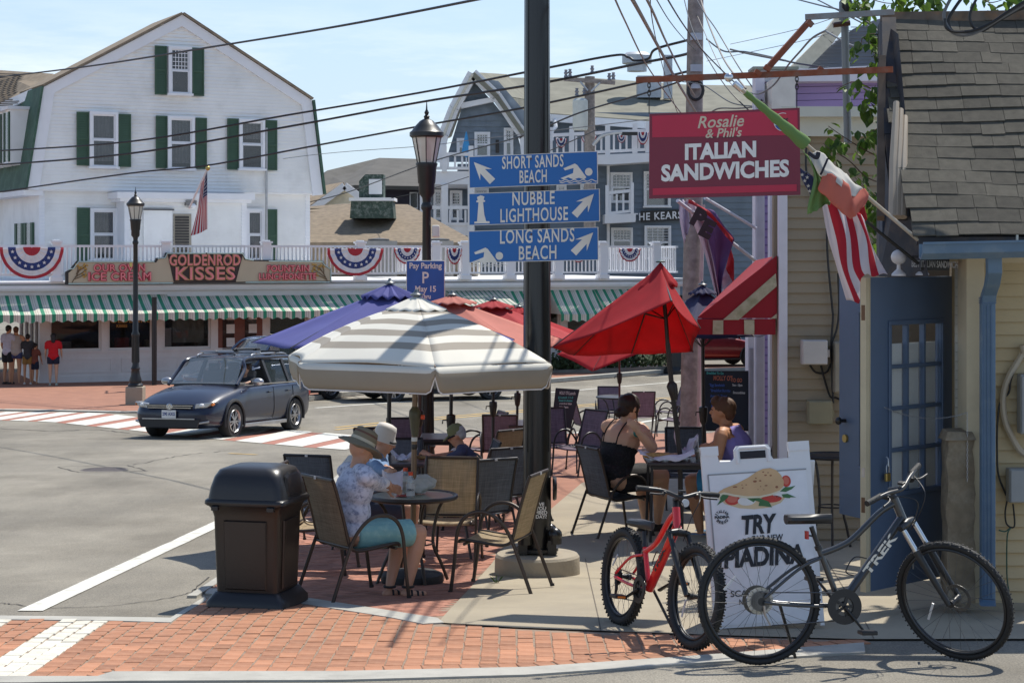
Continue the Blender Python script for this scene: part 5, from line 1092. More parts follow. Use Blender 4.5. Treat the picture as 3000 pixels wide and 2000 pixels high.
bsg('middle blue sign on the black pole, with a small lighthouse and Nubble Lighthouse',[(1373,567),(1757,553),(1758,649),(1373,661)],[('NUBBLE',1563,583,36,124),('LIGHTHOUSE',1565,631,37,198)],[('lighthouse',z3([(915,1540),(917,1527),(935,1525),(945,1395),(930,1393),(930,1383),(940,1380),(934,1358),(960,1345),(986,1354),(980,1378),(990,1380),(990,1390),(976,1393),(985,1480),(990,1496),(997,1524),(1020,1524),(1021,1538)])),('arrow',arrow(1740,568,1683,631))])
bsg('lowest blue sign on the black pole, with swimmer at left for Long Sands Beach',[(1372,677),(1753,665),(1754,762),(1373,770)],[('LONG SANDS',1574,693,38,218),('BEACH',1575,742,38,110)],[('arrow',arrow(1738,681,1680,741))]+swimmer(-262,246))
PY=24.2;pk_=thing('parking_sign','blue pay parking sign fixed to the taller lamp post above the umbrellas','sign',S(1246,890,PY));Kp=PY/F
b=MB();slab(b,SS([(1190,763),(1303,763),(1303,930),(1190,930)],PY),(0,.01,0));b.obj('border',sgw,pk_,world=True,bevel=.01)
b=MB();slab(b,SS([(1192,765),(1301,765),(1301,930),(1192,930)],PY-.004),(0,.003,0));b.obj('panel',mat('parking_blue',(.018,.10,.36,1),.45),pk_,world=True)
for s_,y,h,w_ in(('Pay Parking',779,17,95),('P',815,34,19),('May 15',847,17,61),('Thru',869,14,30),('Oct 15',892,17,58)):
 o=text(s_,h*Kp*1.38,'lettering',sgw,pk_,Matrix.Identity(4),bold=.003,ext=.0005);xs=[v.co.x for v in o.data.vertices];kx=w_*Kp/(max(xs)-min(xs));xm=(max(xs)+min(xs))/2
 o.data.transform(XF[pk_.name].inverted()@face_mat(S(1247,y,PY-.006),(1,0,0),(0,0,1))@Matrix.Diagonal((kx,1,1,1))@Matrix.Translation((-xm,0,0)))
lg=glass('lamp_glass',(.75,.70,.60,1),.25,.15,.08)
def lamp(label,loc,s=1.):
 t=thing('lamp_post',label,'lamp post',loc,group='black lantern street lamps')
 z=lambda v:v*s
 b=MB();b.lathe([(z(.19),0),(z(.19),z(.05)),(z(.15),z(.10)),(z(.16),z(.16)),(z(.12),z(.28)),(z(.10),z(.42)),(z(.12),z(.46)),(z(.09),z(.52)),(z(.078),z(.6))],n=20);b.obj('base',pb2,t,True)
 b=MB();b.lathe([(z(.092),z(.6)),(z(.085),z(1.25)),(z(.10),z(1.28)),(z(.10),z(1.33)),(z(.07),z(1.38)),(z(.062),z(2.6)),(z(.055),z(3.55)),(z(.075),z(3.58)),(z(.075),z(3.62)),(z(.055),z(3.66))],n=20);b.obj('shaft',pb2,t,True)
 b=MB();
 for j in range(12):a=2*pi*j/12;b.bar((z(.093)*cos(a),z(.093)*sin(a),z(.62)),(z(.086)*cos(a),z(.086)*sin(a),z(1.24)),z(.018),z(.012))
 b.obj('fluting',pb2,t,kind='stuff')
 b=MB();b.lathe([(z(.055),z(3.66)),(z(.06),z(3.72)),(z(.105),z(3.78)),(z(.105),z(3.90)),(z(.115),z(3.92)),(z(.13),z(4.12)),(z(.145),z(4.16)),(z(.14),z(4.18)),(.01,z(4.18))],n=20);b.obj('neck',pb2,t,True)
 b=MB();b.lathe([(z(.118),z(4.18)),(z(.19),z(4.52))],n=8,caps=False);b.obj('lantern_glass',lg,t)
 b=MB();b.lathe([(z(.06),z(4.2)),(z(.06),z(4.42)),(z(.01),z(4.45))],n=12);b.obj('lamp_bulb',mat('bulb_milky',(.6,.5,.38,1),.4,trans=.4),t,True)
 b=MB()
 for j in range(8):a=2*pi*j/8;b.bar((z(.12)*cos(a),z(.12)*sin(a),z(4.17)),(z(.192)*cos(a),z(.192)*sin(a),z(4.53)),z(.012),z(.012))
 b.obj('lantern_bars',pb2,t,kind='stuff')
 b=MB();b.lathe([(z(.20),z(4.51)),(z(.225),z(4.53)),(z(.225),z(4.58)),(z(.20),z(4.60)),(z(.155),z(4.66)),(z(.09),z(4.73)),(z(.035),z(4.76))],n=24);b.obj('lantern_roof',pb2,t,True)
 b=MB();b.lathe([(z(.03),z(4.75)),(z(.04),z(4.79)),(z(.02),z(4.81)),(z(.032),z(4.84)),(z(.012),z(4.88)),(z(.004),z(4.99))],n=12);b.obj('finial',pb2,t,True)
 return t
Lp=S(1250,740,24.7);l2=lamp('taller black lantern lamp post rising among the umbrellas behind the parking sign',(Lp.x,24.7,G(24.7)))
b=MB();b.box((.12,-.02,3.28),(.10,.08,.16));b.obj('photocell_box',mat('box_cream',None),l2,bevel=.02)
Lq=S(397,740,46.2);l1=lamp('smaller black lantern lamp post on a concrete block beside the dark blue car',(Lq.x,46.2,G(46.2)+.45),.985)
b=MB();b.box((0,0,-.22),(.42,.42,.46));b.obj('concrete_block',fb,l1,bevel=.02)
b=MB();b.box((-.11,0,3.0),(.06,.05,.1));b.obj('photocell_box',brass,l1)
p=gp(452,1130);b=MB();b.cyl((p.x,p.y,p.z),(p.x,p.y,S(452,870,p.y).z),.075,n=12);tag(b.obj('post',pb2,None,True),'plain thin black post under the shop awning, right of the smaller lamp post','post')
t=thing('street_post','wide fluted black post base on the far pavement right of the red umbrellas','post',gp(1982,1094));kk=gp(1982,1094).y/F
b=MB();b.lathe([(40*kk,0),(40*kk,10*kk),(29*kk,22*kk),(27*kk,80*kk),(22*kk,120*kk),(20*kk,230*kk)],n=16);b.obj('shaft',pb2,t,True)
wd=mat('pole_wood',(.27,.235,.21,1),.9,var=.3,vscale=9,bump=.6,bscale=25,dirt=(.16,.13,.11,1),dscale=7,damt=.6)
wdr=mat('pole_wood_brown',(.20,.12,.09,1),.9,var=.3,vscale=7,bump=.4,bscale=25)
PYp=33.0;base=S(2030,1270,PYp)
up_=thing('utility_pole','large weathered wooden utility pole behind the crimson hanging sign','utility pole',(base.x,PYp,G(PYp)))
b=MB();b.tube([S(2023,1290,PYp),S(2030,700,PYp),S(2039,-80,PYp)],[.19,.165,.135],16);b.obj('pole_shaft',wd,up_,True,world=True)
b=MB();b.tube([S(2047,1262,PYp-.25),S(2052,900,PYp-.25),S(2060,600,PYp-.2)],.035,8);b.obj('conduit',mat('conduit_pink',(.45,.33,.3,1),.6),up_,True,world=True)
b=MB();
for(x,y) in((2040,108),(2040,200),(2042,250)):b.box(S(x,y,PYp-.18),(.2,.12,.12))
b.obj('cable_clamp',gal,up_,world=True,kind='stuff')
b=MB();b.tube([S(2038+22*cos(a),265+28*sin(a),PYp-.25) for a in[2*pi*i/16 for i in range(16)]],.03,6,loop=True);b.obj('cable_loop',cab,up_,True,world=True)
TY=74;up2=thing('utility_pole','distant utility pole with crossarm and grey transformer in front of the inn roof','utility pole',(S(1727,740,TY).x,TY,G(TY)))
b=MB();b.tube([S(1727,760,TY),S(1728,225,TY)],[.24,.2],12);b.obj('pole_shaft',wd,up2,True,world=True)
b=MB();b.bar(S(1652,232,TY-.3),S(1802,243,TY-.3),.16,.16);b.obj('crossarm',wd,up2,world=True)
b=MB();b.bar(S(1700,240,TY-.4),S(1722,266,TY-.3),.06,.06);b.bar(S(1758,243,TY-.4),S(1732,268,TY-.3),.06,.06);b.obj('arm_brace',gal,up2,world=True,kind='stuff')
b=MB();kk=TY/F;b.lathe([(20*kk,0),(22*kk,4*kk),(22*kk,86*kk),(16*kk,92*kk),(0,94*kk)],S(1700,382,TY-.6),n=18);tr_=b.obj('transformer',mat('transformer_grey',(.50,.53,.50,1),.5,var=.08),up2,True,world=True)
for(x,y) in((1658,226),(1670,224),(1735,214),(1785,236),(1797,234),(1690,280),(1712,280)):b=MB();b.lathe([(.09,0),(.05,.1),(.09,.15),(.05,.22),(.07,.28),(0,.3)],S(x,y,TY-.3),n=8);b.obj('insulator',mat('insulator_grey',(.2,.2,.22,1),.4),up2,world=True)
b=MB();b.tube(smooth_pts([S(1738,425,TY-.3),S(1765,398,TY-.6),S(1810,388,TY-.9),S(1845,390,TY-1)]),.07,6);b.obj('lamp_arm',gal,up2,True,world=True)
b=MB();b.box(S(1845,392,TY-1),(.6,.3,.12));b.obj('lamp_head',mat('sign_black',None),up2,world=True)
def wire(label,pts,Ys,r,m=None):
 q=[S(x,y,Y_) for(x,y),Y_ in zip(pts,Ys)];b=MB();b.tube(smooth_pts(q,8),r*.45,6);tag(b.obj('overhead_wire',m or cab,None,True),label,'wire','overhead utility wires')
wire('topmost black wire, running from the left over the white gable',[(-80,235),(250,196),(620,138),(1000,76),(1420,-5),(1700,-60)],(50,42,35,29,24,20),.042)
wire('upper wire of the pair crossing the white house windows',[(-60,445),(380,415),(840,338),(1230,272),(1540,212),(1790,164),(1840,168),(1860,178),(1900,172),(1920,145),(2000,122),(2040,112)],(56,50,46,42,38,36,35.5,35.3,35,34.5,34,33),.055)
wire('second wire of the pair crossing the white house windows',[(-60,487),(380,450),(840,372),(1230,300),(1540,252),(1700,222),(1880,185),(1990,164),(2040,150)],(56,50,46,42,38,37,35,34,33),.06)
wire('third wire, crossing the flag and the lower house wall',[(-60,571),(380,508),(600,486),(950,422),(1230,370),(1540,315),(1850,248),(2035,205)],(56,50,48,44,41,38,35,33),.05)
wire('fourth wire, passing below the lantern and behind the blue signs',[(870,600),(1010,566),(1240,482),(1380,440),(1540,395),(1700,330),(1900,270),(2040,222)],(70,66,56,50,44,39,35,33),.04)
wire('thin wire low over the brown hip roof',[(1100,590),(1240,560),(1380,516),(1540,470),(1750,380)],(72,66,60,54,46),.03)
wire('faint thin wire crossing the sky left of the lantern',[(500,515),(900,456),(1240,428),(1400,408),(1900,350),(2040,330)],(70,62,54,50,38,33),.022,mat('wire_grey',(.2,.2,.2,1),.6))
gb=mat('wire_bundle_grey',(.26,.23,.20,1),.7,var=.2,vscale=20)
wire('leftmost steep wire coming down from the top edge to the big utility pole',[(1790,-30),(1830,60),(1900,200),(1990,325),(2050,400)],(14,18,23,29,32),.02,gb)
wire('thick steep grey cable bundle descending to the big utility pole',[(1830,-40),(1870,30),(1930,140),(1990,250),(2040,330)],(13,17,22,28,32.5),.045,gb)
wire('second steep grey cable bundle right of the thick one',[(1880,-30),(1915,40),(1950,120),(1995,210),(2035,280)],(14,18,23,29,32.6),.03,gb)
wire('thin dark wire crossing the steep bundles at the top',[(1905,-20),(1908,40),(1925,130),(1960,260),(2010,400)],(15,18,23,28,32),.012)
wire('thin black wire from the top edge steeply down left of the pole top',[(1918,-10),(1960,60),(2000,110),(2040,150)],(16,22,28,33),.014)
wire('black wire from the top edge to the right of the pole',[(1945,-20),(2000,70),(2060,150),(2150,240),(2240,320)],(13,17,20,22,23),.016)
for i,(pts,Ys,r,m) in enumerate((([(2000,-20),(2030,90),(2090,200),(2140,270),(2200,330)],(30,27,25,24,23.5),.018,cab),([(2030,-20),(2065,40),(2100,90),(2160,190),(2200,250),(2250,320)],(30,28,26,25,24,23),.02,cab),([(2050,-10),(2072,60),(2100,130),(2130,190),(2185,260)],(32,30,28,26,24),.03,gb),([(2070,115),(2120,150),(2180,152),(2260,168),(2330,185),(2430,200)],(33,31,29,27,25,24),.03,cab),([(2140,145),(2180,155),(2230,165),(2300,178)],(31,29,27.5,26),.035,mat('rope_wrap',(.12,.12,.12,1),.8)),([(2320,-5),(2410,18),(2460,30),(2530,60),(2570,90),(2600,160)],(20,17,16,15,14.5,14),.016,cab),([(2395,0),(2450,28),(2510,60),(2560,85),(2590,100)],(18,16.5,15.6,15,14.2),.014,cab),([(2420,90),(2380,112),(2345,150),(2310,190),(2275,240),(2250,262),(2215,276),(2170,260)],(17,17.5,18,19,20,21,22,23),.022,mat('cable_grey',None)),([(2420,92),(2460,115),(2500,135),(2540,132),(2558,105),(2556,75),(2540,60)],(17,16,15.5,15,15,15,15),.02,mat('cable_grey',None)),([(2040,40),(2120,215),(2190,285),(2240,300)],(33,29,25,23),.016,gb),([(2000,240),(2060,250),(2140,300),(2210,312)],(33,31,28,26),.02,cab),([(2060,350),(2100,320),(2160,318),(2210,314)],(33,31,29,27),.03,mat('rope_wrap',None)),([(2560,110),(2572,140),(2590,150),(2600,140),(2585,115)],(15,15,15,15,15),.012,cab),([(2140,130),(2330,88),(2480,40)],(60,50,40),.02,mat('wire_grey',None)),([(2070,180),(2330,125),(2440,95)],(60,50,40),.02,mat('wire_grey',None)))):
 wire(('black wire just right of the big utility pole top','black wire crossing behind the hanging sign bracket','grey twisted cable beside the big utility pole','wrapped cable from the big pole toward the grey riser mast','thick dark cable sleeve right of the big utility pole','black wire from the top edge to the leafy branches','second black wire meeting the grey riser mast','drooping grey cable left of the grey riser mast','cable loop right of the grey riser mast','pale cable falling from the pole to the bracket','black cable at the pole just left of the flag finial','wrapped cable low beside the big utility pole','small wire ring near the dark rake board','faint upper wire in the sky behind the bracket strut','faint lower wire in the sky behind the bracket strut')[i],pts,Ys,r,m)
ms=thing('riser_mast','grey steel electrical riser mast in front of the lilac wall','mast',S(2474,440,15.2));gm=mat('mast_grey',(.20,.21,.21,1),.5,.5,var=.15,vscale=5)
b=MB();b.tube([S(2484,420,15.2),S(2478,200,15.2),S(2474,20,15.2)],.031,14);b.obj('mast_pipe',gm,ms,True,world=True)
b=MB();b.lathe([(.035,0),(.045,.03),(.05,.08),(.03,.12),(0,.13)],S(2480,36,15.2),n=14);b.obj('weather_head',pb2,ms,True,world=True)
b=MB();b.tube([S(2462,60,15.15),S(2462,8,15.15),S(2470,-6,15.15),S(2500,-8,15.15)],.012,6);b.obj('ground_wire',gm,ms,True,world=True)
b=MB();b.cyl(S(2440,74,15.1),S(2490,68,15.1),.022);b.obj('insulator',mat('insulator_brown',(.07,.03,.02,1),.3),ms,world=True)
# ---- flags
def cloth(name,pts,nu,nv,m,parent,amp=.02,fr=9,world=True,ph=0):
 """pts: 2d list of control points rows(v) x cols(u) in world; smooth surface with folds"""
 rows=[[Vector(p) for p in r] for r in pts]
 def C(l,t):
  n=len(l)-1;i=min(int(t*n),n-1);f=t*n-i;a,b_,c,d=l[max(i-1,0)],l[i],l[i+1],l[min(i+2,n)]
  return.5*((2*b_)+(c-a)*f+(2*a-5*b_+4*c-d)*f*f+(-a+3*b_-3*c+d)*f**3)
 def fn(u,v):
  p=C([C(r,u) for r in rows],v);return p+Vector((0,amp*sin(fr*u+3*v+ph)*min(1,4*v+.2),amp*.3*sin(fr*1.7*u+5*v)))
 b=MB();b.grid(fn,nu,nv);return b.obj(name,m,parent,60,world=world,solid=.002)
def flag_us(name,scale_stripes=13,horiz=True):
 if name in MATS:return MATS[name]
 m=bpy.data.materials.new(name);MATS[name]=m;m.use_nodes=True;n=m.node_tree;P=n.nodes['Principled BSDF'];K_=n.links.new;P.inputs['Roughness'].default_value=.8
 def M2(op,a,b_=None):
  q=n.nodes.new('ShaderNodeMath');q.operation=op
  for i_,v in enumerate((a,b_)):
   if v is None:continue
   if isinstance(v,(int,float)):q.inputs[i_].default_value=v
   else:K_(v,q.inputs[i_])
  return q.outputs[0]
 tc_=n.nodes.new('ShaderNodeTexCoord');sx_=n.nodes.new('ShaderNodeSeparateXYZ');K_(tc_.outputs['UV'],sx_.inputs[0]);u,v=sx_.outputs[0],sx_.outputs[1]
 st_=M2('LESS_THAN',M2('FRACT',M2('MULTIPLY',v,6.5)),.5)
 can=M2('MULTIPLY',M2('LESS_THAN',u,.42),M2('LESS_THAN',v,.54))
 du=M2('SUBTRACT',M2('FRACT',M2('MULTIPLY',u,15)),.5);dv=M2('SUBTRACT',M2('FRACT',M2('MULTIPLY',v,14)),.5)
 dd=M2('ADD',M2('MULTIPLY',du,du),M2('MULTIPLY',dv,dv));star=M2('LESS_THAN',dd,.07)
 def mix(f,a,b_):
  q=n.nodes.new('ShaderNodeMix');q.data_type='RGBA';K_(f,q.inputs[0])
  for i_,c_ in((6,a),(7,b_)):
   if isinstance(c_,tuple):q.inputs[i_].default_value=c_
   else:K_(c_,q.inputs[i_])
  return q.outputs[2]
 base_=mix(st_,(.68,.62,.62,1),(.47,.02,.04,1));cn=mix(star,(.02,.03,.12,1),(.7,.7,.72,1));out_=mix(can,base_,cn);K_(out_,P.inputs['Base Color'])
 tr=n.nodes.new('ShaderNodeBsdfTranslucent');K_(out_,tr.inputs[0]);ms_=n.nodes.new('ShaderNodeMixShader');ms_.inputs[0].default_value=.35;K_(P.outputs[0],ms_.inputs[1]);K_(tr.outputs[0],ms_.inputs[2]);K_(ms_.outputs[0],n.nodes['Material Output'].inputs[0])
 return m
usf=flag_us('us_flag_cloth')
def fab(name,col,tr=.3,var=.05):return mat(name,col,.85,var=var,vscale=5,trans=tr)
Yf=54;fl=thing('us_flag','stars and stripes flag hanging on a slanted staff in front of the white house door','flag',S(562,602,Yf))
b=MB();b.cyl(S(554,610,Yf+.8),S(608,495,Yf),.03,n=8);b.obj('flag_staff',wht,fl,world=True)
b=MB();b.ell(S(609,493,Yf),(.07,.07,.07));b.obj('staff_ball',brass,fl,True,world=True)
cloth('flag_cloth',[[S(607,502,Yf),S(607,560,Yf),S(607,600,Yf),S(607,672,Yf)],[S(600,518,Yf-.1),S(597,570,Yf+.1),S(592,620,Yf),S(590,680,Yf)],[S(590,535,Yf),S(583,590,Yf),S(572,640,Yf),S(560,690,Yf)]],30,16,usf,fl,.05,8)
t=thing('tricolour_flag','green, white and coral red flag twisted round a pale pole by the roof','flag',S(2700,712,12.2))
fp0,fp1=S(2700,712,12.0),S(2172,262,11.6)
b=MB();b.cyl(fp0,fp1,.0125,n=10);b.obj('flag_pole',mat('pole_tan',(.42,.35,.26,1),.5),t,True,world=True)
b=MB();b.cyl(fp1,fp1+(fp1-fp0).normalized()*.06,.02,n=10);b.ell(fp1+(fp1-fp0).normalized()*.10+Vector((-.005,0,.01)),(.028,.028,.028));b.obj('pole_finial',mat('silver',(.6,.6,.6,1),.2,.9),t,True,world=True)
fgr=fab('flag_green',(.17,.28,.09,1));fwh=fab('flag_white',(.62,.60,.55,1));frd=fab('flag_coral',(.58,.16,.11,1));fbk=fab('flag_trim',(.02,.02,.03,1),0)
def FP(s_):return fp1.lerp(fp0,s_)
b=MB();pts=[FP(.02+.33*i/14)+Vector((0,0,-.0)) for i in range(15)];rr=[.018+.028*(i/14)**1.3+.003*sin(i*2.1) for i in range(15)];b.tube(pts,rr,12);b.obj('rolled_green',fgr,t,60,world=True)
cloth('hanging_green',[[S(2352,440,11.75),S(2378,470,11.75),S(2405,500,11.75)],[S(2385,510,11.7),S(2400,540,11.7),S(2422,560,11.72)],[S(2368,600,11.68),S(2395,590,11.7),S(2430,600,11.75)],[S(2366,628,11.7),S(2395,615,11.68),S(2432,588,11.75)]],16,18,fgr,t,.012,16)
cloth('white_band',[[S(2368,452,11.72),S(2405,445,11.72),S(2440,480,11.75),S(2480,510,11.78)],[S(2385,485,11.68),S(2420,490,11.66),S(2470,515,11.7),S(2505,540,11.75)],[S(2402,515,11.68),S(2440,510,11.63),S(2490,545,11.68),S(2528,550,11.75)],[S(2415,515,11.68),S(2445,530,11.62),S(2495,575,11.66),S(2520,560,11.74)]],22,20,fwh,t,.010,19)
cloth('coral_band',[[S(2414,505,11.66),S(2440,512,11.62),S(2480,535,11.66),S(2500,560,11.7),S(2535,552,11.76)],[S(2404,535,11.66),S(2440,545,11.6),S(2485,555,11.64),S(2505,590,11.66),S(2545,570,11.74)],[S(2398,556,11.66),S(2440,590,11.6),S(2480,610,11.62),S(2505,610,11.64),S(2535,600,11.72)],[S(2420,572,11.68),S(2455,612,11.62),S(2490,640,11.63),S(2510,628,11.65),S(2522,612,11.7)]],26,22,frd,t,.012,21)
b=MB();b.tube(smooth_pts([S(2370,448,11.66),S(2392,462,11.62),S(2398,446,11.62)]),.014,6);b.tube(smooth_pts([S(2425,465,11.64),S(2412,495,11.62),S(2404,512,11.63)]),.007,6);b.obj('dark_trim',fbk,t,True,world=True,kind='stuff')
t=thing('us_flag','large stars and stripes flag hanging on a black pole in front of the blue doors','flag',S(2690,770,12.5))
b=MB();b.cyl(S(2690,772,12.4),S(2360,505,12.0),.011,n=8);b.obj('flag_pole',pb2,t,True,world=True)
rs=ramp_mat('stripe_cloth',[(0,(.47,.015,.035,1)),(.5,(.66,.60,.62,1))],'u',2/7.,trans=.35,off=.5)
cloth('striped_fly',[[S(2408,600,12.05),S(2440,590,11.98),S(2480,600,12.0),S(2510,620,12.0),S(2532,640,12.05)],[S(2425,690,12.0),S(2470,690,11.93),S(2500,690,12.0),S(2540,700,12.05),S(2560,730,12.1)],[S(2450,770,12.0),S(2480,790,11.92),S(2510,780,11.97),S(2550,770,12.04),S(2590,790,12.1)],[S(2480,876,12.0),S(2518,884,11.95),S(2524,810,12.0),S(2558,808,12.04),S(2598,802,12.08)]],36,24,rs,t,.022,14)
stb=fab('flag_navy',(.02,.025,.07,1),.1)
cloth('star_field',[[S(2344,492,12.05),S(2362,505,12.0),S(2380,515,12.0)],[S(2348,520,12.02),S(2370,545,11.98),S(2392,550,12.0)],[S(2362,548,12.02),S(2380,580,11.98),S(2400,600,12.0)]],8,8,stb,t,.008)
for(x,y) in((2350,512),(2358,530),(2368,545),(2372,560),(2365,520)):
 q=.013;st2=[(q*(1 if i%2==0 else.42)*sin(i*pi/5),q*(1 if i%2==0 else.42)*cos(i*pi/5)) for i in range(10)];b=MB();b.prism(st2,S(x,y,11.94),(1,0,0),(0,0,1),(0,.002,0));b.obj('star',fwh,t,world=True)
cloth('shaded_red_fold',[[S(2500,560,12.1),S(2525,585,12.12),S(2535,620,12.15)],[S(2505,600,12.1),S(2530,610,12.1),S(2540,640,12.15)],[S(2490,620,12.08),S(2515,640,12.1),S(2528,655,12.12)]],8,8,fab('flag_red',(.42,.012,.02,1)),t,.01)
t=thing('open_flag','red, white and purple banner flag with dark letters on a slanted pole','flag',S(2230,775,22));Yo=21.5
b=MB();b.cyl(S(2232,778,22.4),S(1985,588,21),.022,n=8);b.obj('flag_pole',lilw,t,True,world=True)
b=MB();b.cyl(S(2214,668,22.8),S(2065,580,22),.02,n=8);b.obj('spare_pole',lilw,t,True,world=True)
prf=fab('flag_purple',(.20,.13,.30,1));pkf=fab('flag_pale_pink',(.60,.50,.56,1));rdf=fab('flag_bright_red',(.5,.05,.06,1))
cloth('purple_field',[[S(2040,602,Yo),S(2090,620,Yo),S(2152,702,Yo)],[S(2060,680,Yo-.1),S(2100,700,Yo),S(2135,745,Yo+.1)],[S(2085,760,Yo),S(2105,780,Yo),S(2118,800,Yo)],[S(2100,870,Yo),S(2108,880,Yo),S(2112,850,Yo)]],12,20,prf,t,.05)
cloth('pale_field',[[S(2010,585,Yo-.1),S(2030,590,Yo-.1),S(2062,612,Yo-.1)],[S(2030,650,Yo-.1),S(2048,655,Yo-.15),S(2070,680,Yo-.1)],[S(2065,740,Yo-.1),S(2080,760,Yo-.1),S(2090,770,Yo-.1)],[S(2098,868,Yo-.05),S(2104,876,Yo-.05),S(2108,872,Yo-.05)]],10,20,pkf,t,.04)
cloth('red_border',[[S(2018,584,Yo-.2),S(2080,622,Yo-.2),S(2148,700,Yo-.15)],[S(2016,594,Yo-.2),S(2078,634,Yo-.2),S(2143,712,Yo-.15)]],16,2,rdf,t,.02)
cloth('red_corner',[[S(2142,730,Yo+.2),S(2150,760,Yo+.2)],[S(2125,790,Yo+.2),S(2150,830,Yo+.2)]],6,6,rdf,t,.02)
cloth('white_corner',[[S(2125,785,Yo+.15),S(2148,830,Yo+.15)],[S(2113,810,Yo+.15),S(2118,862,Yo+.15)]],6,6,pkf,t,.02)
for ch,x,y in(('P',2045,640),('E',2070,672)):text(ch,.26,'flag_lettering',mat('letter_dark',(.05,.035,.04,1),.8),t,face_mat(S(x,y,Yo-.32),(1,0,-.5),(.5,0,1)),bold=.02,world=True)
cloth('white_fold',[[S(1990,585,Yo+.4),S(2012,590,Yo+.4)],[S(1992,640,Yo+.4),S(2020,650,Yo+.4)],[S(2005,712,Yo+.4),S(2015,680,Yo+.4)]],8,10,fab('flag_lilac_white',(.58,.52,.62,1)),t,.05)
# ---- red and cream side awning
ra=thing('entry_awning','dark red awning with dirty cream stripes beside the white corner board','awning',S(2200,980,19));Ya,Yb_=17.2,20.5
ar=mat('awning_red',(.32,.012,.022,1),.8,var=.08,trans=.12);ac=mat('awning_cream',(.46,.40,.28,1),.85,var=.15,vscale=12,dirt=(.25,.24,.12,1),dscale=10,damt=.7)
def tri(nm,pts,m,d=0.):b=MB();slab(b,[S(x,y,Y_-d) for x,y,Y_ in pts],(0,.006,0));return b.obj(nm,m,ra,world=True)
tri('side_panel',[(2276,752,18),(2044,932,18),(2276,932,18)],ar)
tri('cream_stripe',[(2273,801,18),(2276,838,18),(2164,937,18),(2118,937,18)],ac,.012)
tri('cream_stripe',[(2276,918,18),(2276,933,18),(2258,933,18)],ac,.012)
tri('valance',[(2043,934,18),(2272,934,18),(2272,980,18),(2041,980,18)],ar)
tri('cream_patch',[(2089,938,18),(2119,938,18),(2119,979,18),(2088,979,18)],ac,.012)
tri('cream_patch',[(2180,937,18),(2210,937,18),(2210,979,18),(2181,979,18)],ac,.012)
b=MB();slab(b,[S(2276,752,18),S(2044,932,18),S(2070,900,21.5),S(2214,765,21.5)],(0,0,.01));b.obj('top_sheet',ar,ra,world=True)
t=thing('far_awning','deep maroon slanting awning behind the red and cream one, by the lilac pilaster','awning',S(2180,800,23))
b=MB();slab(b,[S(2214,764,23),S(2105,870,23),S(2090,905,23),S(2214,905,23)],(0,.01,0));b.obj('awning_cloth',mat('maroon_cloth',(.13,.012,.02,1),.85),t,world=True)
# ================================================================== UMBRELLAS, TABLES, CHAIRS
def canopy(parent,apex,tips,m,sag=.05,nv=14,bow=0.,name='canopy',rag=.0,seed=1):
 """cloth stretched between rib tips (world points); uv v runs down from the apex"""
 apex=Vector(apex);tips=[Vector(t) for t in tips];n=len(tips);b=MB();R=random.Random(seed)
 for i in range(n):
  a,c=tips[i],tips[(i+1)%n];ph=R.uniform(0,6)
  def fn(u,v):
   e=a.lerp(c,u);ctr=sum(tips,Vector())/n;e=e+(ctr-e)*(.045*4*u*(1-u));p=apex.lerp(e,v)
   p=p+Vector((0,0,-sag*4*u*(1-u)*v*(1.2-v)*1.6));w_=.008*sin(9*v+ph+5*u)*v*sin(pi*u)+bow*4*v*(1-v);return p+Vector((0,0,w_))
  b.grid(fn,10,nv,lambda u,v:(u,v))
 return b.obj(name,m,parent,True,world=True,solid=.003)
def ribs(parent,hub,apex,tips,m,r=.007,frac=.55):
 hub,apex=Vector(hub),Vector(apex)
 for t in tips:
  t=Vector(t);b=MB();b.cyl(apex+Vector((0,0,-.02)),t+Vector((0,0,.0)),r,n=6);rb=b.obj('rib',m,parent,world=True)
  b=MB();b.cyl(hub,apex.lerp(t,frac)+Vector((0,0,-.01)),r*.8,n=6);o=b.obj('strut',m,None);o.parent=rb;o.data.transform(XF[parent.name].inverted())
um_dk=mat('umbrella_pole_dark',(.035,.03,.028,1),.4,.3);um_bz=mat('umbrella_pole_bronze',(.20,.135,.085,1),.4,.4,var=.1)
def ringtips(c,R_,z,n,a0=0.,dz=0.):return[Vector((c.x+R_*cos(a0+2*pi*i/n),c.y+R_*sin(a0+2*pi*i/n),z)) for i in range(n)]
def vent(parent,apex,R_,drop,n,a0,m,wav=.012,cap=None):
 apex=Vector(apex);b=MB();N=8*n
 b.grid(lambda u,v:apex+Vector((R_*v*cos(a0+2*pi*u)*(1+.04*cos(n*2*pi*u)),R_*v*sin(a0+2*pi*u)*(1+.04*cos(n*2*pi*u)),.05-drop*v+(wav*cos(n*2*pi*u*2)*v))),N,5,lambda u,v:(u*n%1,v*.22))
 o=b.obj('vent_flap',m,parent,True,world=True,solid=.003)
 b=MB();b.lathe([(.045,.0),(.05,.012),(.02,.03),(.012,.05),(0,.055)],apex+Vector((0,0,.045)),n=14);b.obj('top_knob',cap or mat('knob_grey',(.12,.14,.15,1),.4),parent,True,world=True)
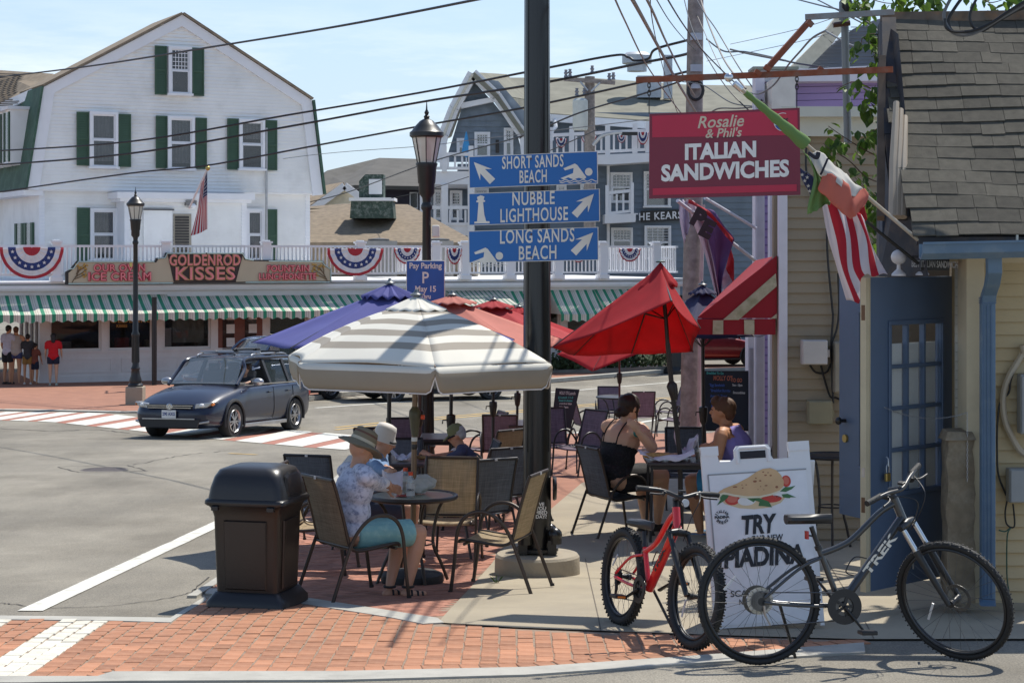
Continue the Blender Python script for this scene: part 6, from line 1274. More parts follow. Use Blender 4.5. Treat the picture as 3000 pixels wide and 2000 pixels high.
def pole(parent,base,apex,r,m,crank=None,lower=None,fit=um_dk):
 base,apex=Vector(base),Vector(apex);b=MB();b.cyl(base,apex,r,n=14);b.obj('umbrella_pole',m,parent,True,world=True)
 if lower:b=MB();b.cyl(base,base.lerp(apex,lower),r*1.22,n=14);b.obj('lower_pole',um_dk,parent,True,world=True)
 if crank:
  p=base.lerp(apex,crank);d=(apex-base).normalized();b=MB();b.tube([p-d*.09,p-d*.06,p+d*.05,p+d*.10,p+d*.11],[r*1.15,r*1.9,r*2.6,r*2.5,r*1.3],14);cr_=b.obj('crank_housing',fit,parent,True,world=True)
  b=MB();b.tube([p+Vector((-.03,-.02,.05)),p+Vector((-.085,-.05,.05)),p+Vector((-.09,-.05,.01))],.007,6);o=b.obj('crank_handle',fit,None,True);o.parent=cr_;o.data.transform(XF[parent.name].inverted())
TB=gp(1208,1708);TB.x=(1208-1500)/F*TB.y
stc_w=(.74,.71,.62,1);stc_g=(.34,.30,.245,1)
cst=bpy.data.materials.new
cs_m=ramp_mat('striped_canopy',[(0,stc_g),(.30,stc_w),(.40,stc_g),(.485,stc_w),(.57,stc_g),(.655,stc_w),(.74,stc_g),(.825,stc_w)],'v',1.0001,trans=.10,noise_amt=.05,nscale=2)
u1=thing('striped_umbrella','cream and taupe striped umbrella with a deep valance over the nearest table','umbrella',TB,group='patio umbrellas')
c1=Vector((S(1220,0,TB.y).x,TB.y,0));K1=TB.y/F;R1=412*K1;zA=S(0,884,TB.y).z;zR=S(0,1050,TB.y).z;N1=6;a01=radians(-80)
tips=ringtips(c1,R1,zR,N1,a01)
for t_ in tips:t_.z+=-(t_.x-c1.x)*.012
cn=canopy(u1,(c1.x,c1.y,zA),tips,cs_m,sag=-.02,nv=20,bow=.045)
vm=mat('valance_taupe',(.44,.385,.30,1),.85,var=.06,trans=.12);pipm=mat('valance_piping',(.70,.68,.66,1),.7)
for i in range(N1):
 a,c=tips[i],tips[(i+1)%N1];ctr=sum(tips,Vector())/N1;b=MB();bp_=MB();edge_=[]
 def vf(u,v):
  e=a.lerp(c,u);e=e+(ctr-e)*(.045*4*u*(1-u));rd=min(u,1-u);dl=.195*(1 if rd>.07 else.35+.65*sqrt(max(0,1-(1-rd/.07)**2)));o_=(e-ctr).normalized()
  return e+Vector((0,0,-dl*v))+o_*(.02*sin(pi*v)+.012*sin(7*u+i)*v)
 b.grid(vf,32,5,lambda u,v:(u,.825+.17*v));b.obj('valance',ramp_mat('striped_valance',[(0,stc_w),(.865,(.36,.30,.22,1))],'v',1.0001,trans=.12),u1,True,world=True,solid=.003)
 bp_.tube([vf(u/32,1.0) for u in range(33)],.006,5);bp_.obj('piping',pipm,u1,True,world=True)
vent(u1,(c1.x,c1.y,zA+.0),92*K1,.115,6,a01,ramp_mat('vent_cloth',[(0,stc_w),(.5,(.60,.56,.47,1))],'v',1.0,trans=.1),.010)
hub=Vector((c1.x,c1.y,zR-.05));ribs(u1,hub,(c1.x,c1.y,zA-.02),tips,um_bz)
pole(u1,TB+Vector((0,0,.05)),(c1.x,c1.y,zA+.05),.0215,um_bz,None,None,mat('crank_olive',(.09,.085,.05,1),.5))
p=Vector(TB);hz_=S(1213,1240,TB.y).z-TB.z
def local_lathe(par,prof,x,y,z,m,nm,n=16):b=MB();b.lathe(prof,(x,y,z),n);return b.obj(nm,m,par,True)
olv=mat('crank_olive',None);lx=c1.x-TB.x
local_lathe(u1,[(.022,-.10),(.034,-.04),(.04,.03),(.046,.05),(.046,.07),(.043,.10),(.03,.115),(.022,.13)],lx*.6,0,hz_,olv,'crank_housing')
b=MB();b.cyl((lx*.6+.05,-.01,hz_+.05),(lx*.6+.075,-.015,hz_+.05),.018,n=12);b.obj('orange_button',mat('orange_plastic',(.75,.09,.03,1),.5),u1,True)
for z_,m_,hh_ in((S(0,1292,TB.y).z-TB.z,mat('paper',None),.03),(S(0,1315,TB.y).z-TB.z,um_dk,.035)):local_lathe(u1,[(.0225,0),(.0235,.002),(.0235,hh_),(.0225,hh_+.002)],lx*.5,0,z_,m_,'pole_tape')
bs=thing('umbrella_base','round black weighted umbrella base under the nearest glass table','umbrella base',TB)
blkr=mat('rubber_black',(.02,.02,.02,1),.7,var=.2,bump=.3,bscale=80)
b=MB();b.lathe([(.235,0),(.245,.03),(.235,.075),(.20,.09),(.05,.105),(.03,.115),(.03,.35),(0,.35)],n=24);b.obj('base_disc',blkr,bs,True)
def umb(label,name,px_pole,Y,px_apex,py_apex,R_,drop,n,a0,m,vd=.10,polem=um_dk,ventm=None,crank=.42,sag=.05,vw=.012,dzt=None,scal=0):
 b0=Vector(((px_pole-CX)/F*Y,Y,G(Y)+.02));ap=S(px_apex,py_apex,Y);t=thing(name,label,'umbrella',b0,group='patio umbrellas');tp=ringtips(ap,R_,ap.z-drop,n,a0)
 if dzt:
  for i_,d_ in enumerate(dzt):tp[i_].z+=d_
 canopy(t,ap,tp,m,sag=sag,seed=n+int(Y));vent(t,ap,R_*.2,vd,n,a0,ventm or m,vw);ribs(t,ap+Vector((0,0,-drop-.15)),ap,tp,polem);pole(t,b0,ap,.02,polem,crank,None)
 b=MB();b.lathe([(.22,0),(.23,.03),(.2,.06),(.04,.08),(.03,.2),(0,.2)],b0,n=18);b.obj('weighted_base',blkr,t,True,world=True);return t
ub=mat('umbrella_blue',(.08,.085,.28,1),.85,var=.07,trans=.12);uc=mat('umbrella_coral',(.56,.20,.155,1),.85,var=.08,trans=.25);ur=mat('umbrella_red',(.48,.045,.05,1),.85,var=.08,trans=.3);ur2=mat('umbrella_bright_red',(.55,.03,.04,1),.85,var=.08,trans=.5);un=mat('umbrella_navy',(.03,.033,.085,1),.85,var=.08,trans=.05)
umb('violet blue umbrella behind the striped one, its corner pointing left over the street','blue_umbrella',1138,17.5,1142,846,1.29,.50,7,pi,ub,.13,vw=.02)
umb('faded coral umbrella whose slope shows behind the right half of the striped umbrella','coral_umbrella',1318,20.3,1325,878,1.30,.47,6,radians(5),uc,.09)
umb('red umbrella behind the coral one, partly hidden by the black pole','red_umbrella',1444,23.6,1446,889,1.28,.50,6,radians(10),ur,.10)
umb('small far red umbrella, only its top visible left of the black pole','red_umbrella',1513,27.5,1520,908,1.25,.45,6,radians(20),ur2,.10)
umb('coral umbrella hidden behind the striped one, with a brownish pole','coral_umbrella',1229,22.0,1229,905,1.1,.40,6,radians(0),uc,.08,polem=mat('umbrella_pole_brown',(.09,.05,.04,1),.5))
umb('navy umbrella in the shade under the red and cream awning','navy_umbrella',2062,21.0,2058,848,.78,.50,6,radians(10),un,.1,dzt=(-.0,0,0,0,0,0))
t=thing('tilted_umbrella','large tilted red umbrella, half open, over the table of the woman in black','umbrella',gp(1986,1560),group='patio umbrellas');t.location=(S(1986,0,18).x,18,G(18));XF[t.name]=Matrix.Translation(t.location)
apx=S(1935,780,18.0);tp=[S(1617,1018,17.9),S(1968,882,17.15),S(2052,962,17.6),S(2030,1030,18.6),S(1850,1035,18.9),S(1680,1040,18.6)]
canopy(t,apx,tp,ur2,sag=.06,seed=3);ribs(t,S(1951,935,18.0),apx,tp,um_dk,.008,.45)
b=MB();b.grid(lambda u,v:apx+Vector((.0+.22*v*cos(2*pi*u)*(1.15 if cos(2*pi*u)<0 else.75),.22*v*sin(2*pi*u),.04-.16*v-.10*v*(1 if cos(2*pi*u)<0 else.9)+.02*cos(14*pi*u)*v+.03*cos(2*pi*u)*v)),48,5);b.obj('vent_flap',ur2,t,True,world=True,solid=.003)
b=MB();b.lathe([(.04,0),(.05,.012),(.02,.025),(0,.03)],apx+Vector((0,0,.035)),n=12);b.obj('top_knob',mat('knob_green',(.05,.10,.09,1),.4),t,True,world=True)
b=MB();b.tube([apx,S(1951,935,18.0),S(1956,1010,18)],.02,12);b.obj('tilted_pole',um_dk,t,True,world=True)
b=MB();b.tube([S(1956,1005,18),S(1968,1130,18),S(1992,1330,18),S(1996,1560,18)],.024,12);b.obj('umbrella_pole',um_dk,t,True,world=True)
b=MB();b.tube([S(1966,1118,18),S(1968,1128,18),S(1973,1150,18),S(1976,1172,18)],[.03,.052,.045,.03],12);b.obj('crank_housing',um_dk,t,True,world=True)
umb('bright red umbrella behind the tilted one, with a low drooping corner','red_umbrella',1815,33.5,1815,935,1.12,.52,6,radians(-58),ur2,.10,polem=mat('umbrella_pole_maroon',(.10,.02,.02,1),.5),crank=.52,dzt=(.1,.15,.1,.1,-.1,-.35))
fr_b=mat('chair_frame_bronze',(.055,.042,.034,1),.4,.35,var=.1,vscale=8);fr_p=mat('chair_frame_dark',(.03,.028,.03,1),.4,.3,var=.1,vscale=8)
def sling(name,c,c2,tr=.42):
 if name in MATS:return MATS[name]
 m=mat(name,c,.8,var=.06,vscale=5,trans=tr);n=m.node_tree;K_=n.links.new;P=n.nodes['Principled BSDF'];src=P.inputs['Base Color'].links[0].from_socket
 tc_=n.nodes['Texture Coordinate'];fac=None
 for ax,sc_ in((0,900.),(2,620.)):
  mp=n.nodes.new('ShaderNodeMapping');mp.inputs['Scale'].default_value=(260 if ax==0 else 6,6 if ax==0 else 6,6 if ax==0 else 200);K_(tc_.outputs['Object'],mp.inputs[0])
  nz=n.nodes.new('ShaderNodeTexNoise');nz.inputs['Scale'].default_value=1;nz.inputs['Detail'].default_value=1;K_(mp.outputs[0],nz.inputs[0])
  if fac is None:fac=nz.outputs[0]
  else:a_=n.nodes.new('ShaderNodeMath');a_.operation='ADD';K_(fac,a_.inputs[0]);K_(nz.outputs[0],a_.inputs[1]);fac=a_.outputs[0]
 r_=n.nodes.new('ShaderNodeMapRange');r_.inputs[1].default_value=.7;r_.inputs[2].default_value=1.3;K_(fac,r_.inputs[0])
 mx=n.nodes.new('ShaderNodeMix');mx.data_type='RGBA';K_(r_.outputs[0],mx.inputs[0]);K_(src,mx.inputs[6]);mx.inputs[7].default_value=c2;K_(mx.outputs[2],P.inputs['Base Color'])
 for q in n.nodes:
  if q.type=='BSDF_TRANSLUCENT':K_(mx.outputs[2],q.inputs[0])
 return m
sl_tan=sling('sling_tan',(.66,.53,.35,1),(.40,.32,.20,1),.5);sl_gry=sling('sling_blue_grey',(.20,.225,.26,1),(.10,.115,.14,1),.4);sl_brn=sling('sling_brown',(.40,.33,.24,1),(.22,.18,.125,1),.4);sl_prp=sling('sling_plum',(.30,.23,.29,1),(.15,.115,.15,1),.4)
def mk_chair(label,loc,rz,slm,frm,grp='sling patio chairs'):
 """front towards local +y"""
 t=thing('patio_chair',label,'chair',loc,rz,grp);w=.245;t.scale=(.92,)*3
 sp_=[(-.335,.945),(-.325,.925),(-.285,.80),(-.24,.64),(-.205,.50),(-.185,.435),(-.15,.405),(-.08,.395),(.08,.41),(.20,.425),(.245,.42),(.255,.40)]
 sm=smooth_pts([Vector((0,y,z)) for y,z in sp_],3)
 for nm,i0,i1 in(('sling_back',0,17),('sling_seat',17,len(sm)-1)):
  b=MB();seg=sm[i0:i1+1];n_=len(seg)-1
  b.grid(lambda u,v:(-w+2*w*u,seg[min(int(round(v*n_)),n_)].y-.012*sin(pi*u)*(1 if nm=='sling_back' else 0),seg[min(int(round(v*n_)),n_)].z-(.014*sin(pi*u) if nm=='sling_seat' else 0)),8,n_);b.obj(nm,slm,t,True,solid=.004)
 for s_ in(-1,1):
  b=MB();b.tube([(s_*w,p.y,p.z) for p in sm],.0135,8);b.obj('side_rail',frm,t,True)
  hoop=smooth_pts([(s_*.285,.315,0),(s_*.29,.28,.25),(s_*.295,.255,.48),(s_*.295,.20,.60),(s_*.295,.10,.655),(s_*.295,-.02,.645),(s_*.29,-.12,.57),(s_*.275,-.19,.45),(s_*.275,-.27,.25),(s_*.28,-.365,0)],5)
  b=MB();b.tube(hoop,.0155,8,flat=.8);lg_=b.obj('arm_and_legs',frm,t,True)
  b=MB();b.cyl((s_*.285,.317,0),(s_*.285,.315,.02),.019,n=8);b.obj('foot_cap',blkr,lg_);b=MB();b.cyl((s_*.28,-.366,0),(s_*.28,-.363,.02),.019,n=8);b.obj('foot_cap',blkr,lg_)
 for(y,z) in((-.335,.945),(.20,.395),(-.19,.425)):
  b=MB();b.cyl((-.285 if z<.9 else-w,y,z),(.285 if z<.9 else w,y,z),.012 if z<.9 else.0145,n=8);b.obj('cross_bar',frm,t,True)
 b=MB();b.box((0,-.353,.945),(.03,.004,.022));b.obj('maker_tag',mat('tag_silver',(.5,.5,.5,1),.4),t)
 return t
def R_face(dx,dy):return atan2(dy,dx)-pi/2
def at_px(px,py,dz=.012):p=gp(px,py);p.z=G(p.y)+dz;return p
C1=at_px(1040,1752);ch0=mk_chair('brown sling chair of the man in the brimmed hat, left foreground',C1,R_face(.82,.57),sl_brn,fr_b)
def chair(label,px,py,fx,fy,slm,frm=None):return dup(ch0,at_px(px,py),R_face(fx,fy),label,'sling patio chairs',{'sling_back':slm,'sling_seat':slm,**({'side_rail':frm,'arm_and_legs':frm,'cross_bar':frm} if frm else{})})
chair('empty tan sling chair nearest the black pole, turned to face left',1462,1730,-.95,.30,sl_tan)
chair('empty tan sling chair facing the camera directly behind the glass table',1312,1655,-.10,-1,sl_tan)
chair('tan sling chair just behind the black bin, with the person in the white bucket hat',930,1678,1,-.12,sl_tan)
chair('blue grey sling chair just behind and right of the tan chair at the glass table',1400,1625,-.45,.75,sl_gry,fr_p)
chair('blue grey sling chair behind the white bucket hat, at the dark table with food',935,1600,.25,.9,sl_gry,fr_p)
chair('pale blue grey sling chair, second back in the stack left of the black pole',1450,1565,-.45,.75,sl_gry,fr_p)
chair('brownish sling chair beside the left edge of the black pole',1500,1530,-.75,.5,sl_brn,fr_p)
chair('dark blue grey sling chair facing the camera behind the dark table with food',1172,1545,.05,-1,sl_gry,fr_p)
chair('grey brown sling chair left of the others behind the dark table',1115,1490,.35,-.95,sl_prp,fr_p)
chair('dark plum sling chair behind the umbrella crank, above the food table',1190,1440,.1,-1,sl_prp,fr_p)
chair('grey sling chair under the man in the green cap',1370,1545,-.95,-.15,sl_gry,fr_p)
chair('grey brown sling chair right behind the man in the green cap',1445,1480,-.6,.6,sl_brn,fr_p)
chair('plum sling chair seen edge on beyond the green cap',1410,1400,-.98,-.3,sl_prp,fr_p)
chair('plum sling chair facing away beyond the green cap',1468,1405,.05,1,sl_prp,fr_p)
chair('dark sling chair of the woman in the black dress, right of the black pole',1800,1568,.85,.42,sl_gry,fr_b)
chair('plum sling chair nearest the right edge of the black pole on the brick',1700,1395,-.72,-.62,sl_prp,fr_p)
chair('plum sling chair half hidden behind the black pole beside the small chalkboard',1622,1385,.2,-.95,sl_prp,fr_p)
chair('plum sling chair left of the far round table',1722,1310,.95,.25,sl_prp,fr_p)
chair('plum sling chair behind the far round table, seen from the front',1784,1262,-.05,-1,sl_prp,fr_p)
chair('plum sling chair right of the far round table, its back to the camera',1878,1277,-.1,1,sl_prp,fr_p)
chair('black sling chair behind the sandwich eaters table, beside the wooden pole',2015,1490,.0,-1,sl_gry,fr_p)
chair('dark sling chair of the man in the lilac tank top',2190,1570,-.9,.12,sl_gry,fr_p)
chair('dark sling chair behind the man in the lilac tank top',2225,1500,-.8,-.2,sl_gry,fr_p)
chair('outer plum chair at the right of the far round table, facing left',1975,1290,-.85,.45,sl_prp,fr_p)
chair('plum sling chair right of the wooden pole foot, tipped towards the far tables',1958,1262,-.95,-.1,sl_prp,fr_p)
tgl=glass('table_glass',(.55,.57,.47,1),.05,.2,.0)
def round_table(label,loc,R_,hh,top,frm,n_leg=4,dark=True,a0=.4):
 t=thing('round_table',label,'table',loc);b=MB();b.lathe([(R_-.02,hh-.012),(R_-.02,hh-.004),(0,hh-.004)],n=36);b.obj('table_top',top,t)
 b=MB();b.tube([(R_*cos(a),R_*sin(a),hh-.012) for a in[2*pi*i/40 for i in range(40)]],.019,8,loop=True);b.obj('table_rim',frm,t,True)
 for j in range(n_leg):
  a=a0+2*pi*j/n_leg;q=smooth_pts([((R_*.82)*cos(a),(R_*.82)*sin(a),hh-.03),(R_*.62*cos(a),R_*.62*sin(a),hh-.14),(R_*.5*cos(a),R_*.5*sin(a),hh*.45),(R_*.7*cos(a),R_*.7*sin(a),hh*.2),(R_*.86*cos(a),R_*.86*sin(a),0)],5);b=MB();b.tube(q,.013,7);b.obj('table_leg',frm,t,True)
 b=MB();b.tube([(R_*.5*cos(a),R_*.5*sin(a),hh*.45) for a in[2*pi*i/24 for i in range(24)]],.007,6,loop=True);b.obj('brace_ring',frm,t,True);return t
TT=Vector(TB);TT.z+=.012;zt_top=S(0,1449,TB.y).z;HT1=zt_top-TT.z
round_table('round glass topped table under the striped umbrella with bottles and a bag',TT,128*K1,HT1,tgl,fr_b)
dkt=mat('table_dark',(.045,.036,.04,1),.3,var=.1);dkm=mat('table_mesh_dark',(.03,.028,.035,1),.45)
def sq_table(label,px0,px1,py_top,Y,depth,m=dkt,hh=None):
 p0,p1=S(px0,py_top,Y),S(px1,py_top,Y);t=thing('dark_table',label,'table',((p0.x+p1.x)/2,Y,G(Y)+.012));z_=p0.z-G(Y)-.012;w_=p1.x-p0.x
 b=MB();b.box((0,0,z_-.015),(w_,depth,.03));b.obj('table_top',m,t,bevel=.008)
 b=MB();b.box((0,0,z_-.05),(w_-.08,depth-.08,.035));b.obj('apron',fr_p,t)
 for sx_ in(-1,1):
  for sy_ in(-1,1):b=MB();b.cyl((sx_*(w_/2-.05),sy_*(depth/2-.05),z_-.03),(sx_*(w_/2-.03),sy_*(depth/2-.03),0),.014,n=8);b.obj('table_leg',fr_p,t,True)
 return t
t2_=sq_table('dark slatted table with food paper behind the two diners in hats',1010,1248,1345,17.0,.75)
sq_table('dark plum table left of the man in the green cap',1232,1340,1277,20.5,.7)
sq_table('far plum table beyond the empty chairs, left of the black pole',1490,1560,1237,25,.8)
wt=sq_table('black table with sandwiches between the woman and the man',1890,2110,1345,18.1,.62)
round_table('far round dark table beneath the drooping bright red umbrella',at_px(1815,1268),.46,.72,dkm,fr_p)
round_table('round dark bistro table standing against the tan wall by the far blue door',Vector((S(2436,0,17.3).x,17.3,G(17.3)+.012)),.24,S(0,1335,17.3).z-G(17.3),dkm,fr_p,3)
# ================================================================== VEHICLES
tyre=mat('tyre_rubber',(.018,.018,.018,1),.75,var=.2);alloy=mat('alloy_silver',(.42,.42,.43,1),.3,.8);plas=mat('black_plastic',(.02,.02,.022,1),.55);chrome=mat('chrome_trim',(.6,.6,.6,1),.15,1.0)
cgl=glass('car_glass',(.06,.08,.085,1),.62,.01,.10);cwg=glass('windscreen_glass',(.14,.17,.17,1),.6,.01,.12);seatm=mat('car_seat',(.09,.085,.08,1),.8);hlg=glass('headlight_glass',(.5,.5,.5,1),.5,.05,.15);amber=mat('amber_lens',(.7,.2,.02,1),.3)
def car(label,loc,rz,paint,L=4.55,W=1.80,Ht=1.48,belt=.96,wb=2.64,rw=.325,front=2.29,name='parked_car',rails=False,detail=True,hood=.93,roofx=(.30,-1.75),tail=-2.15,clear=.20,spokes=10,rimm=None,group=None):
 t=thing(name,label,'car',loc,rz,group);ax=(wb/2+.02,-wb/2+.02);F0=front;B0=front-L;hw=W/2;rimm=rimm or alloy
 st_=[(F0,.55,.50,.62,clear+.12),(F0-.06,.64,.58,.80,clear+.05),(F0-.22,.74,.68,.92,clear),(F0-.55,hood-.07,.76,.98,clear),(F0-.95,hood,.83,1.0,clear),(.95,hood+.05,belt-.07,1.0,clear),(.4,belt,belt-.03,1.0,clear),(-.6,belt+.01,belt-.015,1.0,clear),(-1.4,belt+.03,belt,.99,clear),(B0+.35,belt+.05,belt+.02,.96,clear),(B0+.12,belt+.02,belt-.02,.90,clear+.04),(B0,belt-.12,belt-.18,.84,clear+.12)]
 b=MB();R=[]
 for x,zt_,zs_,wf,zb in st_:
  w_=hw*wf;half=[(0,zb),(w_*.80,zb),(w_*.96,zb+.07),(w_,zb+.22),(w_*1.0,(zb+zs_)/2+.08),(w_*.985,zs_-.10),(w_*.93,zs_),(w_*.80,zs_+(zt_-zs_)*.55),(w_*.4,zt_),(0,zt_)]
  R.append([Vector((x,y,z)) for y,z in half]+[Vector((x,-y,z)) for y,z in half[-2:0:-1]])
 b.rings(R);me=b.mesh('body');bo=bpy.data.objects.new('tmp_body',me);sub=bo.modifiers.new('s','SUBSURF');sub.levels=2
 cut=MB()
 for x in ax:
  for s_ in(-1,1):cut.cyl((x,s_*(hw-.27),rw),(x,s_*(hw+.2),rw),rw+.055,n=28)
 co=bpy.data.objects.new('tmp_cut',cut.mesh('c'));bm_=bo.modifiers.new('b','BOOLEAN');bm_.object=co;bm_.operation='DIFFERENCE';bm_.solver='EXACT'
 me2=bake(bo,co);me2.name='body'
 me2.polygons.foreach_set('use_smooth',[True]*len(me2.polygons));me2.set_sharp_from_angle(angle=radians(35));me2.materials.clear();link('body',me2,paint,t)
 rz_=Ht;rx0,rx1=roofx;wr=hw*.68;wb_=hw*.90;A0=(.98,wb_*.92,hood+.04);A1=(rx0,wr,rz_-.05);D1=(rx1,wr*.97,rz_-.06);D0=(tail,wb_*.86,belt+.04)
 b=MB();R=[]
 for i in range(9):
  f=i/8;x=rx0+(rx1-rx0)*f;zc=rz_-.045+.045*sin(pi*min(1,f*1.15+.1));R.append([Vector((x,wr*q*1.03,zc-.065*q*q*q*q)) for q in(-1,-.8,-.4,0,.4,.8,1)]+[Vector((x,wr*q,zc-.075*q*q*q*q-.02)) for q in(1,.4,-.4,-1)])
 b.rings(R);b.obj('roof',paint,t,True)
 b=MB();b.grid(lambda u,v:(A0[0]+(A1[0]-A0[0])*v+.10*(1-(2*u-1)**2)*(1-v*.7),(A0[1]+(A1[1]-A0[1])*v)*(2*u-1)*.97,A0[2]+(A1[2]-A0[2])*v+.02*(1-(2*u-1)**2)),10,5);b.obj('windscreen',cwg,t,True)
 b=MB();b.grid(lambda u,v:(D0[0]+(D1[0]-D0[0])*v-.05*(1-(2*u-1)**2),(D0[1]+(D1[1]-D0[1])*v)*(2*u-1)*.97,D0[2]+(D1[2]-D0[2])*v),8,4);b.obj('rear_window',cgl,t,True)
 xs_=[.72,-.32,-1.22];
 for s_ in(-1,1):
  def wt(x,f):
   zb_,zt2=belt+.005,rz_-.085;return Vector((x,s_*(wb_*(1-f)+wr*1.01*f),zb_+(zt2-zb_)*f))
  wins=[((.70,0),(rx0-.02,1),(-.24,1),(-.30,0)),((-.38,0),(-.32,1),(-1.08,1),(-1.16,0)),((-1.26,0),(-1.18,1),(rx1+.02,1),(tail+.28,0))]
  for k_,q in enumerate(wins):
   b=MB();b.add([wt(*p) for p in q],[(0,1,2,3)])
   if not(detail and k_==0 and s_==1):b.obj('side_window',cgl,t)
  for(x0,x1) in((-.27,-.35),(-1.12,-1.21)):
   b=MB();b.bar(wt(x0-.03,0),wt(x1+.05,1),.09,.05);b.obj('pillar',plas,t)
  b=MB();b.tube(smooth_pts([(A0[0]+.02,s_*A0[1],A0[2]-.01),(.62,s_*(wb_*.5+wr*.5+.01),(belt+rz_)/2+.02),(rx0,s_*wr*1.02,rz_-.06),(-.5,s_*wr*1.03,rz_-.035),(rx1,s_*wr*1.01,rz_-.06),(tail+.16,s_*(wb_*.55+wr*.45),(belt+rz_)/2),(D0[0]+.03,s_*D0[1],D0[2]-.02)]),.034,8);b.obj('roof_rail_pillar',paint,t,True)
  b=MB();b.bar(wt(.80,-.01),wt(tail+.22,-.01),.02,.02);b.obj('belt_trim',chrome if detail else plas,t)
  b=MB();b.bar((ax[0]-rw-.08,s_*(hw-.02),clear+.03),(ax[1]+rw+.08,s_*(hw-.02),clear+.03),.05,.07);b.obj('sill_trim',alloy if detail else plas,t,bevel=.01)
  if detail:
   for x in(-.32,-1.20 if True else 0):b=MB();b.tube(smooth_pts([(x+.05,s_*(hw*.985),clear+.12),(x,s_*(hw+.001),clear+.28),(x,s_*(hw*.997),belt-.24),(x-.02,s_*(hw*.962),belt-.07)]),.005,5);b.obj('door_seam',plas,t)
   for x in(-.14,-.98):b=MB();b.box((x,s_*(hw*.99+.015),belt-.16),(.17,.03,.03));b.obj('door_handle',paint,t,bevel=.01)
   b=MB();b.ell((.60,s_*(hw+.10),belt+.06),(.09,.13,.075));mr=b.obj('door_mirror',alloy,t,True);b=MB();b.bar((.60,s_*(hw-.08),belt+.02),(.60,s_*(hw+.05),belt+.03),.06,.04);b.obj('mirror_arm',plas,mr)
  for x in ax:
   y=s_*(hw-.11);b=MB();M_=Matrix.Rotation(pi/2,3,'X')
   b.lathe([(rw*.62,-.10),(rw*.93,-.11),(rw,-.07),(rw,.07),(rw*.93,.11),(rw*.62,.10)],(x,y,rw),32,M_,False);wh_=b.obj('wheel_tyre',tyre,t,True)
   b=MB();b.lathe([(rw*.66,.10),(rw*.64,.115),(rw*.60,.10),(rw*.58,.0)],(0,0,0),28,None,False);b.xf((Matrix.Translation((x,y,rw))@Matrix.Rotation(-s_*pi/2,4,'X')));b.obj('wheel_rim',rimm if detail or rimm is not alloy else alloy,wh_,True)
   b=MB();yo=y+s_*.085
   for j in range(spokes):a=2*pi*j/spokes+(.1 if j%2 else-.1)*(spokes==10);b.bar((x+.03*cos(a),yo,rw+.03*sin(a)),(x+rw*.60*cos(a),yo-s_*.01,rw+rw*.60*sin(a)),.026,.03,up=(0,1,0))
   b.cyl((x,y+s_*.05,rw),(x,yo+s_*.012,rw),.05,n=14);b.obj('wheel_spokes',rimm,wh_,kind='stuff')
   b=MB();b.lathe([(rw*.6,0),(rw*.6,.02)],(0,0,0),20);b.xf(Matrix.Translation((x,s_*(hw-.20),rw))@Matrix.Rotation(pi/2,4,'X'));b.obj('brake_shadow',plas,wh_)
   b=MB();n_=18;b.tube([(x+(rw+.06)*cos(a),s_*(hw*.985),rw+(rw+.06)*sin(a)) for a in[-.25+(pi+.5)*i/n_ for i in range(n_+1)]],.032,6);b.obj('arch_trim',plas,t,True)
 ib=MB();ib.box((-.4,0,.55),(2.6,hw*1.5,.1));ib.obj('cabin_floor',plas,t)
 b=MB();b.box((.70,0,belt-.02),(.4,hw*1.55,.12));b.obj('dashboard',seatm,t,bevel=.03)
 for y in(-.36,.36):
  for x in(.0,-.85):b=MB();b.box((x-.10,y,belt-.05),(.12,.44,.62),M=Matrix.Rotation(-.15,3,'Y'));b.box((x-.16,y,belt+.32),(.08,.24,.16));b.box((x+.15,y,.62),(.5,.46,.12));b.obj('seat',seatm,t,bevel=.03,kind='stuff')
 if detail:
  b=MB();b.tube([(.42+.05*cos(a)*.4,.36+.17*cos(a),belt+.02+.17*sin(a)) for a in[2*pi*i/18 for i in range(18)]],.014,6,loop=True);b.obj('steering_wheel',plas,t,True)
 fx=F0
 b=MB();b.prism([(-hw*.52,.60),(hw*.52,.60),(hw*.56,.68),(-hw*.56,.68)],(fx-.045,0,0),(0,1,0),(0,0,1),(.03,0,0));gr_=b.obj('grille',plas,t)
 b=MB();b.box((fx-.005,0,.655),(.012,hw*1.1,.012));b.box((fx-.006,0,.615),(.012,hw*1.02,.012));b.obj('grille_bar',chrome,gr_,kind='stuff')
 b=MB();b.prism([(-hw*.66,.25),(hw*.66,.25),(hw*.72,.40),(-hw*.72,.40)],(fx-.03,0,0),(0,1,0),(0,0,1),(.05,0,0));b.obj('lower_intake',plas,t)
 b=MB();b.bar((fx+.025,-hw*.62,.41),(fx+.025,hw*.62,.41),.02,.02);b.obj('bumper_strip',alloy,t)
 for s_ in(-1,1):
  b=MB();b.prism([(s_*hw*.56,.60),(s_*hw*.80,.62),(s_*hw*.93,.72),(s_*hw*.58,.69)],(fx-.30,0,0),(0,1,0),(0,0,1),(.26-.0,0,0))
  for i_ in range(len(b.v)):
   v_=b.v[i_];v_.x-=.30*(abs(v_.y)/hw-.5) if abs(v_.y)>hw*.5 else 0
  hl=b.obj('headlight',mat('headlight_silver',(.45,.46,.47,1),.2,.5),t,bevel=.012)
  b=MB();b.ell((fx-.12,s_*hw*.70,.66),(.05,.06,.04));b.obj('lamp_lens',mat('lens_white',(.8,.8,.78,1),.2),hl,True)
  b=MB();b.ell((fx-.22,s_*hw*.90,.68),(.07,.025,.03));b.obj('turn_lamp',amber,hl,True)
  b=MB();b.bar((fx-.02,s_*hw*.60,.32),(fx-.14,s_*hw*.86,.36),.07,.04);b.obj('fog_lamp_trim',alloy,t,bevel=.01)
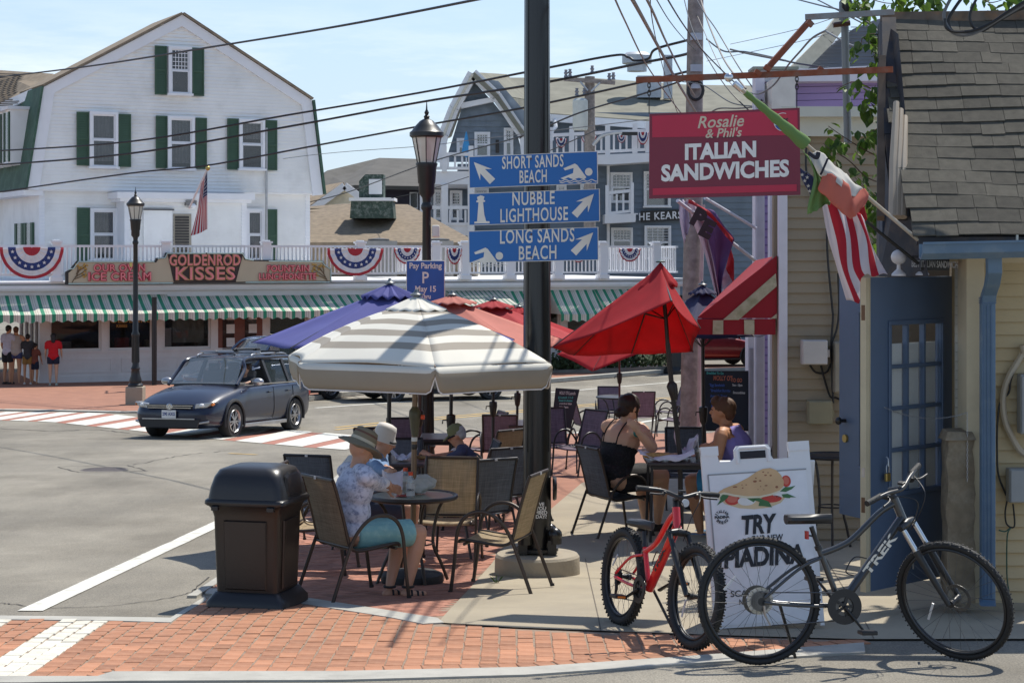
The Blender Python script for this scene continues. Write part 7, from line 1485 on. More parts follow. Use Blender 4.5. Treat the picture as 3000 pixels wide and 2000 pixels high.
  b=MB();b.prism([(s_*hw*.55,belt-.30),(s_*hw*.86,belt-.30),(s_*hw*.88,belt-.08),(s_*hw*.6,belt-.08)],(B0-.005,0,0),(0,1,0),(0,0,1),(.28,0,0));b.obj('tail_lamp',mat('tail_lamp_red',(.45,.02,.02,1),.25),t,bevel=.01)
 plm=mat('plate_white',(.7,.7,.68,1),.5)
 for(x_,z_,sg_) in((fx+.045,.50,1),(B0-.012,.62,-1)):
  b=MB();b.box((x_,0 if sg_<0 else.02,z_),(.008,.30,.15));pl_=b.obj('licence_plate',plm,t)
  text('290 AXG' if sg_>0 else 'LKC 8405',.085,'plate_lettering',mat('plate_blue',(.05,.08,.25,1),.6),t,face_mat((x_+sg_*.006,.02 if sg_>0 else 0,z_),(0,sg_,0),(0,0,1)),bold=.002,sx=.8)
 if rails:
  for s_ in(-1,1):b=MB();b.tube(smooth_pts([(.10,s_*wr*.98,rz_-.03),(-.05,s_*wr*.98,rz_+.035),(-1.3,s_*wr*.96,rz_+.035),(-1.5,s_*wr*.96,rz_-.03)]),.018,8);b.obj('roof_rail',alloy,t,True)
  for x in(-.15,-1.0):b=MB();b.cyl((x,-wr*1.1,rz_+.075),(x,wr*1.1,rz_+.075),.022,n=10);b.obj('cross_bar',plas if x<-.5 else alloy,t,True)
  b=MB();b.tube([(-.0,.15,rz_+.12),(-.5,.15,rz_+.13),(-1.15,.15,rz_+.12)],.02,8);b.box((-.15,.15,rz_+.11),(.12,.08,.06));b.box((-1.0,.15,rz_+.11),(.12,.08,.06));b.obj('bike_carrier',plas,t,True,kind='stuff')
  for s_ in(-1,):b=MB();b.bar((-.05,s_*.3,rz_+.10),(-1.1,s_*.3,rz_+.10),.05,.02);b.obj('carrier_tray',alloy,t)
 return t
fl_,rl_=gp(652,1283),gp(876,1255);hd=(fl_-rl_);hd.z=0;hd.normalize();lf=Vector((-hd.y,hd.x,0));mid=(fl_+rl_)/2;org=mid-lf*.80;org.z=G(org.y)
navy=mat('car_navy',(.010,.015,.036,1),.32,.0,var=.05,coat=.45,spec=.4)
vw=car('dark blue grey station wagon with roof rack turning at the crosswalk, driver at the wheel',org,atan2(hd.y,hd.x),navy,rails=True,name='station_wagon',Ht=1.55,belt=1.0,hood=.975,roofx=(.42,-1.8),rw=.335,tail=-2.2)
vw.rotation_euler=(math.atan2(G(org.y+lf.y*.75)-G(org.y-lf.y*.75),1.5),-math.atan2(G(org.y+hd.y)-G(org.y-hd.y),2),atan2(hd.y,hd.x))
b=MB();b.lathe([(.062,0),(.066,.006),(.056,.010),(.05,.004),(0,.003)],(0,0,0),22);b.xf(Matrix.Translation((2.275,0,.635))@Matrix.Rotation(pi/2,4,'Y'));em=b.obj('front_emblem',chrome,vw,True)
b=MB()
for(y0,z0,y1,z1) in((-.028,.035,0,.0),(.028,.035,0,.0),(-.042,.015,-.02,-.038),(-.02,-.038,0,-.005),(0,-.005,.02,-.038),(.02,-.038,.042,.015)):b.bar((2.287,y0,.635+z0),(2.287,y1,.635+z1),.006,.009,up=(1,0,0))
b.obj('emblem_strokes',chrome,em,kind='stuff')
slv=mat('car_pewter',(.15,.145,.135,1),.25,.5,coat=1.);red_=mat('car_red',(.22,.012,.015,1),.25,.2,coat=1.);dbl=mat('car_steel_blue',(.05,.075,.13,1),.2,.4,coat=1.)
def park(label,px0,py0,hx,hy,paint,**k):p=gp(px0,py0);return car(label,p,atan2(hy,hx),paint,detail=False,**k)
park('pewter grey sedan seen from behind between the umbrella poles',1262,1168,.93,.37,slv,Ht=1.44,W=1.84,group='cars on the far side of the street')
park('steel blue car half hidden behind the station wagon and the violet umbrella',790,1172,-.72,-.69,dbl,Ht=1.62,belt=1.02,spokes=14,group='cars on the far side of the street')
park('red parked hatchback beyond the navy umbrella, nose to the right',2068,1072,.96,.28,red_,Ht=1.66,belt=1.06,rw=.35,clear=.26,spokes=6,group='cars on the far side of the street')
# ---- litter bin
bn=mat('bin_brown',(.019,.013,.0105,1),.38,var=.12,vscale=4,bump=.08,bscale=30);bl_=mat('bin_lid_black',(.015,.015,.017,1),.35,var=.1,vscale=3,bump=.06,bscale=40)
bp_=gp(755,1772);bp_.z=G(bp_.y)+.012;kb2=bp_.y/F;bi=thing('litter_bin','large dark brown plastic litter bin with domed black lid at the pavement corner','litter bin',bp_,radians(-14))
def rsq(w_,d_,z,r=.05,n=4):
 out_=[]
 for(cx_,cy_,a0_) in((w_-r,d_-r,0),(-w_+r,d_-r,pi/2),(-w_+r,-d_+r,pi),(w_-r,-d_+r,3*pi/2)):
  for i in range(n+1):a=a0_+pi/2*i/n;out_.append(Vector((cx_+r*cos(a),cy_+r*sin(a),z)))
 return out_
b=MB();b.rings([rsq(.285,.265,0),rsq(.285,.265,.045),rsq(.262,.245,.075),rsq(.238,.225,.11),rsq(.228,.215,.112)]);b.obj('bin_base',bl_,bi,50)
b=MB();b.rings([rsq(.222,.21,.10,.035),rsq(.232,.218,.40,.035),rsq(.238,.224,.62,.035),rsq(.252,.238,.675,.035),rsq(.272,.255,.70,.035)]);b.obj('bin_body',bn,bi,50)
for s_ in(-1,1):
 for fx_,fy_,w1,w2 in((0,s_*.2215,.150,0),(s_*.2355,0,0,.135)):
  b=MB()
  if w1:b.rings([[Vector((x*(1 if z<.5 else 1.06),fy_+s_*(-.012+.018*z),z)) for x,z in q] for q in()]) if False else b.add([(-w1,fy_-s_*.008,.13),(w1,fy_-s_*.008,.13),(w1*1.04,fy_+s_*.006,.60),(-w1*1.04,fy_+s_*.006,.60),(-w1+.008,fy_+s_*.002,.138),(w1-.008,fy_+s_*.002,.138),(w1*1.04-.008,fy_+s_*.016,.592),(-w1*1.04+.008,fy_+s_*.016,.592)],[(4,5,6,7),(0,1,5,4),(1,2,6,5),(2,3,7,6),(3,0,4,7)])
  else:b.add([(fx_-s_*.008,-w2,.13),(fx_-s_*.008,w2,.13),(fx_+s_*.006,w2*1.04,.60),(fx_+s_*.006,-w2*1.04,.60),(fx_+s_*.002,-w2+.008,.138),(fx_+s_*.002,w2-.008,.138),(fx_+s_*.016,w2*1.04-.008,.592),(fx_+s_*.016,-w2*1.04+.008,.592)],[(4,5,6,7),(0,1,5,4),(1,2,6,5),(2,3,7,6),(3,0,4,7)])
  b.obj('side_panel',bn,bi)
b=MB();b.rings([rsq(.282,.268,.700,.05),rsq(.292,.276,.712,.05),rsq(.290,.274,.735,.05),rsq(.278,.262,.745,.05)]);b.obj('lid_rim',bl_,bi,50)
b=MB();b.rings([rsq(.276,.262,.735,.06),rsq(.262,.250,.82,.06),rsq(.245,.232,.89,.07),rsq(.222,.205,.935,.08),rsq(.17,.15,.955,.08),rsq(.06,.05,.966,.04)]);b.obj('bin_lid',bl_,bi,60)
b=MB();b.rings([[Vector((.268+.002-(z-.74)*.12,y,z)) for y,z in((-.14*f,.75+(1-f)*.04),(.14*f,.75+(1-f)*.04),(.155*f,.80),(.145*f,.90-(1-f)*.03),(.09*f,.925-(1-f)*.04),(-.09*f,.925-(1-f)*.04),(-.145*f,.90-(1-f)*.03),(-.155*f,.80))] for f in(1.0,)]+[[Vector((.280-(z-.74)*.12,y,z)) for y,z in((-.12,.765),(.12,.765),(.135,.80),(.125,.885),(.075,.908),(-.075,.908),(-.125,.885),(-.135,.80))]]);b.obj('push_flap_frame',bl_,bi)
b=MB();b.add([(.2815-(z-.74)*.12,y,z) for y,z in((-.11,.775),(.11,.775),(.122,.80),(.112,.875),(.07,.897),(-.07,.897),(-.112,.875),(-.122,.80))],[tuple(range(8))]);b.obj('push_flap',mat('bin_brown_dark',(.018,.012,.01,1),.5),bi)
for x in(-.2,.2):b=MB();b.box((x,-.272,.685),(.05,.03,.03));b.obj('lid_latch',bl_,bi,bevel=.004)
# ---- A-frame sandwich board
awh=mat('board_white',(.74,.73,.72,1),.5,var=.03,vscale=3);afp=gp(2265,1842);ka=11.65/F
af=thing('sandwich_board','white plastic A frame board advertising piadina, behind the grey bicycle','sandwich board',(S(2262,0,11.62).x,11.62,G(11.62)+.012),radians(3))
lean=Matrix.Rotation(radians(-9),4,'X')@Matrix.Rotation(radians(-3.2),4,'Y')
def afx(x,y):return(x-2258)*ka,(1846-y)*ka
def afb(nm,poly,y0,th,m):b=MB();b.prism([afx(*p) for p in poly],(0,y0,0),(1,0,0),(0,0,1),(0,th,0));b.xf(lean);return b.obj(nm,m,af)
afb('board_frame',[(2110,1846),(2110,1836),(2400,1836),(2400,1846),(2412,1846),(2412,1318),(2352,1318),(2350,1355),(2302,1355),(2296,1345),(2296,1322),(2288,1311),(2196,1311),(2188,1322),(2188,1345),(2180,1355),(2140,1355),(2134,1318),(2088,1318),(2088,1846)],-.02,.04,awh)
b=MB();pts_=[afx(*p) for p in((2196,1362),(2196,1325),(2204,1318),(2280,1318),(2288,1325),(2288,1362))]
b.tube([Vector((p[0],-.022,p[1])) for p in pts_],.011,8);b.xf(lean);b.obj('carry_handle',awh,af,True)
afb('handle_gap',[(2204,1350),(2204,1328),(2280,1328),(2280,1350)],-.023,.004,mat('gap_shadow',(.03,.03,.035,1),.9))
for(x0,x1) in((2088,2140),(2350,2412)):afb('hinge_block',[(x0,1335),(x0,1308),(x1,1308),(x1,1335)],-.026,.055,awh)
afb('poster_sheet',[(2106,1828),(2104,1392),(2396,1392),(2398,1828)],-.024,.003,mat('poster_white',(.76,.76,.77,1),.35))
for q in(((2104,1389),(2397,1389),(2397,1393),(2104,1393)),((2102,1390),(2106,1390),(2108,1830),(2104,1830))):afb('sheet_edge',q,-.026,.002,mat('edge_grey',(.3,.3,.3,1),.5))
b=MB();b.box((0,.30,.52),(.60,.02,1.04),M=Matrix.Rotation(radians(16),3,'X'));b.obj('rear_panel',awh,af)
def art(nm,pts,y,m):b=MB();b.prism([afx(*p) for p in pts],(0,y,0),(1,0,0),(0,0,1),(0,.0005,0));b.xf(lean);b.obj(nm,m,af)
def zb(l):return[(2000+x/2.24+0,1300+y/2.24) for x,y in l]
brd=mat('print_bread',(.62,.40,.20,1),.5);brd2=mat('print_bread_light',(.68,.52,.30,1),.5);crust=mat('print_crust',(.28,.10,.04,1),.5);tom=mat('print_tomato',(.55,.05,.03,1),.5);tomi=mat('print_tomato_light',(.62,.16,.10,1),.5);leaf=mat('print_leaf',(.05,.16,.05,1),.5);moz=mat('print_mozzarella',(.74,.73,.68,1),.5);ink=mat('print_ink',(.012,.013,.018,1),.5);qr=None
D_=lambda i:-.0250-.0006*i
art('bread_underside',zb([(285,350),(330,400),(420,432),(520,445),(620,440),(700,415),(735,380),(700,350),(500,360)]),D_(0),brd2)
def circ(cx_,cy_,rx,ry,n=18,a0=0):return[(cx_+rx*cos(a0+2*pi*i/n),cy_+ry*sin(a0+2*pi*i/n)) for i in range(n)]
art('tomato_slice',zb(circ(380,372,50,38)),D_(1),tom);art('tomato_flesh',zb(circ(380,370,36,24)),D_(2),tomi)
art('tomato_slice',zb(circ(748,275,32,38)),D_(1),tom);art('tomato_flesh',zb(circ(748,272,20,26)),D_(2),tomi)
art('tomato_slice',zb(circ(640,385,70,24)),D_(1),tom);art('mozzarella',zb(circ(475,388,60,30)),D_(3),moz);art('mozzarella',zb(circ(700,355,50,24)),D_(1),moz)
for q in([(372,325),(300,330),(310,350),(285,355),(300,370),(275,405),(330,375),(350,360)],[(530,365),(560,375),(620,400),(640,440),(590,430),(550,425),(560,400),(520,385),(500,360)],[(700,340),(740,312),(770,316),(808,308),(780,330),(740,345)],[(710,360),(750,358),(806,385),(770,382),(760,388),(720,380)],[(475,370),(520,400),(535,385),(530,365)]):art('rocket_leaf',zb(q),D_(4),leaf)
art('bread_fold',zb([(283,345),(290,320),(330,298),(420,270),(500,235),(560,200),(600,185),(650,182),(690,200),(718,235),(732,275),(728,310),(700,335),(640,355),(560,368),(480,365),(400,350),(350,335),(320,330),(300,345),(295,372)]),D_(5),brd)
art('bread_rim',zb([(283,345),(300,330),(330,322),(400,342),(480,358),(560,362),(640,350),(700,332),(730,305),(728,314),(700,341),(640,362),(560,374),(480,371),(400,356),(350,341),(320,336),(300,350),(300,375),(290,370)]),D_(6),mat('print_cream',(.72,.66,.46,1),.5))
for(x,y,rx,ry) in((540,264,13,7),(405,292,16,5),(455,302,6,4),(575,262,9,5),(600,206,7,4),(614,228,9,5),(648,232,8,5),(612,296,10,4),(575,300,5,3),(480,283,6,3),(548,243,6,4),(632,212,6,3),(682,310,10,8),(595,322,4,3),(556,318,3,3),(452,282,4,3)):art('toast_spot',zb(circ(x,y,rx,ry,10,.3)),D_(6.5),crust)
def atext(s_,cx_,cy,w_,h_,nm='lettering',bold=0.,shear=0.,rot=0.,m=None,fs=1.4):
 o=text(s_,h_*ka/2.24*fs,nm,m or ink,af,Matrix.Identity(4),bold=bold,ext=.0003,shear=shear,res=8);xs=[v.co.x for v in o.data.vertices];kx=w_*ka/2.24/(max(xs)-min(xs));xm=(max(xs)+min(xs))/2;x,y=zb([(cx_,cy)])[0];p=afx(x,y)
 if h_>100:
  for v in o.data.vertices:q_=v.co*60;v.co+=Vector((noise.noise(q_),noise.noise(q_+Vector((9,3,1))),0))*.0045
 o.data.transform(lean@face_mat((p[0],-.0285,p[1]),(1,0,0),(0,0,1))@Matrix.Rotation(rot,4,'Z')@Matrix.Diagonal((kx,1,1,1))@Matrix.Translation((-xm,0,0)))
atext('TRY',548,550,236,118,bold=.0065,shear=.18);atext('OUR NEW',590,640,215,42,bold=.0008,shear=.15);atext('PIADINA',560,760,540,118,bold=.0065,shear=.12)
atext('SCAN FOR',460,985,285,40,bold=.0006,shear=.1);atext('NUTRITION',470,1040,200,36,bold=.0006,shear=.1)
atext('PIADINA',303,484,98,18,bold=.001)
for i,ch in enumerate('ITALIAN'):a=radians(150-20*i);atext(ch,303+40*cos(a),484-38*sin(a),12 if ch!='I' else 5,18,bold=.001,rot=a-pi/2)
for i,ch in enumerate('BREAD'):a=radians(218+26*i);atext(ch,303+38*cos(a),484-36*sin(a),14,18,bold=.001,rot=a+pi/2)
# ---- chalkboards
def chalk(label,q,Y,lines,back=True):
 P=SS(q,Y);t=thing('chalkboard',label,'chalkboard',(P[3]+P[2])/2,0,'cafe chalkboards');t.location.z=G(Y);XF[t.name]=Matrix.Translation(t.location)
 b=MB();slab(b,P,(0,.04,0));b.obj('board_frame',mat('board_frame_dark',(.02,.02,.025,1),.6),t,world=True)
 c=sum(P,Vector())/4;b=MB();slab(b,[c+(p-c)*.94-Vector((0,.004,0)) for p in P],(0,.002,0));b.obj('slate_face',mat('slate_face',(.018,.022,.035,1),.7,var=.3,vscale=3),t,world=True)
 for s_,x,y,h,w_,col in lines:
  m=mat('chalk_'+col,{'white':(.5,.5,.5,1),'teal':(.08,.36,.34,1),'orange':(.5,.16,.1,1),'blue':(.05,.10,.32,1)}[col],.8);o=text(s_,h*Y/F*1.4,'chalk_lettering',m,t,Matrix.Identity(4),bold=.002,ext=.0005,shear=.1);xs=[v.co.x for v in o.data.vertices];kx=w_*Y/F/(max(xs)-min(xs));xm=(max(xs)+min(xs))/2
  o.data.transform(XF[t.name].inverted()@face_mat(S(x,y,Y-.008),(1,0,-.02),(0,0,1))@Matrix.Diagonal((kx,1,1,1))@Matrix.Translation((-xm,0,0)))
 return t
chalk('small leaning chalkboard with lunch menu right of the black pole',[(1628,1136),(1698,1141),(1672,1256),(1616,1240)],30,[('MOLLY O\'S',1652,1151,9,26,'white'),('Lunch',1676,1152,9,20,'white'),('$ Lunch 11-3',1657,1164,6,44,'teal'),('Steak & cheese',1657,1173,6,40,'teal'),('served w/ chips',1657,1182,5,36,'white'),('Hot ham',1652,1192,6,26,'white'),('BLT',1648,1202,6,14,'white'),('Wraps',1646,1212,5,20,'white'),('Chicken',1644,1222,5,22,'white'),('to go',1640,1233,5,18,'teal')])
chalk('tall chalkboard with orange breakfast lettering beside the lilac pilaster',[(2062,1086),(2197,1086),(2197,1262),(2062,1262)],23.0,[('Breakfast To Go',2095,1093,7,50,'teal'),('MOLLY O\'S',2118,1108,14,56,'orange'),('TO GO',2158,1114,11,32,'orange'),('7am - 12pm',2160,1128,6,30,'white'),('*Egg Sandwich',2100,1128,8,46,'blue'),('*Breakfast Burrito',2110,1144,8,60,'blue'),('Avocado Toast',2105,1160,8,50,'blue'),('Fresh Fruit Cup',2105,1176,7,50,'blue'),('Home Fries',2105,1190,7,44,'blue'),('Smoothies',2165,1150,7,36,'white')])
# ================================================================== BICYCLES
rb=mat('bike_rubber',(.016,.016,.016,1),.7,var=.2,bump=.4,bscale=120);stlb=mat('spoke_steel',(.12,.12,.12,1),.35,.8);blk2=mat('bike_black',(.016,.016,.017,1),.4)
def bike(label,rc,fc,R,tw,paint,fr,turn,bar_w,decal,dm,knob,lean,rimr,grip_up=0.):
 rc,fc=Vector(rc),Vector(fc);d=fc-rc;wb=d.length;t=thing('bicycle',label,'bicycle',rc,atan2(d.y,d.x));BB,SJ,SD,HT_,HB=[Vector((p[0],0,p[1])) for p in fr];pit=math.atan2(d.z,Vector((d.x,d.y)).length)
 t.rotation_euler=(lean,-pit,atan2(d.y,d.x));AF,AR=Vector((wb,0,R)),Vector((0,0,R));ax=(HT_-HB).normalized();ST=Matrix.Translation(HB)@Matrix.Rotation(turn,4,ax)@Matrix.Translation(-HB)
 def T(nm,pts,r,m=paint,par=None,st=False,n=10,flat=1.,kind=None,loop=False):
  b=MB();b.tube(pts,r,n,flat=flat,loop=loop)
  if st:b.xf(ST)
  return b.obj(nm,m,par or t,True,kind)
 for c,st in((AR,False),(AF,True)):
  cc=lambda r,y=0.,n=48:[c+Vector((r*cos(2*pi*i/n),y,r*sin(2*pi*i/n))) for i in range(n)]
  w_=T('wheel_tyre',cc(R-tw),tw,rb,st=st,n=12,loop=True);b=MB()
  for y in(-.009,.009):b.tube(cc(R-2*tw-.006,y),.008,6,loop=True)
  if st:b.xf(ST)
  b.obj('wheel_rim',rimr,w_,True,'stuff');b=MB()
  for i in range(30):
   a=2*pi*i/30;s_=1 if i%2 else-1;h_=c+Vector((.02*cos(a+1.3*s_),s_*.03,.02*sin(a+1.3*s_)));b.cyl(h_,c+Vector(((R-2*tw-.01)*cos(a),0,(R-2*tw-.01)*sin(a))),.0011,n=4,caps=False)
  if st:b.xf(ST)
  b.obj('wheel_spokes',stlb,w_,kind='stuff');T('wheel_hub',[c+Vector((0,-.05,0)),c+Vector((0,0,0)),c+Vector((0,.05,0))],[.022,.014,.022],blk2,w_,st)
  b=MB();N=110 if knob else 80
  for i in range(N):
   a=2*pi*i/N
   for y in((-.014,.014) if i%2 else(0,-.022,.022)):rr=R-.001-(y*y)*9;b.box(c+Vector((rr*cos(a),y,rr*sin(a))),(.009 if knob else.005,.010 if knob else.006,.008),M=Matrix.Rotation(-a,3,'Y'))
  if st:b.xf(ST)
  b.obj('tread_knobs',rb,w_,kind='stuff')
  b=MB();q=R*.55;b.box(c+Vector((q*cos(2.6),0,q*sin(2.6))),(.012,.006,.10),M=Matrix.Rotation(-2.6+.2,3,'Y')) if not st else b.box(c+Vector((-q*.75,.0,-q*.5)),(.013,.006,.11),M=Matrix.Rotation(.3,3,'Y'))
  if st:b.xf(ST)
  b.obj('wheel_reflector',mat('reflector_clear',(.6,.6,.6,1),.2),w_)
 mid=SJ.lerp(HT_,.45)+Vector((0,0,-.055));T('top_tube',smooth_pts([SJ+Vector((0,0,-.01)),SJ.lerp(HT_,.25)+Vector((0,0,-.045)),mid,SJ.lerp(HT_,.8)+Vector((0,0,-.02)),HT_+Vector((0,0,-.03))]),.0175)
 T('down_tube',[BB,HB+ax*.02],.030,flat=.8);T('seat_tube',[BB,SJ+(SJ-BB).normalized()*.03],.0165);T('head_tube',[HB,HT_],.024)
 for s_ in(-1,1):
  T('seat_stay',smooth_pts([SJ+Vector((.0,s_*.012,-.03)),SJ.lerp(AR,.4)+Vector((0,s_*.045,.015)),AR+Vector((.015,s_*.06,.02))]),.009);T('chain_stay',smooth_pts([BB+Vector((-.01,s_*.025,0)),BB.lerp(AR,.5)+Vector((0,s_*.045,-.01)),AR+Vector((.01,s_*.06,-.005))]),.010)
  cr=HB-ax*.03;T('fork_stanchion',[cr+Vector((.02,s_*.062,0)),cr.lerp(AF,.35)+Vector((.01,s_*.062,0))],.0155,mat('stanchion_silver',(.55,.55,.55,1),.2,1.) if not knob else blk2,st=True);T('fork_leg',[cr.lerp(AF,.28)+Vector((.012,s_*.062,0)),AF+Vector((0,s_*.062,0))],[.023,.015],blk2,st=True)
 T('fork_crown',[HB-ax*.02+Vector((.01,-.075,0)),HB-ax*.01+Vector((.015,0,0)),HB-ax*.02+Vector((.01,.075,0))],[.018,.026,.018],blk2,st=True)
 T('seat_post',[SJ,SD+Vector((.02,0,-.05))],.0135,blk2);T('seat_clamp',[SJ+(SJ-BB).normalized()*.015,SJ+(SJ-BB).normalized()*.04],.021,blk2)
 b=MB();b.rings([[SD+Vector((x,y*w_,z)) for y,z in((-1,-.012),(-.95,.006),(-.5,.018),(0,.014),(.5,.018),(.95,.006),(1,-.012),(.6,-.03),(0,-.036),(-.6,-.03))] for x,w_ in((-.125,.045),(-.11,.068),(-.06,.07),(.0,.045),(.07,.024),(.125,.019),(.14,.010))]);b.obj('saddle',mat('saddle_black',(.02,.02,.022,1),.45),t,True)
 T('stem',[HT_,HT_+ax*.05,HT_+ax*.055+Vector((.06,0,.012))],[.02,.02,.016],blk2,st=True);bc=HT_+ax*.055+Vector((.07,0,.014));hw_=bar_w/2
 T('handlebar',smooth_pts([bc+Vector((-.05,-hw_,.02+grip_up)),bc+Vector((-.02,-hw_*.45,.018+grip_up)),bc,bc+Vector((-.02,hw_*.45,.018+grip_up)),bc+Vector((-.05,hw_,.02+grip_up))]),.0125,blk2,st=True)
 for s_ in(-1,1):
  e_=bc+Vector((-.05,s_*hw_,.02+grip_up));i_=bc+Vector((-.034,s_*(hw_-.13),.019+grip_up));T('hand_grip',[e_,i_],.017,rb,st=True);T('brake_lever',smooth_pts([i_+Vector((.0,s_*-.03,0)),i_+Vector((.05,s_*-.01,-.02)),i_+Vector((.06,s_*.08,-.022))]),.006,blk2,st=True);T('shifter',[i_+Vector((.0,-s_*.01,-.0)),i_+Vector((.025,-s_*.045,-.02))],.018,blk2,st=True)
  T('brake_cable',smooth_pts([i_+Vector((.03,-s_*.02,0)),bc+Vector((.11,s_*.06,-.02)),HB+Vector((.10,s_*.03,.08)),HB+Vector((.03,s_*.03,-.06))]),.0028,blk2,st=True,n=5)
 b=MB();b.box(bc+Vector((-.0,.0,.035)),(.035,.035,.014));b.xf(ST);b.obj('bar_unit',blk2,t,bevel=.003)
 if knob:b=MB();b.lathe([(.024,0),(.024,.008),(0,.01)],(0,0,0),16);b.xf(ST@Matrix.Translation(bc+Vector((.05,0,-.03)))@Matrix.Rotation(pi/2,4,'Y'));b.obj('front_reflector',mat('reflector_clear',None),t)
 y=-.055;n_=40
 for nm,r0,r1,yy,m in(('chain_guard',.052,.098 if not knob else.085,-.072,blk2),('chainring',.03,.08 if not knob else.07,-.060,stlb)):
  b=MB();b.rings([[BB+Vector((r*cos(2*pi*i/n_)*(1+.02*(i%2)*(nm=='chainring')),yy+o,r*sin(2*pi*i/n_))) for i in range(n_)] for r,o in((r0,0),(r1,0),(r1,.004),(r0,.004))],loop=True);b.obj(nm,m,t)
 b=MB()
 for j in range(5):a=2*pi*j/5;b.bar(BB+Vector((0,-.066,0)),BB+Vector((.07*cos(a),-.064,.07*sin(a))),.016,.005,up=(0,1,0))
 b.obj('crank_spider',blk2,t,kind='stuff')
 ca=radians(-52) if not knob else radians(205);cl=.17 if not knob else.15
 for s_,a in((-1,ca),(1,ca+pi)):
  e_=BB+Vector((cl*cos(a),s_*.085,cl*sin(a)));T('crank_arm',[BB+Vector((0,s_*.07,0)),e_],[.017,.012],blk2,flat=.6);b=MB();b.box(e_+Vector((0,s_*.055,0)),(.09,.085,.022));p_=b.obj('pedal',blk2,t,bevel=.005);b=MB();b.box(e_+Vector((.047,s_*.055,0)),(.004,.05,.012));b.obj('pedal_reflector',amber,p_)
 for k_,(r_,yy) in enumerate(((.054,-.030),(.046,-.036),(.038,-.042),(.030,-.047))):b=MB();b.rings([[AR+Vector((r*(1+.05*(i%2))*cos(2*pi*i/36),yy+o,r*(1+.05*(i%2))*sin(2*pi*i/36))) for i in range(36)] for r,o in((.012,0),(r_,0),(r_,-.002),(.012,-.002))],loop=True);b.obj('sprocket',stlb,t)
 if not knob:b=MB();b.lathe([(.03,0),(.075,0),(.075,.003),(.03,.003)],AR+Vector((0,-.02,0)),28,Matrix.Rotation(pi/2,3,'X'));b.obj('spoke_guard',glass('guard_clear',(.5,.48,.4,1),.5,.1,.1),t)
 if not knob:
  for c,st in((AF,True),(AR,False)):
   b=MB();b.rings([[c+Vector((r*cos(2*pi*i/32)*(1+.03*(i%2)),.045+o,r*sin(2*pi*i/32))) for i in range(32)] for r,o in((.06,0),(.08,0),(.08,.002),(.06,.002))],loop=True)
   if st:b.xf(ST)
   b.obj('brake_disc',stlb,t)
 dp=AR+Vector((.02,-.05,-.075));T('derailleur_cage',[AR+Vector((.012,-.05,-.02)),dp,dp+Vector((-.01 if knob else.03,0,-.055))],[.014,.011,.008],mat('alloy_silver',None) if not knob else blk2,flat=.6)
 for q in((AR+Vector((.0,-.045,.05)),BB+Vector((0,-.062,.075))),(dp+Vector((.03,0,-.055)),BB+Vector((0,-.062,-.075)))):T('chain',[q[0],q[1]],.0035,stlb,n=5)
 k0=BB.lerp(AR,.72 if not knob else.12)+Vector((0,.05,-.01));T('kickstand',[k0,Vector((k0.x+(.12 if not knob else.16),.15,.012))],.009,blk2)
 if not knob:b=MB();b.box(SJ.lerp(SD,.45)+Vector((-.045,0,.01)),(.012,.04,.045));b.obj('rear_reflector',mat('tail_lamp_red',None),t);T('reflector_arm',[SJ.lerp(SD,.45),SJ.lerp(SD,.45)+Vector((-.045,0,.01))],.005,blk2)
 pd=(HB-BB).normalized();wn=Vector((-pd.z,0,pd.x));bcg=BB.lerp(HB,.38)+wn*.04;T('bottle_cage',smooth_pts([bcg-pd*.05,bcg+wn*.05-pd*.06,bcg+wn*.06+pd*.03,bcg+pd*.07]),.004,blk2 if not knob else blk2,n=6)
 o=text(decal,.066 if not knob else.05,'frame_lettering',dm,t,face_mat(BB.lerp(HB,.60 if not knob else.5)+Vector((0,-.027,0)),pd,wn),bold=.002,sx=1.7,ext=.0015);return t
pw=mat('bike_graphite',(.05,.052,.055,1),.28,.4,coat=.6);rdp=mat('bike_red',(.62,.012,.018,1),.3,.0,coat=.6)
def gq(px,py):p=gp(px,py);p.z=G(p.y)+.006;return p
bike('graphite grey hybrid bicycle parked in front of the sandwich board, front wheel turned',gq(2226,1950),gq(2800,1934),.35,.0185,pw,((.467,.315),(.355,.608),(.285,.80),(.79,.90),(.842,.775)),radians(-52),.62,'TREK',mat('decal_silver',(.6,.58,.52,1),.3,.3),False,radians(-4),blk2)
rc_=gq(1815,1833);fc_=gq(2022,1905)
bike('smaller bright red mountain bicycle standing on the sidewalk left of the sandwich board',rc_,fc_,.305,.028,rdp,((.40,.27),(.30,.50),(.24,.66),(.69,.79),(.73,.66)),radians(4),.56,'TREK',blk2,True,radians(-6),blk2,.01)
# ================================================================== SMALL THINGS
def oncup(px,py,Y):return S(px,py,Y)
ztab=TT.z+HT1
def tabp(px,dy=0.):Y_=TB.y+dy;return Vector(((px-CX)/F*Y_,Y_,ztab))
pet=glass('bottle_clear',(.5,.52,.5,1),.75,.05,.1);cap_=mat('orange_plastic',None);lab=mat('bottle_label',(.55,.54,.52,1),.5)
for i,(px,dy,lb) in enumerate(((1203,-.16,'front sports drink bottle with orange cap and white label on the glass table'),(1188,.12,'rear sports drink bottle with orange cap, behind the plastic bag'))):
 t=thing('drink_bottle',lb,'bottle',tabp(px,dy),group='sports drink bottles');b=MB();b.lathe([(.030,0),(.033,.01),(.033,.045),(.030,.06),(.033,.075),(.033,.12),(.026,.145),(.016,.16),(.016,.172)],n=16);b.obj('bottle_body',pet,t,True)
 b=MB();b.lathe([(.0335,.018),(.034,.02),(.034,.105),(.0335,.107)],n=16,caps=False);b.obj('bottle_label',lab,t,True);b=MB();b.lathe([(.018,.170),(.018,.195),(0,.196)],n=14);b.obj('bottle_cap',cap_,t,True)
 text('ZERO',.020,'label_lettering',ink,t,face_mat((0,-.0355,.062),(1,0,0),(0,0,1)),bold=.0005)
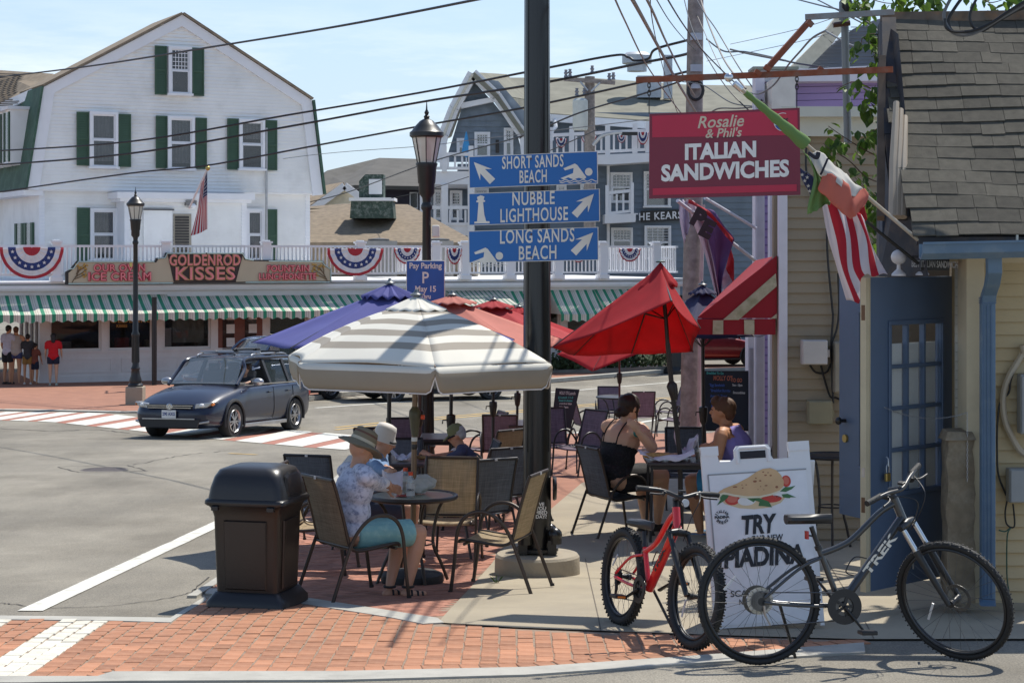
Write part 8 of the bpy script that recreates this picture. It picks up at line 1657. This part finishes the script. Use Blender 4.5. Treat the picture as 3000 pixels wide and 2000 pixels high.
wb_=mat('bag_white',(.68,.68,.64,1),.4,var=.1,vscale=12,trans=.3)
def blob(name,label,cat,c,r,m,seed=0,amp=.25,fq=6,flat0=True):
 b=MB();b.ell((0,0,r[2]),r,n=28,m=18)
 for i_,v in enumerate(b.v):nv_=noise.noise(v*fq+Vector((seed,3,1)))+.5*noise.noise(v*fq*2.7+Vector((1,seed,2)));d_=(v-Vector((0,0,r[2])));b.v[i_]=Vector((0,0,r[2]))+d_*(1+amp*nv_);b.v[i_].z=max(b.v[i_].z,.001)
 o=b.obj(name,m,None,True);o.location=c;return tag(o,label,cat)
blob('plastic_bag','crumpled white plastic bag of leftovers on the glass table','bag',tabp(1206,.0)+Vector((.02,.06,0)),(.15,.10,.075),wb_,3,.42,13)
b=MB();b.grid(lambda u,v:(u*.10,v*.13,.002),4,4);o=b.obj('red_packet',mat('packet_red',(.5,.05,.05,1),.5),None);o.location=tabp(1160,-.12);tag(o,'flat red packet on the left edge of the glass table','packet')
def paper(label,c,w_,d_,amp,seed,m=None,tilt=0.):
 b=MB();b.grid(lambda u,v:Vector(((u-.5)*w_,(v-.5)*d_,.004+amp*abs(noise.noise(Vector((u*3+seed,v*3,0))))*2+amp*1.5*(abs(u-.5)*2)**3+tilt*v)),14,10);o=b.obj('food_paper',m or mat('wax_paper',(.66,.63,.72,1),.7),None,30,solid=.0015);o.location=c;return tag(o,label,'paper')
def rec(t_,px,zoff=0,Y=None):Y_=Y or t_.location.y;return Vector(((px-CX)/F*Y_,Y_,zoff))
zt2_=S(0,1345,17.0).z;zt4=S(0,1345,18.1).z
paper('crumpled lilac white paper on the dark table behind the hats',rec(t2_,1180,zt2_+.002,16.9),.26,.2,.06,1)
blob('sandwich_roll','half eaten brown roll on the dark table behind the hats','food',rec(t2_,1233,zt2_+.002,16.95),(.05,.035,.022),mat('bread_brown',(.30,.17,.07,1),.8,var=.3,vscale=30),5,.2)
paper('large open sandwich wrapper on the table of the woman in black',rec(wt,1950,zt4+.002,18.0),.52,.38,.05,4);paper('upright crumpled wrapper beside the cup of the man in lilac',rec(wt,2010,zt4+.003,18.15),.22,.2,.13,9)
blob('submarine_sandwich','long sandwich roll with ham on the open wrapper','food',rec(wt,1926,zt4+.02,17.95),(.15,.045,.032),mat('bread_golden',(.50,.29,.10,1),.7,var=.35,vscale=22),2,.18,12)
blob('sandwich_filling','pile of sandwich pieces beside the long roll','food',rec(wt,1962,zt4+.02,17.98),(.08,.05,.03),mat('meat_tan',(.42,.26,.17,1),.7,var=.4,vscale=40),8,.5,22)
t=thing('iced_drink','clear plastic cup of iced drink with a straw by the man in lilac','cup',rec(wt,2047,zt4,18.05));b=MB();b.lathe([(.03,0),(.042,.11),(.045,.112)],n=16,caps=False);b.obj('cup',pet,t,True);b=MB();b.lathe([(.028,.005),(.037,.08),(0,.08)],n=14);b.obj('drink',mat('tea_brown',(.25,.18,.10,1),.3),t);b=MB();b.cyl((0,0,.04),(-.01,0,.22),.004,n=6);b.obj('straw',awh,t)
t=thing('iced_drink','second plastic cup with straw, left of the sandwich by the woman','cup',rec(wt,1893,zt4,18.25));b=MB();b.lathe([(.03,0),(.042,.11),(.045,.112)],n=16,caps=False);b.obj('cup',pet,t,True);b=MB();b.cyl((0,0,.04),(-.01,0,.22),.004,n=6);b.obj('straw',awh,t)
lm=[mat('leaf_green',(.055,.115,.018,1),.55,var=.25,vscale=8,trans=.4,rnd=.3),mat('leaf_lime',(.11,.19,.025,1),.5,var=.2,vscale=8,trans=.5,rnd=.3)];brm=mat('twig',(.08,.05,.03,1),.8)
lme=[]
for k_ in range(4):
 b=MB();L_,W_=.075+.01*k_,.028+.003*k_;b.add([(0,0,0),(L_*.3,W_*.8,.006),(L_*.65,W_*.8,.004),(L_,0,-.012),(L_*.65,-W_*.8,.004),(L_*.3,-W_*.8,.006),(L_*.33,0,-.003),(L_*.66,0,-.006)],[(0,5,6),(0,6,1),(1,6,7,2),(6,5,4,7),(2,7,3),(7,4,3)]);me=b.mesh('leaf');me.materials.append(lm[k_%2]);lme.append(me)
RL=random.Random(11);nl=0
for lb,Yl,brs,dens in(('leafy climbing branches hanging between the grey mast and the shingled roof',14.2,[[(2600,470),(2530,440),(2470,400),(2430,370)],[(2600,360),(2560,380),(2530,395)],[(2598,540),(2540,520),(2490,470),(2440,440),(2410,420)],[(2600,600),(2550,560),(2500,520)],[(2590,640),(2560,610),(2545,570)],[(2600,280),(2560,265),(2500,240),(2450,262)],[(2600,300),(2570,290),(2545,300)],[(2598,180),(2570,170),(2560,150)],[(2595,120),(2560,100),(2530,110),(2520,130)],[(2600,690),(2570,650),(2560,600)],[(2560,760),(2545,700),(2560,640)]],24),('leafy tree branch tips hanging into the top right corner above the roof',14.6,[[(2480,-30),(2540,-5),(2600,10),(2640,8)],[(2620,-30),(2680,0),(2720,14)],[(2500,-20),(2540,14),(2520,28)],[(2700,-25),(2740,5)],[(2860,-30),(2900,8),(2960,-10)],[(2940,-20),(2990,4)]],26)):
 t=thing('climbing_plant' if nl==0 else 'tree_branch',lb,'plant',S(2600,640 if nl==0 else 0,Yl))
 for br_ in brs:
  q=smooth_pts([S(x+RL.uniform(-5,5),y,Yl+RL.uniform(-.25,.25)) for x,y in br_]);b=MB();b.tube(q,[.006*(1-.6*i/len(q)) for i in range(len(q))],5);b.obj('branch',brm,t,True,world=True)
  XI=XF[t.name].inverted()
  for _ in range(dens):
   if nl>420:break
   p=q[min(int(RL.random()**.8*len(q)),len(q)-1)]+Vector((RL.gauss(0,.05),RL.gauss(0,.06),RL.gauss(-.015,.05)));o=bpy.data.objects.new('leaf',RL.choice(lme));COL.objects.link(o);o.parent=t
   o.matrix_local=XI@Matrix.Translation(p)@Matrix.Rotation(RL.uniform(0,6.3),4,'Z')@Matrix.Rotation(RL.uniform(.2,1.3),4,'Y')@Matrix.Rotation(RL.uniform(-.8,.8),4,'X')@Matrix.Scale(RL.uniform(.7,1.4),4);nl+=1
for lb,p0,n_,s_ in(('small green weed growing at the edge of the round concrete footing',gp(1455,1712),26,.5),):
 t=thing('weed',lb,'weed',p0);b=MB()
 for _ in range(n_):a=RL.uniform(0,6.3);L_=RL.uniform(.03,.09);b.add([(0,0,0),(L_*.5*cos(a)-.006*sin(a),L_*.5*sin(a)+.006*cos(a),L_*.8),(L_*.8*cos(a),L_*.8*sin(a),L_)],[(0,1,2)])
 b.obj('blades',lm[0],t,kind='stuff')
hg=thing('shop_hedge','thin dark railing with climbing greenery along the low wall right of the black pole','hedge',gp(1780,1085));b=MB();f_=MB()
for px in range(1620,1960,42):f_.cyl(S(px,1078-(px-1620)*.03,62.2),S(px,1032-(px-1620)*.03,62.2),.03,n=5)
f_.obj('railing_posts',pb2,hg,world=True,kind='stuff')
for _ in range(1500):
 px=RL.uniform(1617,1965);p=S(px,RL.uniform(1058,1082)-(RL.random()**4*35)-(px-1617)*.035,62+RL.uniform(-.4,.4));s_=RL.uniform(.05,.12);a=Vector((RL.uniform(-1,1),RL.uniform(-1,1),RL.uniform(-1,1))).normalized()*s_;c=a.orthogonal().normalized()*s_*.6;b.add([p-a,p+c,p+a,p-c],[(0,1,2,3)])
b.obj('foliage',mat('hedge_leaf',(.035,.06,.02,1),.8,var=.4),hg,world=True,kind='stuff')
wl_=MB();slab(wl_,SS([(1600,1085),(1965,1072),(1965,1098),(1600,1112)],61.6),(0,.3,0));wl_.obj('low_kerb_wall',kerbd,hg,world=True)
# ================================================================== PEOPLE
def vox(b,size,it=3,name='body'):
 me=b.mesh('t');o=bpy.data.objects.new('t',me);r=o.modifiers.new('r','REMESH');r.mode='VOXEL';r.voxel_size=size;s_=o.modifiers.new('s','SMOOTH');s_.iterations=it;s_.factor=.5
 m2=bake(o);m2.name=name;m2.polygons.foreach_set('use_smooth',[True]*len(m2.polygons));return m2
def cap(b,p,q,r0,r1,n=12):
 p,q=Vector(p),Vector(q);d=q-p
 if d.length<1e-5:d=Vector((0,0,1e-4));q=p+d
 d.normalize();x=d.orthogonal().normalized();y=d.cross(x);R_=[]
 for(c,r,A) in((p,r0,(-80,-45,0)),(q,r1,(0,45,80))):
  for a in A:a=radians(a);R_.append([c+d*(r*sin(a))+(x*cos(t)+y*sin(t))*(r*cos(a)) for t in[2*pi*i/n for i in range(n)]])
 b.rings(R_)
def ik(a,c,l1,l2,hint):
 a,c=Vector(a),Vector(c);d=c-a;L_=min(d.length,(l1+l2)*.995);u=d.normalized();c=a+u*L_;x=(l1*l1-l2*l2+L_*L_)/(2*L_);h_=sqrt(max(l1*l1-x*x,0));n_=Vector(hint)-u*Vector(hint).dot(u);n_.normalize();return a+u*x+n_*h_,c
def hand(b,w_,f,nrm,s=1.,curl=.5,side=1):
 w_,f,nrm=Vector(w_),Vector(f).normalized(),Vector(nrm);nrm=(nrm-f*nrm.dot(f)).normalized();x=f.cross(nrm)*side;M_=Matrix((x,f,nrm)).transposed();b.ell(w_+f*.045*s,(.040*s,.050*s,.016*s),M_)
 for i,(o_,l_) in enumerate(((-.030,.070),(-.010,.080),(.010,.074),(.029,.058))):
  k0=w_+f*.082*s+x*o_*s;k1=k0+(f*cos(curl*.6)+nrm*sin(curl*.6))*l_*.5*s;k2=k1+(f*cos(curl*1.8)+nrm*sin(curl*1.8))*l_*.5*s;cap(b,w_+f*.05*s+x*o_*.8*s,k0,.010*s,.010*s,8);cap(b,k0,k1,.0098*s,.009*s,8);cap(b,k1,k2,.009*s,.0075*s,8)
 t0=w_+f*.02*s-x*.030*s;t1=t0+(f*.7-x*.6+nrm*.4).normalized()*.045*s;t2=t1+(f*.8-x*.1+nrm*.55).normalized()*.032*s;cap(b,t0,t1,.014*s,.011*s,8);cap(b,t1,t2,.011*s,.0085*s,8)
SKIN=lambda n_,c:mat(n_,c,.55,var=.06,vscale=6)
def person(label,loc,rz,k,skin,sit=True,lean=12,hands=None,look=(0,-12),top=None,topk='tee',bot=None,botlen=.75,hair=None,hairk='short',shoe=None,build=1.,vs=.011,arms=(.15,.15),hipz=None,knee=None,foot=None,roll=0,detail=True,group=None,eh=(.55,-.35,-1)):
 t=thing('person',label,'person',loc,rz,group);t.scale=(k,k,k);XI=(XF[t.name]@Matrix.Scale(k,4)).inverted();g=build
 P0=Vector((0,-.07,.53)) if sit else Vector((0,0,.93));la=radians(lean);up=Vector((sin(radians(roll)),sin(la),cos(la))).normalized();fw=Vector((0,cos(la),-sin(la)));rt=Vector((1,0,0))
 ch=P0+up*.34;nb=P0+up*.50;hd_c=nb+up*.03+Vector((0,.03+sin(la)*.02,.115));yaw,pitch=radians(look[0]),radians(look[1]);HM=Matrix.Rotation(-yaw,3,'Z')@Matrix.Rotation(pitch,3,'X')
 b=MB();TM=Matrix((rt,fw,up)).transposed()
 def torso(b,e):
  b.ell(P0+up*.02,(.165*g+e,.125*g+e,.12+e),TM);b.ell(P0+up*.17,(.145*g+e,.115*g+e,.15+e),TM);b.ell(ch,(.165*g+e,.115*g+e,.17+e),TM)
  for s_ in(-1,1):cap(b,nb+rt*s_*.05-up*.015,nb+rt*s_*.165*g-up*.04,.055+e,.058*g+e)
 torso(b,0);cap(b,nb-up*.03,hd_c-Vector((0,.01,.05)),.062,.056)
 def H(x,y,z):return hd_c+HM@Vector((x,y,z))
 b.ell(hd_c+HM@Vector((0,-.008,.02)),(.078,.099,.099),HM,16,12);b.ell(H(0,.022,-.045),(.060,.070,.068),HM,14,10);b.ell(H(0,.065,-.085),(.026,.022,.02),HM)
 cap(b,H(0,.085,.018),H(0,.108,-.018),.010,.015);b.ell(H(0,.086,-.048),(.024,.012,.012),HM)
 for s_ in(-1,1):b.ell(H(s_*.076,-.012,-.004),(.010,.020,.030),HM);b.ell(H(s_*.03,.083,.028),(.022,.012,.008),HM)
 sh,el,wr={},{},{}
 for i,s_ in enumerate((-1,1)):
  sh[s_]=nb+rt*s_*.190*g-up*.045;tg=XI@Vector(hands[i]) if hands and hands[i] is not None else sh[s_]+Vector((s_*.06,arms[i],-.50));el[s_],wr[s_]=ik(sh[s_],tg,.285,.255,(s_*eh[0],eh[1],eh[2]));d_=(wr[s_]-el[s_]).normalized()
  cap(b,sh[s_],el[s_],.052*g,.041*g);cap(b,el[s_],wr[s_],.042*g,.027);hand(b,wr[s_],d_+Vector((0,.15,.0)),(-s_*.8,.4,-.35),1.,.9 if hands else.5,s_)
  hp_=P0+rt*s_*.09*g;kn=(P0+Vector((s_*.11*g,.47,.0)) if sit else Vector((s_*.10,.02,.50))) if not knee else Vector(knee[i]);an=(Vector((kn.x*.9,kn.y-.04,.095)) if sit else Vector((s_*.10,-.02,.09))) if not foot else Vector(foot[i])
  cap(b,hp_,kn,.088*g,.058*g);cap(b,kn,kn.lerp(an,.35),.058*g,.058*g);cap(b,kn.lerp(an,.3),an,.058*g,.034);fd=Vector((s_*.12,1,0)).normalized();cap(b,an+Vector((0,-.03,-.055)),an+fd*.13+Vector((0,0,-.065)),.032,.024)
  sh[('h',s_)]=hp_;sh[('k',s_)]=kn;sh[('a',s_)]=an;sh[('f',s_)]=fd
 link('body',vox(b,vs*.8 if detail else vs*1.5,2),skin,t)
 if top:
  b=MB();torso(b,.014)
  if topk in('tee','long'):
   for s_ in(-1,1):
    f_=.62 if topk=='tee' else 1.;cap(b,sh[s_],sh[s_].lerp(el[s_],f_),.064*g,.056*g)
    if topk=='long':cap(b,el[s_],el[s_].lerp(wr[s_],.88),.056*g,.038)
  me=vox(b,vs*1.05,3,'shirt')
  if topk in('tank','strap'):
   bm=bmesh.new();bm.from_mesh(me);lim=.118*g if topk=='tank' else.2;zc=.40 if topk=='tank' else.285
   dl=[f for f in bm.faces if(lambda q:(q-P0).dot(up)>zc and(abs((q-P0).dot(rt))>lim or topk=='strap' or(q-P0).dot(up)>.50))(f.calc_center_median())];bmesh.ops.delete(bm,geom=dl,context='FACES');bm.to_mesh(me);bm.free()
  for v in me.vertices:q=v.co*7;v.co+=v.normal*(noise.noise(q)*.009+noise.noise(q*2.6)*.004)
  link('shirt',me,top,t)
 if topk=='strap':
  for s_ in(-1,1):b=MB();b.tube(smooth_pts([P0+up*.28+rt*s_*.09-fw*.122,P0+up*.40+rt*s_*.10-fw*.122,nb+rt*s_*.10-fw*.045+up*.03,nb+rt*s_*.10+fw*.07-up*.03,P0+up*.28+rt*s_*.09+fw*.13]),.007,6);b.obj('shoulder_strap',top,t,True)
 if bot:
  b=MB();b.ell(P0+up*.0+fw*.01,(.172*g,.120*g,.118),TM)
  for s_ in(-1,1):hp_,kn=sh[('h',s_)],sh[('k',s_)];q=hp_.lerp(kn,botlen);b.cyl(hp_,q,.104*g,.098*g if botlen<1 else.07,n=16)
  me=vox(b,vs*1.05,3,'shorts')
  for v in me.vertices:v.co+=v.normal*(noise.noise(v.co*9)*.008)
  link('shorts',me,bot,t)
 if shoe:
  for s_ in(-1,1):b=MB();an,fd=sh[('a',s_)],sh[('f',s_)];cap(b,an+Vector((0,-.04,-.06)),an+fd*.15+Vector((0,0,-.065)),.038,.032);b.box(an+fd*.05+Vector((0,0,-.088)),(.075,.25,.016));link('shoe',vox(b,.011,2,'shoe'),shoe,t)
 if hair:
  b=MB()
  if hairk=='short':b.ell(H(0,-.024,.042),(.086,.103,.088),HM,16,10);b.ell(H(0,-.06,-.01),(.072,.056,.06),HM)
  elif hairk=='fringe':b.ell(H(0,-.02,.048),(.088,.104,.09),HM,16,10);b.ell(H(0,.058,.088),(.072,.052,.05),HM);b.ell(H(0,-.07,.0),(.072,.05,.075),HM)
  elif hairk=='bun':b.ell(H(0,-.02,.035),(.094,.112,.096),HM,16,10);b.ell(H(0,-.08,-.03),(.06,.055,.06),HM);b.ell(H(-.01,-.125,-.055),(.05,.042,.042),HM);cap(b,H(-.07,.03,.0),H(-.06,.045,-.12),.014,.006);cap(b,H(.07,.03,.0),H(.06,.045,-.13),.014,.006)
  else:b.ell(H(0,-.02,.04),(.096,.112,.096),HM,16,10);cap(b,H(0,-.05,.02),H(0,-.06,-.16),.085,.07)
  me=vox(b,vs*.8,1,'hair')
  for v in me.vertices:q=v.co*34;q.z*=.35;v.co+=v.normal*(noise.noise(q)*.009)
  link('hair',me,hair,t)
 if detail:
  for s_ in(-1,1):b=MB();b.ell(H(s_*.031,.083,.012),(.012,.007,.006),HM,8,6);b.obj('eye',mat('eye_dark',(.03,.02,.015,1),.3),t,True)
  b=MB();b.ell(H(0,.094,-.047),(.02,.006,.004),HM,8,6);b.obj('mouth',mat('lip',(.35,.12,.09,1),.5),t,True)
 return t,H,HM,dict(P0=P0,nb=nb,up=up,fw=fw,wr=wr,el=el,sh=sh)
def hat(t,H,HM,prof,z0,m,name,nm2=None,band=None,tilt=0.,wav=.012,y0=-.015):
 b=MB();MM=HM@Matrix.Rotation(tilt,3,'X');b.lathe(prof,(0,0,0),30)
 for i_,v in enumerate(b.v):
  r_=v.xy.length
  if r_>.11:a=atan2(v.y,v.x);v.z+=wav*sin(2*a+.6)*(r_-.10)/.06
  b.v[i_]=H(0,y0,z0)+MM@Vector((v.x*.92,v.y*1.05,v.z))
 o=b.obj(name,m,t,60,solid=.002)
 if band:b=MB();b.lathe([(r+.002,z) for r,z in band[0]],(0,0,0),30,caps=False);b.v=[H(0,y0,z0)+MM@Vector((v.x*.92,v.y*1.05,v.z)) for v in b.v];b.obj('hat_band',band[1],t,60)
 return o
sk1,sk2,sk3,sk4=SKIN('skin_tanned_pink',(.52,.27,.17,1)),SKIN('skin_light',(.45,.24,.155,1)),SKIN('skin_warm',(.58,.34,.22,1)),SKIN('skin_bronze',(.52,.25,.13,1))
camo=ramp_mat('x',[(0,(1,1,1,1)),(.5,(1,1,1,1))],'z');camo=mat('camo_print',(.56,.57,.66,1),.85,var=.05,dirt=(.13,.15,.24,1),dscale=26,damt=.95)
whs=mat('shirt_white',(.72,.71,.76,1),.85,var=.04);tea=mat('shorts_teal',(.20,.40,.40,1),.85,var=.08,dirt=(.30,.50,.46,1),dscale=22,damt=.8)
k1=.90
rzc=ch0.rotation_euler.z;hp1,hp2=S(1150,1432,14.05),S(1170,1424,14.12)
t1,H1_,HM1,q1=person('man in brimmed hat and camouflage sleeved white shirt sitting at the glass table',C1+Vector((.015,.075,-.05)),rzc-radians(6),.93,sk1,build=1.1,lean=7,hands=(hp1,hp2),look=(0,-28),top=camo,topk='long',bot=tea,botlen=.88,vs=.0105,knee=((-.12,.42,.50),(.13,.46,.52)),foot=((.02,.26,.10),(.14,.36,.11)))
b=MB();P0,up_v,fwv=q1['P0'],q1['up'],q1['fw'];TM_=Matrix((Vector((1,0,0)),fwv,up_v)).transposed();b.ell(P0+up_v*.02,(.184,.146,.135),TM_);b.ell(P0+up_v*.16,(.166,.136,.15),TM_)
me=vox(b,.012,3,'shirt_body')
for v in me.vertices:v.co+=v.normal*(noise.noise(v.co*7)*.008)
link('shirt_body',me,whs,t1)
for s_ in(-1,1):b=MB();cap(b,q1['el'][s_].lerp(q1['wr'][s_],.08),q1['el'][s_].lerp(q1['wr'][s_],.93),.060,.040);link('white_cuff',vox(b,.010,2,'white_cuff'),whs,t1)
hat(t1,H1_,HM1,[(.185,-.035),(.150,-.012),(.098,.008),(.096,.03),(.090,.075),(.082,.108),(.06,.118),(.0,.120)],.045,mat('hat_olive',(.20,.165,.105,1),.9,var=.06),'brimmed_hat',band=([(.098,.010),(.096,.034)],mat('hat_band_cream',(.50,.44,.32,1),.9)))
b=MB();b.lathe([(.0915,.045),(.0905,.085)],(0,0,0),30,caps=False);b.v=[H1_(0,-.015,.045)+HM1@Vector((v.x*.93,v.y*1.06,v.z)) for v in b.v];b.obj('hat_vent',mat('hat_brown',(.13,.07,.05,1),.9),t1,60)
for s_ in(-1,1):
 an,fd=q1['sh'][('a',s_)],q1['sh'][('f',s_)];b=MB();b.box(an+fd*.05+Vector((0,0,-.09)),(.08,.26,.02));sd=b.obj('sandal',blkr,t1,bevel=.008)
 b=MB()
 for yy in(.02,.07,.11):b.tube([an+fd*yy+Vector((-.035,0,-.085)),an+fd*yy+Vector((-.025,0,-.040+.2*(.07-yy))),an+fd*yy+Vector((.025,0,-.040+.2*(.07-yy))),an+fd*yy+Vector((.035,0,-.085))],.009,6)
 b.tube([an+Vector((.042*cos(a),.042*sin(a),-.0)) for a in[2*pi*i/12 for i in range(12)]],.010,6,loop=True);b.obj('sandal_straps',blkr,sd,True,'stuff')
c2=at_px(930,1678);denim=mat('shirt_denim',(.13,.22,.38,1),.85,var=.08,dirt=(.25,.35,.5,1),dscale=14,damt=.5)
t_,H_,HM_,q_=person('person in white bucket hat and denim blue shirt holding a white paper',c2+Vector((.40,.20,.02)),R_face(1,-.12),k1,sk2,lean=20,hands=(S(1150,1412,14.45),S(1176,1408,14.35)),look=(8,-20),top=denim,topk='long',bot=mat('shorts_navy',(.03,.035,.06,1),.85),botlen=.9,hair=mat('hair_sandy',(.28,.2,.12,1),.8),vs=.011)
hat(t_,H_,HM_,[(.125,-.055),(.098,-.005),(.092,.05),(.082,.085),(.05,.098),(0,.10)],.055,mat('hat_white',(.60,.57,.53,1),.9,var=.04),'bucket_hat',wav=.005)
b=MB();b.tube(smooth_pts([H_(-.075,.0,.015),H_(-.06,.08,.012),H_(0,.105,.012),H_(.06,.08,.012),H_(.075,.0,.015)]),.013,6);b.obj('sunglasses',blkr,t_,True)
b=MB();b.grid(lambda u,v:S(1120+60*u,1430-58*v+14*sin(3*u),14.30)+Vector((0,.05*sin(5*u+4*v),.02*noise.noise(Vector((u*4,v*4,2))))),10,10);tag(b.obj('napkin',mat('wax_paper',None),None,30,solid=.001),'crumpled white napkin held up between the two diners in hats','napkin')
c3=at_px(1370,1545)
t_,H_,HM_,q_=person('grey haired man in olive cap and navy shirt with white sleeve, facing left',c3+Vector((.06,.1,-.07)),R_face(-.97,.05),.88,sk1,lean=26,look=(6,-22),top=mat('shirt_navy',(.045,.05,.10,1),.85),topk='tee',bot=mat('shorts_navy',None),hair=mat('hair_grey',(.38,.38,.37,1),.8,var=.2),hands=(c3+Vector((-.42,.2,.72)),c3+Vector((-.42,-.2,.72))),vs=.012)
hat(t_,H_,HM_,[(.094,-.01),(.095,.03),(.088,.07),(.06,.10),(.0,.112)],.035,mat('cap_olive',(.17,.18,.085,1),.9,var=.06),'cap',y0=-.008)
b=MB();b.grid(lambda u,v:H_((u-.5)*.15*(1-.3*v*v),.078+.085*v,.045-.035*v-.02*(2*u-1)**2),8,4);b.obj('cap_visor',mat('cap_olive',None),t_,True,solid=.004)
b=MB();b.tube(smooth_pts([H_(-.076,.0,.012),H_(-.06,.08,.01),H_(0,.105,.01),H_(.06,.08,.01),H_(.076,.0,.012)]),.012,6);b.obj('sunglasses',blkr,t_,True)
b=MB()
for s_ in(1,):cap(b,q_['sh'][s_],q_['sh'][s_].lerp(q_['el'][s_],.6),.070,.062)
link('white_sleeve',vox(b,.012,2,'white_sleeve'),whs,t_)
c4=at_px(1800,1568);bkd=mat('dress_black',(.008,.008,.01,1),.85,var=.2,dirt=(.05,.05,.05,1),dscale=60,damt=.4)
t_,H_,HM_,q_=person('woman with dark hair bun in a black strappy dress, hand raised to her face',c4+Vector((.03,.03,-.02)),R_face(.80,.58),1.10,sk3,lean=20,look=(-4,-8),top=bkd,topk='strap',bot=bkd,botlen=.62,hair=mat('hair_dark_brown',(.022,.010,.006,1),.6,var=.3),hairk='bun',hands=(S(1872,1268,18.3),S(1868,1262,17.95)),eh=(.25,.8,-1),build=1.28,vs=.011,shoe=blkr,foot=((-.06,.38,.10),(.02,.46,.10)))
b=MB();w_=q_['wr'][-1];e_=q_['el'][-1];dd=(w_-e_).normalized()
for o_ in(.02,.035):c_=w_-dd*o_;x=dd.orthogonal().normalized();y=dd.cross(x);b.tube([c_+(x*cos(a)+y*sin(a))*.033 for a in[2*pi*i/14 for i in range(14)]],.006,6,loop=True)
b.obj('bracelet',mat('bracelet_teal',(.02,.20,.17,1),.4),t_,True,'stuff')
c5=at_px(2190,1570)
t_,H_,HM_,q_=person('tanned young man in lilac tank top and blue shorts leaning on the table',c5+Vector((-.07,0,-.07)),R_face(-.90,.42),1.12,sk4,lean=22,look=(0,4),top=mat('tank_lilac',(.25,.21,.52,1),.85,var=.06),topk='tank',bot=mat('shorts_azure',(.04,.28,.52,1),.8,var=.15),botlen=.85,hair=mat('hair_brown',(.10,.045,.02,1),.7,var=.3),hairk='fringe',hands=(S(2035,1338,18.4),S(2045,1325,18.0)),build=1.2,vs=.011,shoe=mat('shoe_blue',(.10,.22,.38,1),.7),foot=((-.12,.33,.10),(.12,.30,.10)))
def stand(label,px,py,htpx,face,skin,**k):
 p=gp(px,py);Y_=55.2 if px>110 else 55.8;p=Vector(((px-CX)/F*Y_,Y_,G(Y_)+.02));hh=htpx*Y_/F/1.74;return person(label,p,face,hh,skin,sit=False,lean=3,vs=.022,detail=False,group='people queueing at the shop window',**k)
dks=mat('shorts_dark_navy',(.012,.015,.035,1),.85);hrd=mat('hair_black',(.012,.008,.006,1),.6)
stand('man in pale shirt and black shorts at the far left of the queue',22,1121,176,radians(-25),sk4,top=mat('shirt_lilac_white',(.50,.48,.55,1),.85),bot=mat('shorts_black',(.012,.012,.014,1),.85),hair=hrd,shoe=blkr,botlen=.7)
stand('woman in beige sleeveless top and blue denim shorts in the queue',46,1122,172,radians(5),sk4,top=mat('top_beige',(.42,.36,.31,1),.85),topk='tank',bot=mat('shorts_denim',(.04,.05,.12,1),.85),botlen=.4,hair=mat('hair_brown',None),build=1.1)
stand('boy in charcoal shirt and mustard shorts in the queue',81,1125,150,radians(8),sk4,top=mat('shirt_charcoal',(.04,.04,.045,1),.85),bot=mat('shorts_mustard',(.28,.15,.04,1),.85),botlen=.6,hair=hrd,shoe=mat('shoe_white',(.55,.53,.5,1),.7),build=.95)
stand('small child half hidden beside the shop pillar in the queue',102,1118,122,radians(-20),sk4,top=mat('shirt_rust',(.18,.05,.03,1),.85),bot=dks,hair=hrd,build=.95)
stand('woman in red shirt and dark shorts at the first shop window',156,1122,155,radians(10),sk3,top=mat('shirt_red',(.50,.006,.012,1),.85),bot=dks,botlen=.55,hair=hrd,hairk='long',shoe=mat('shoe_pale_green',(.35,.40,.33,1),.7),arms=(.2,.2),build=1.08)
dp_=XF[vw.name]@Vector((-.02,.36,.17));person('driver in dark shirt and glasses at the wheel of the dark station wagon',dp_,XF[vw.name].to_euler().z-pi/2,.93,sk3,lean=-8,look=(8,0),top=mat('shirt_charcoal',None),bot=dks,hair=mat('hair_brown',None),vs=.016,detail=False,hands=(XF[vw.name]@Vector((.40,.52,1.02)),XF[vw.name]@Vector((.40,.22,1.02))))
bpy.data.scenes.remove(TSC)
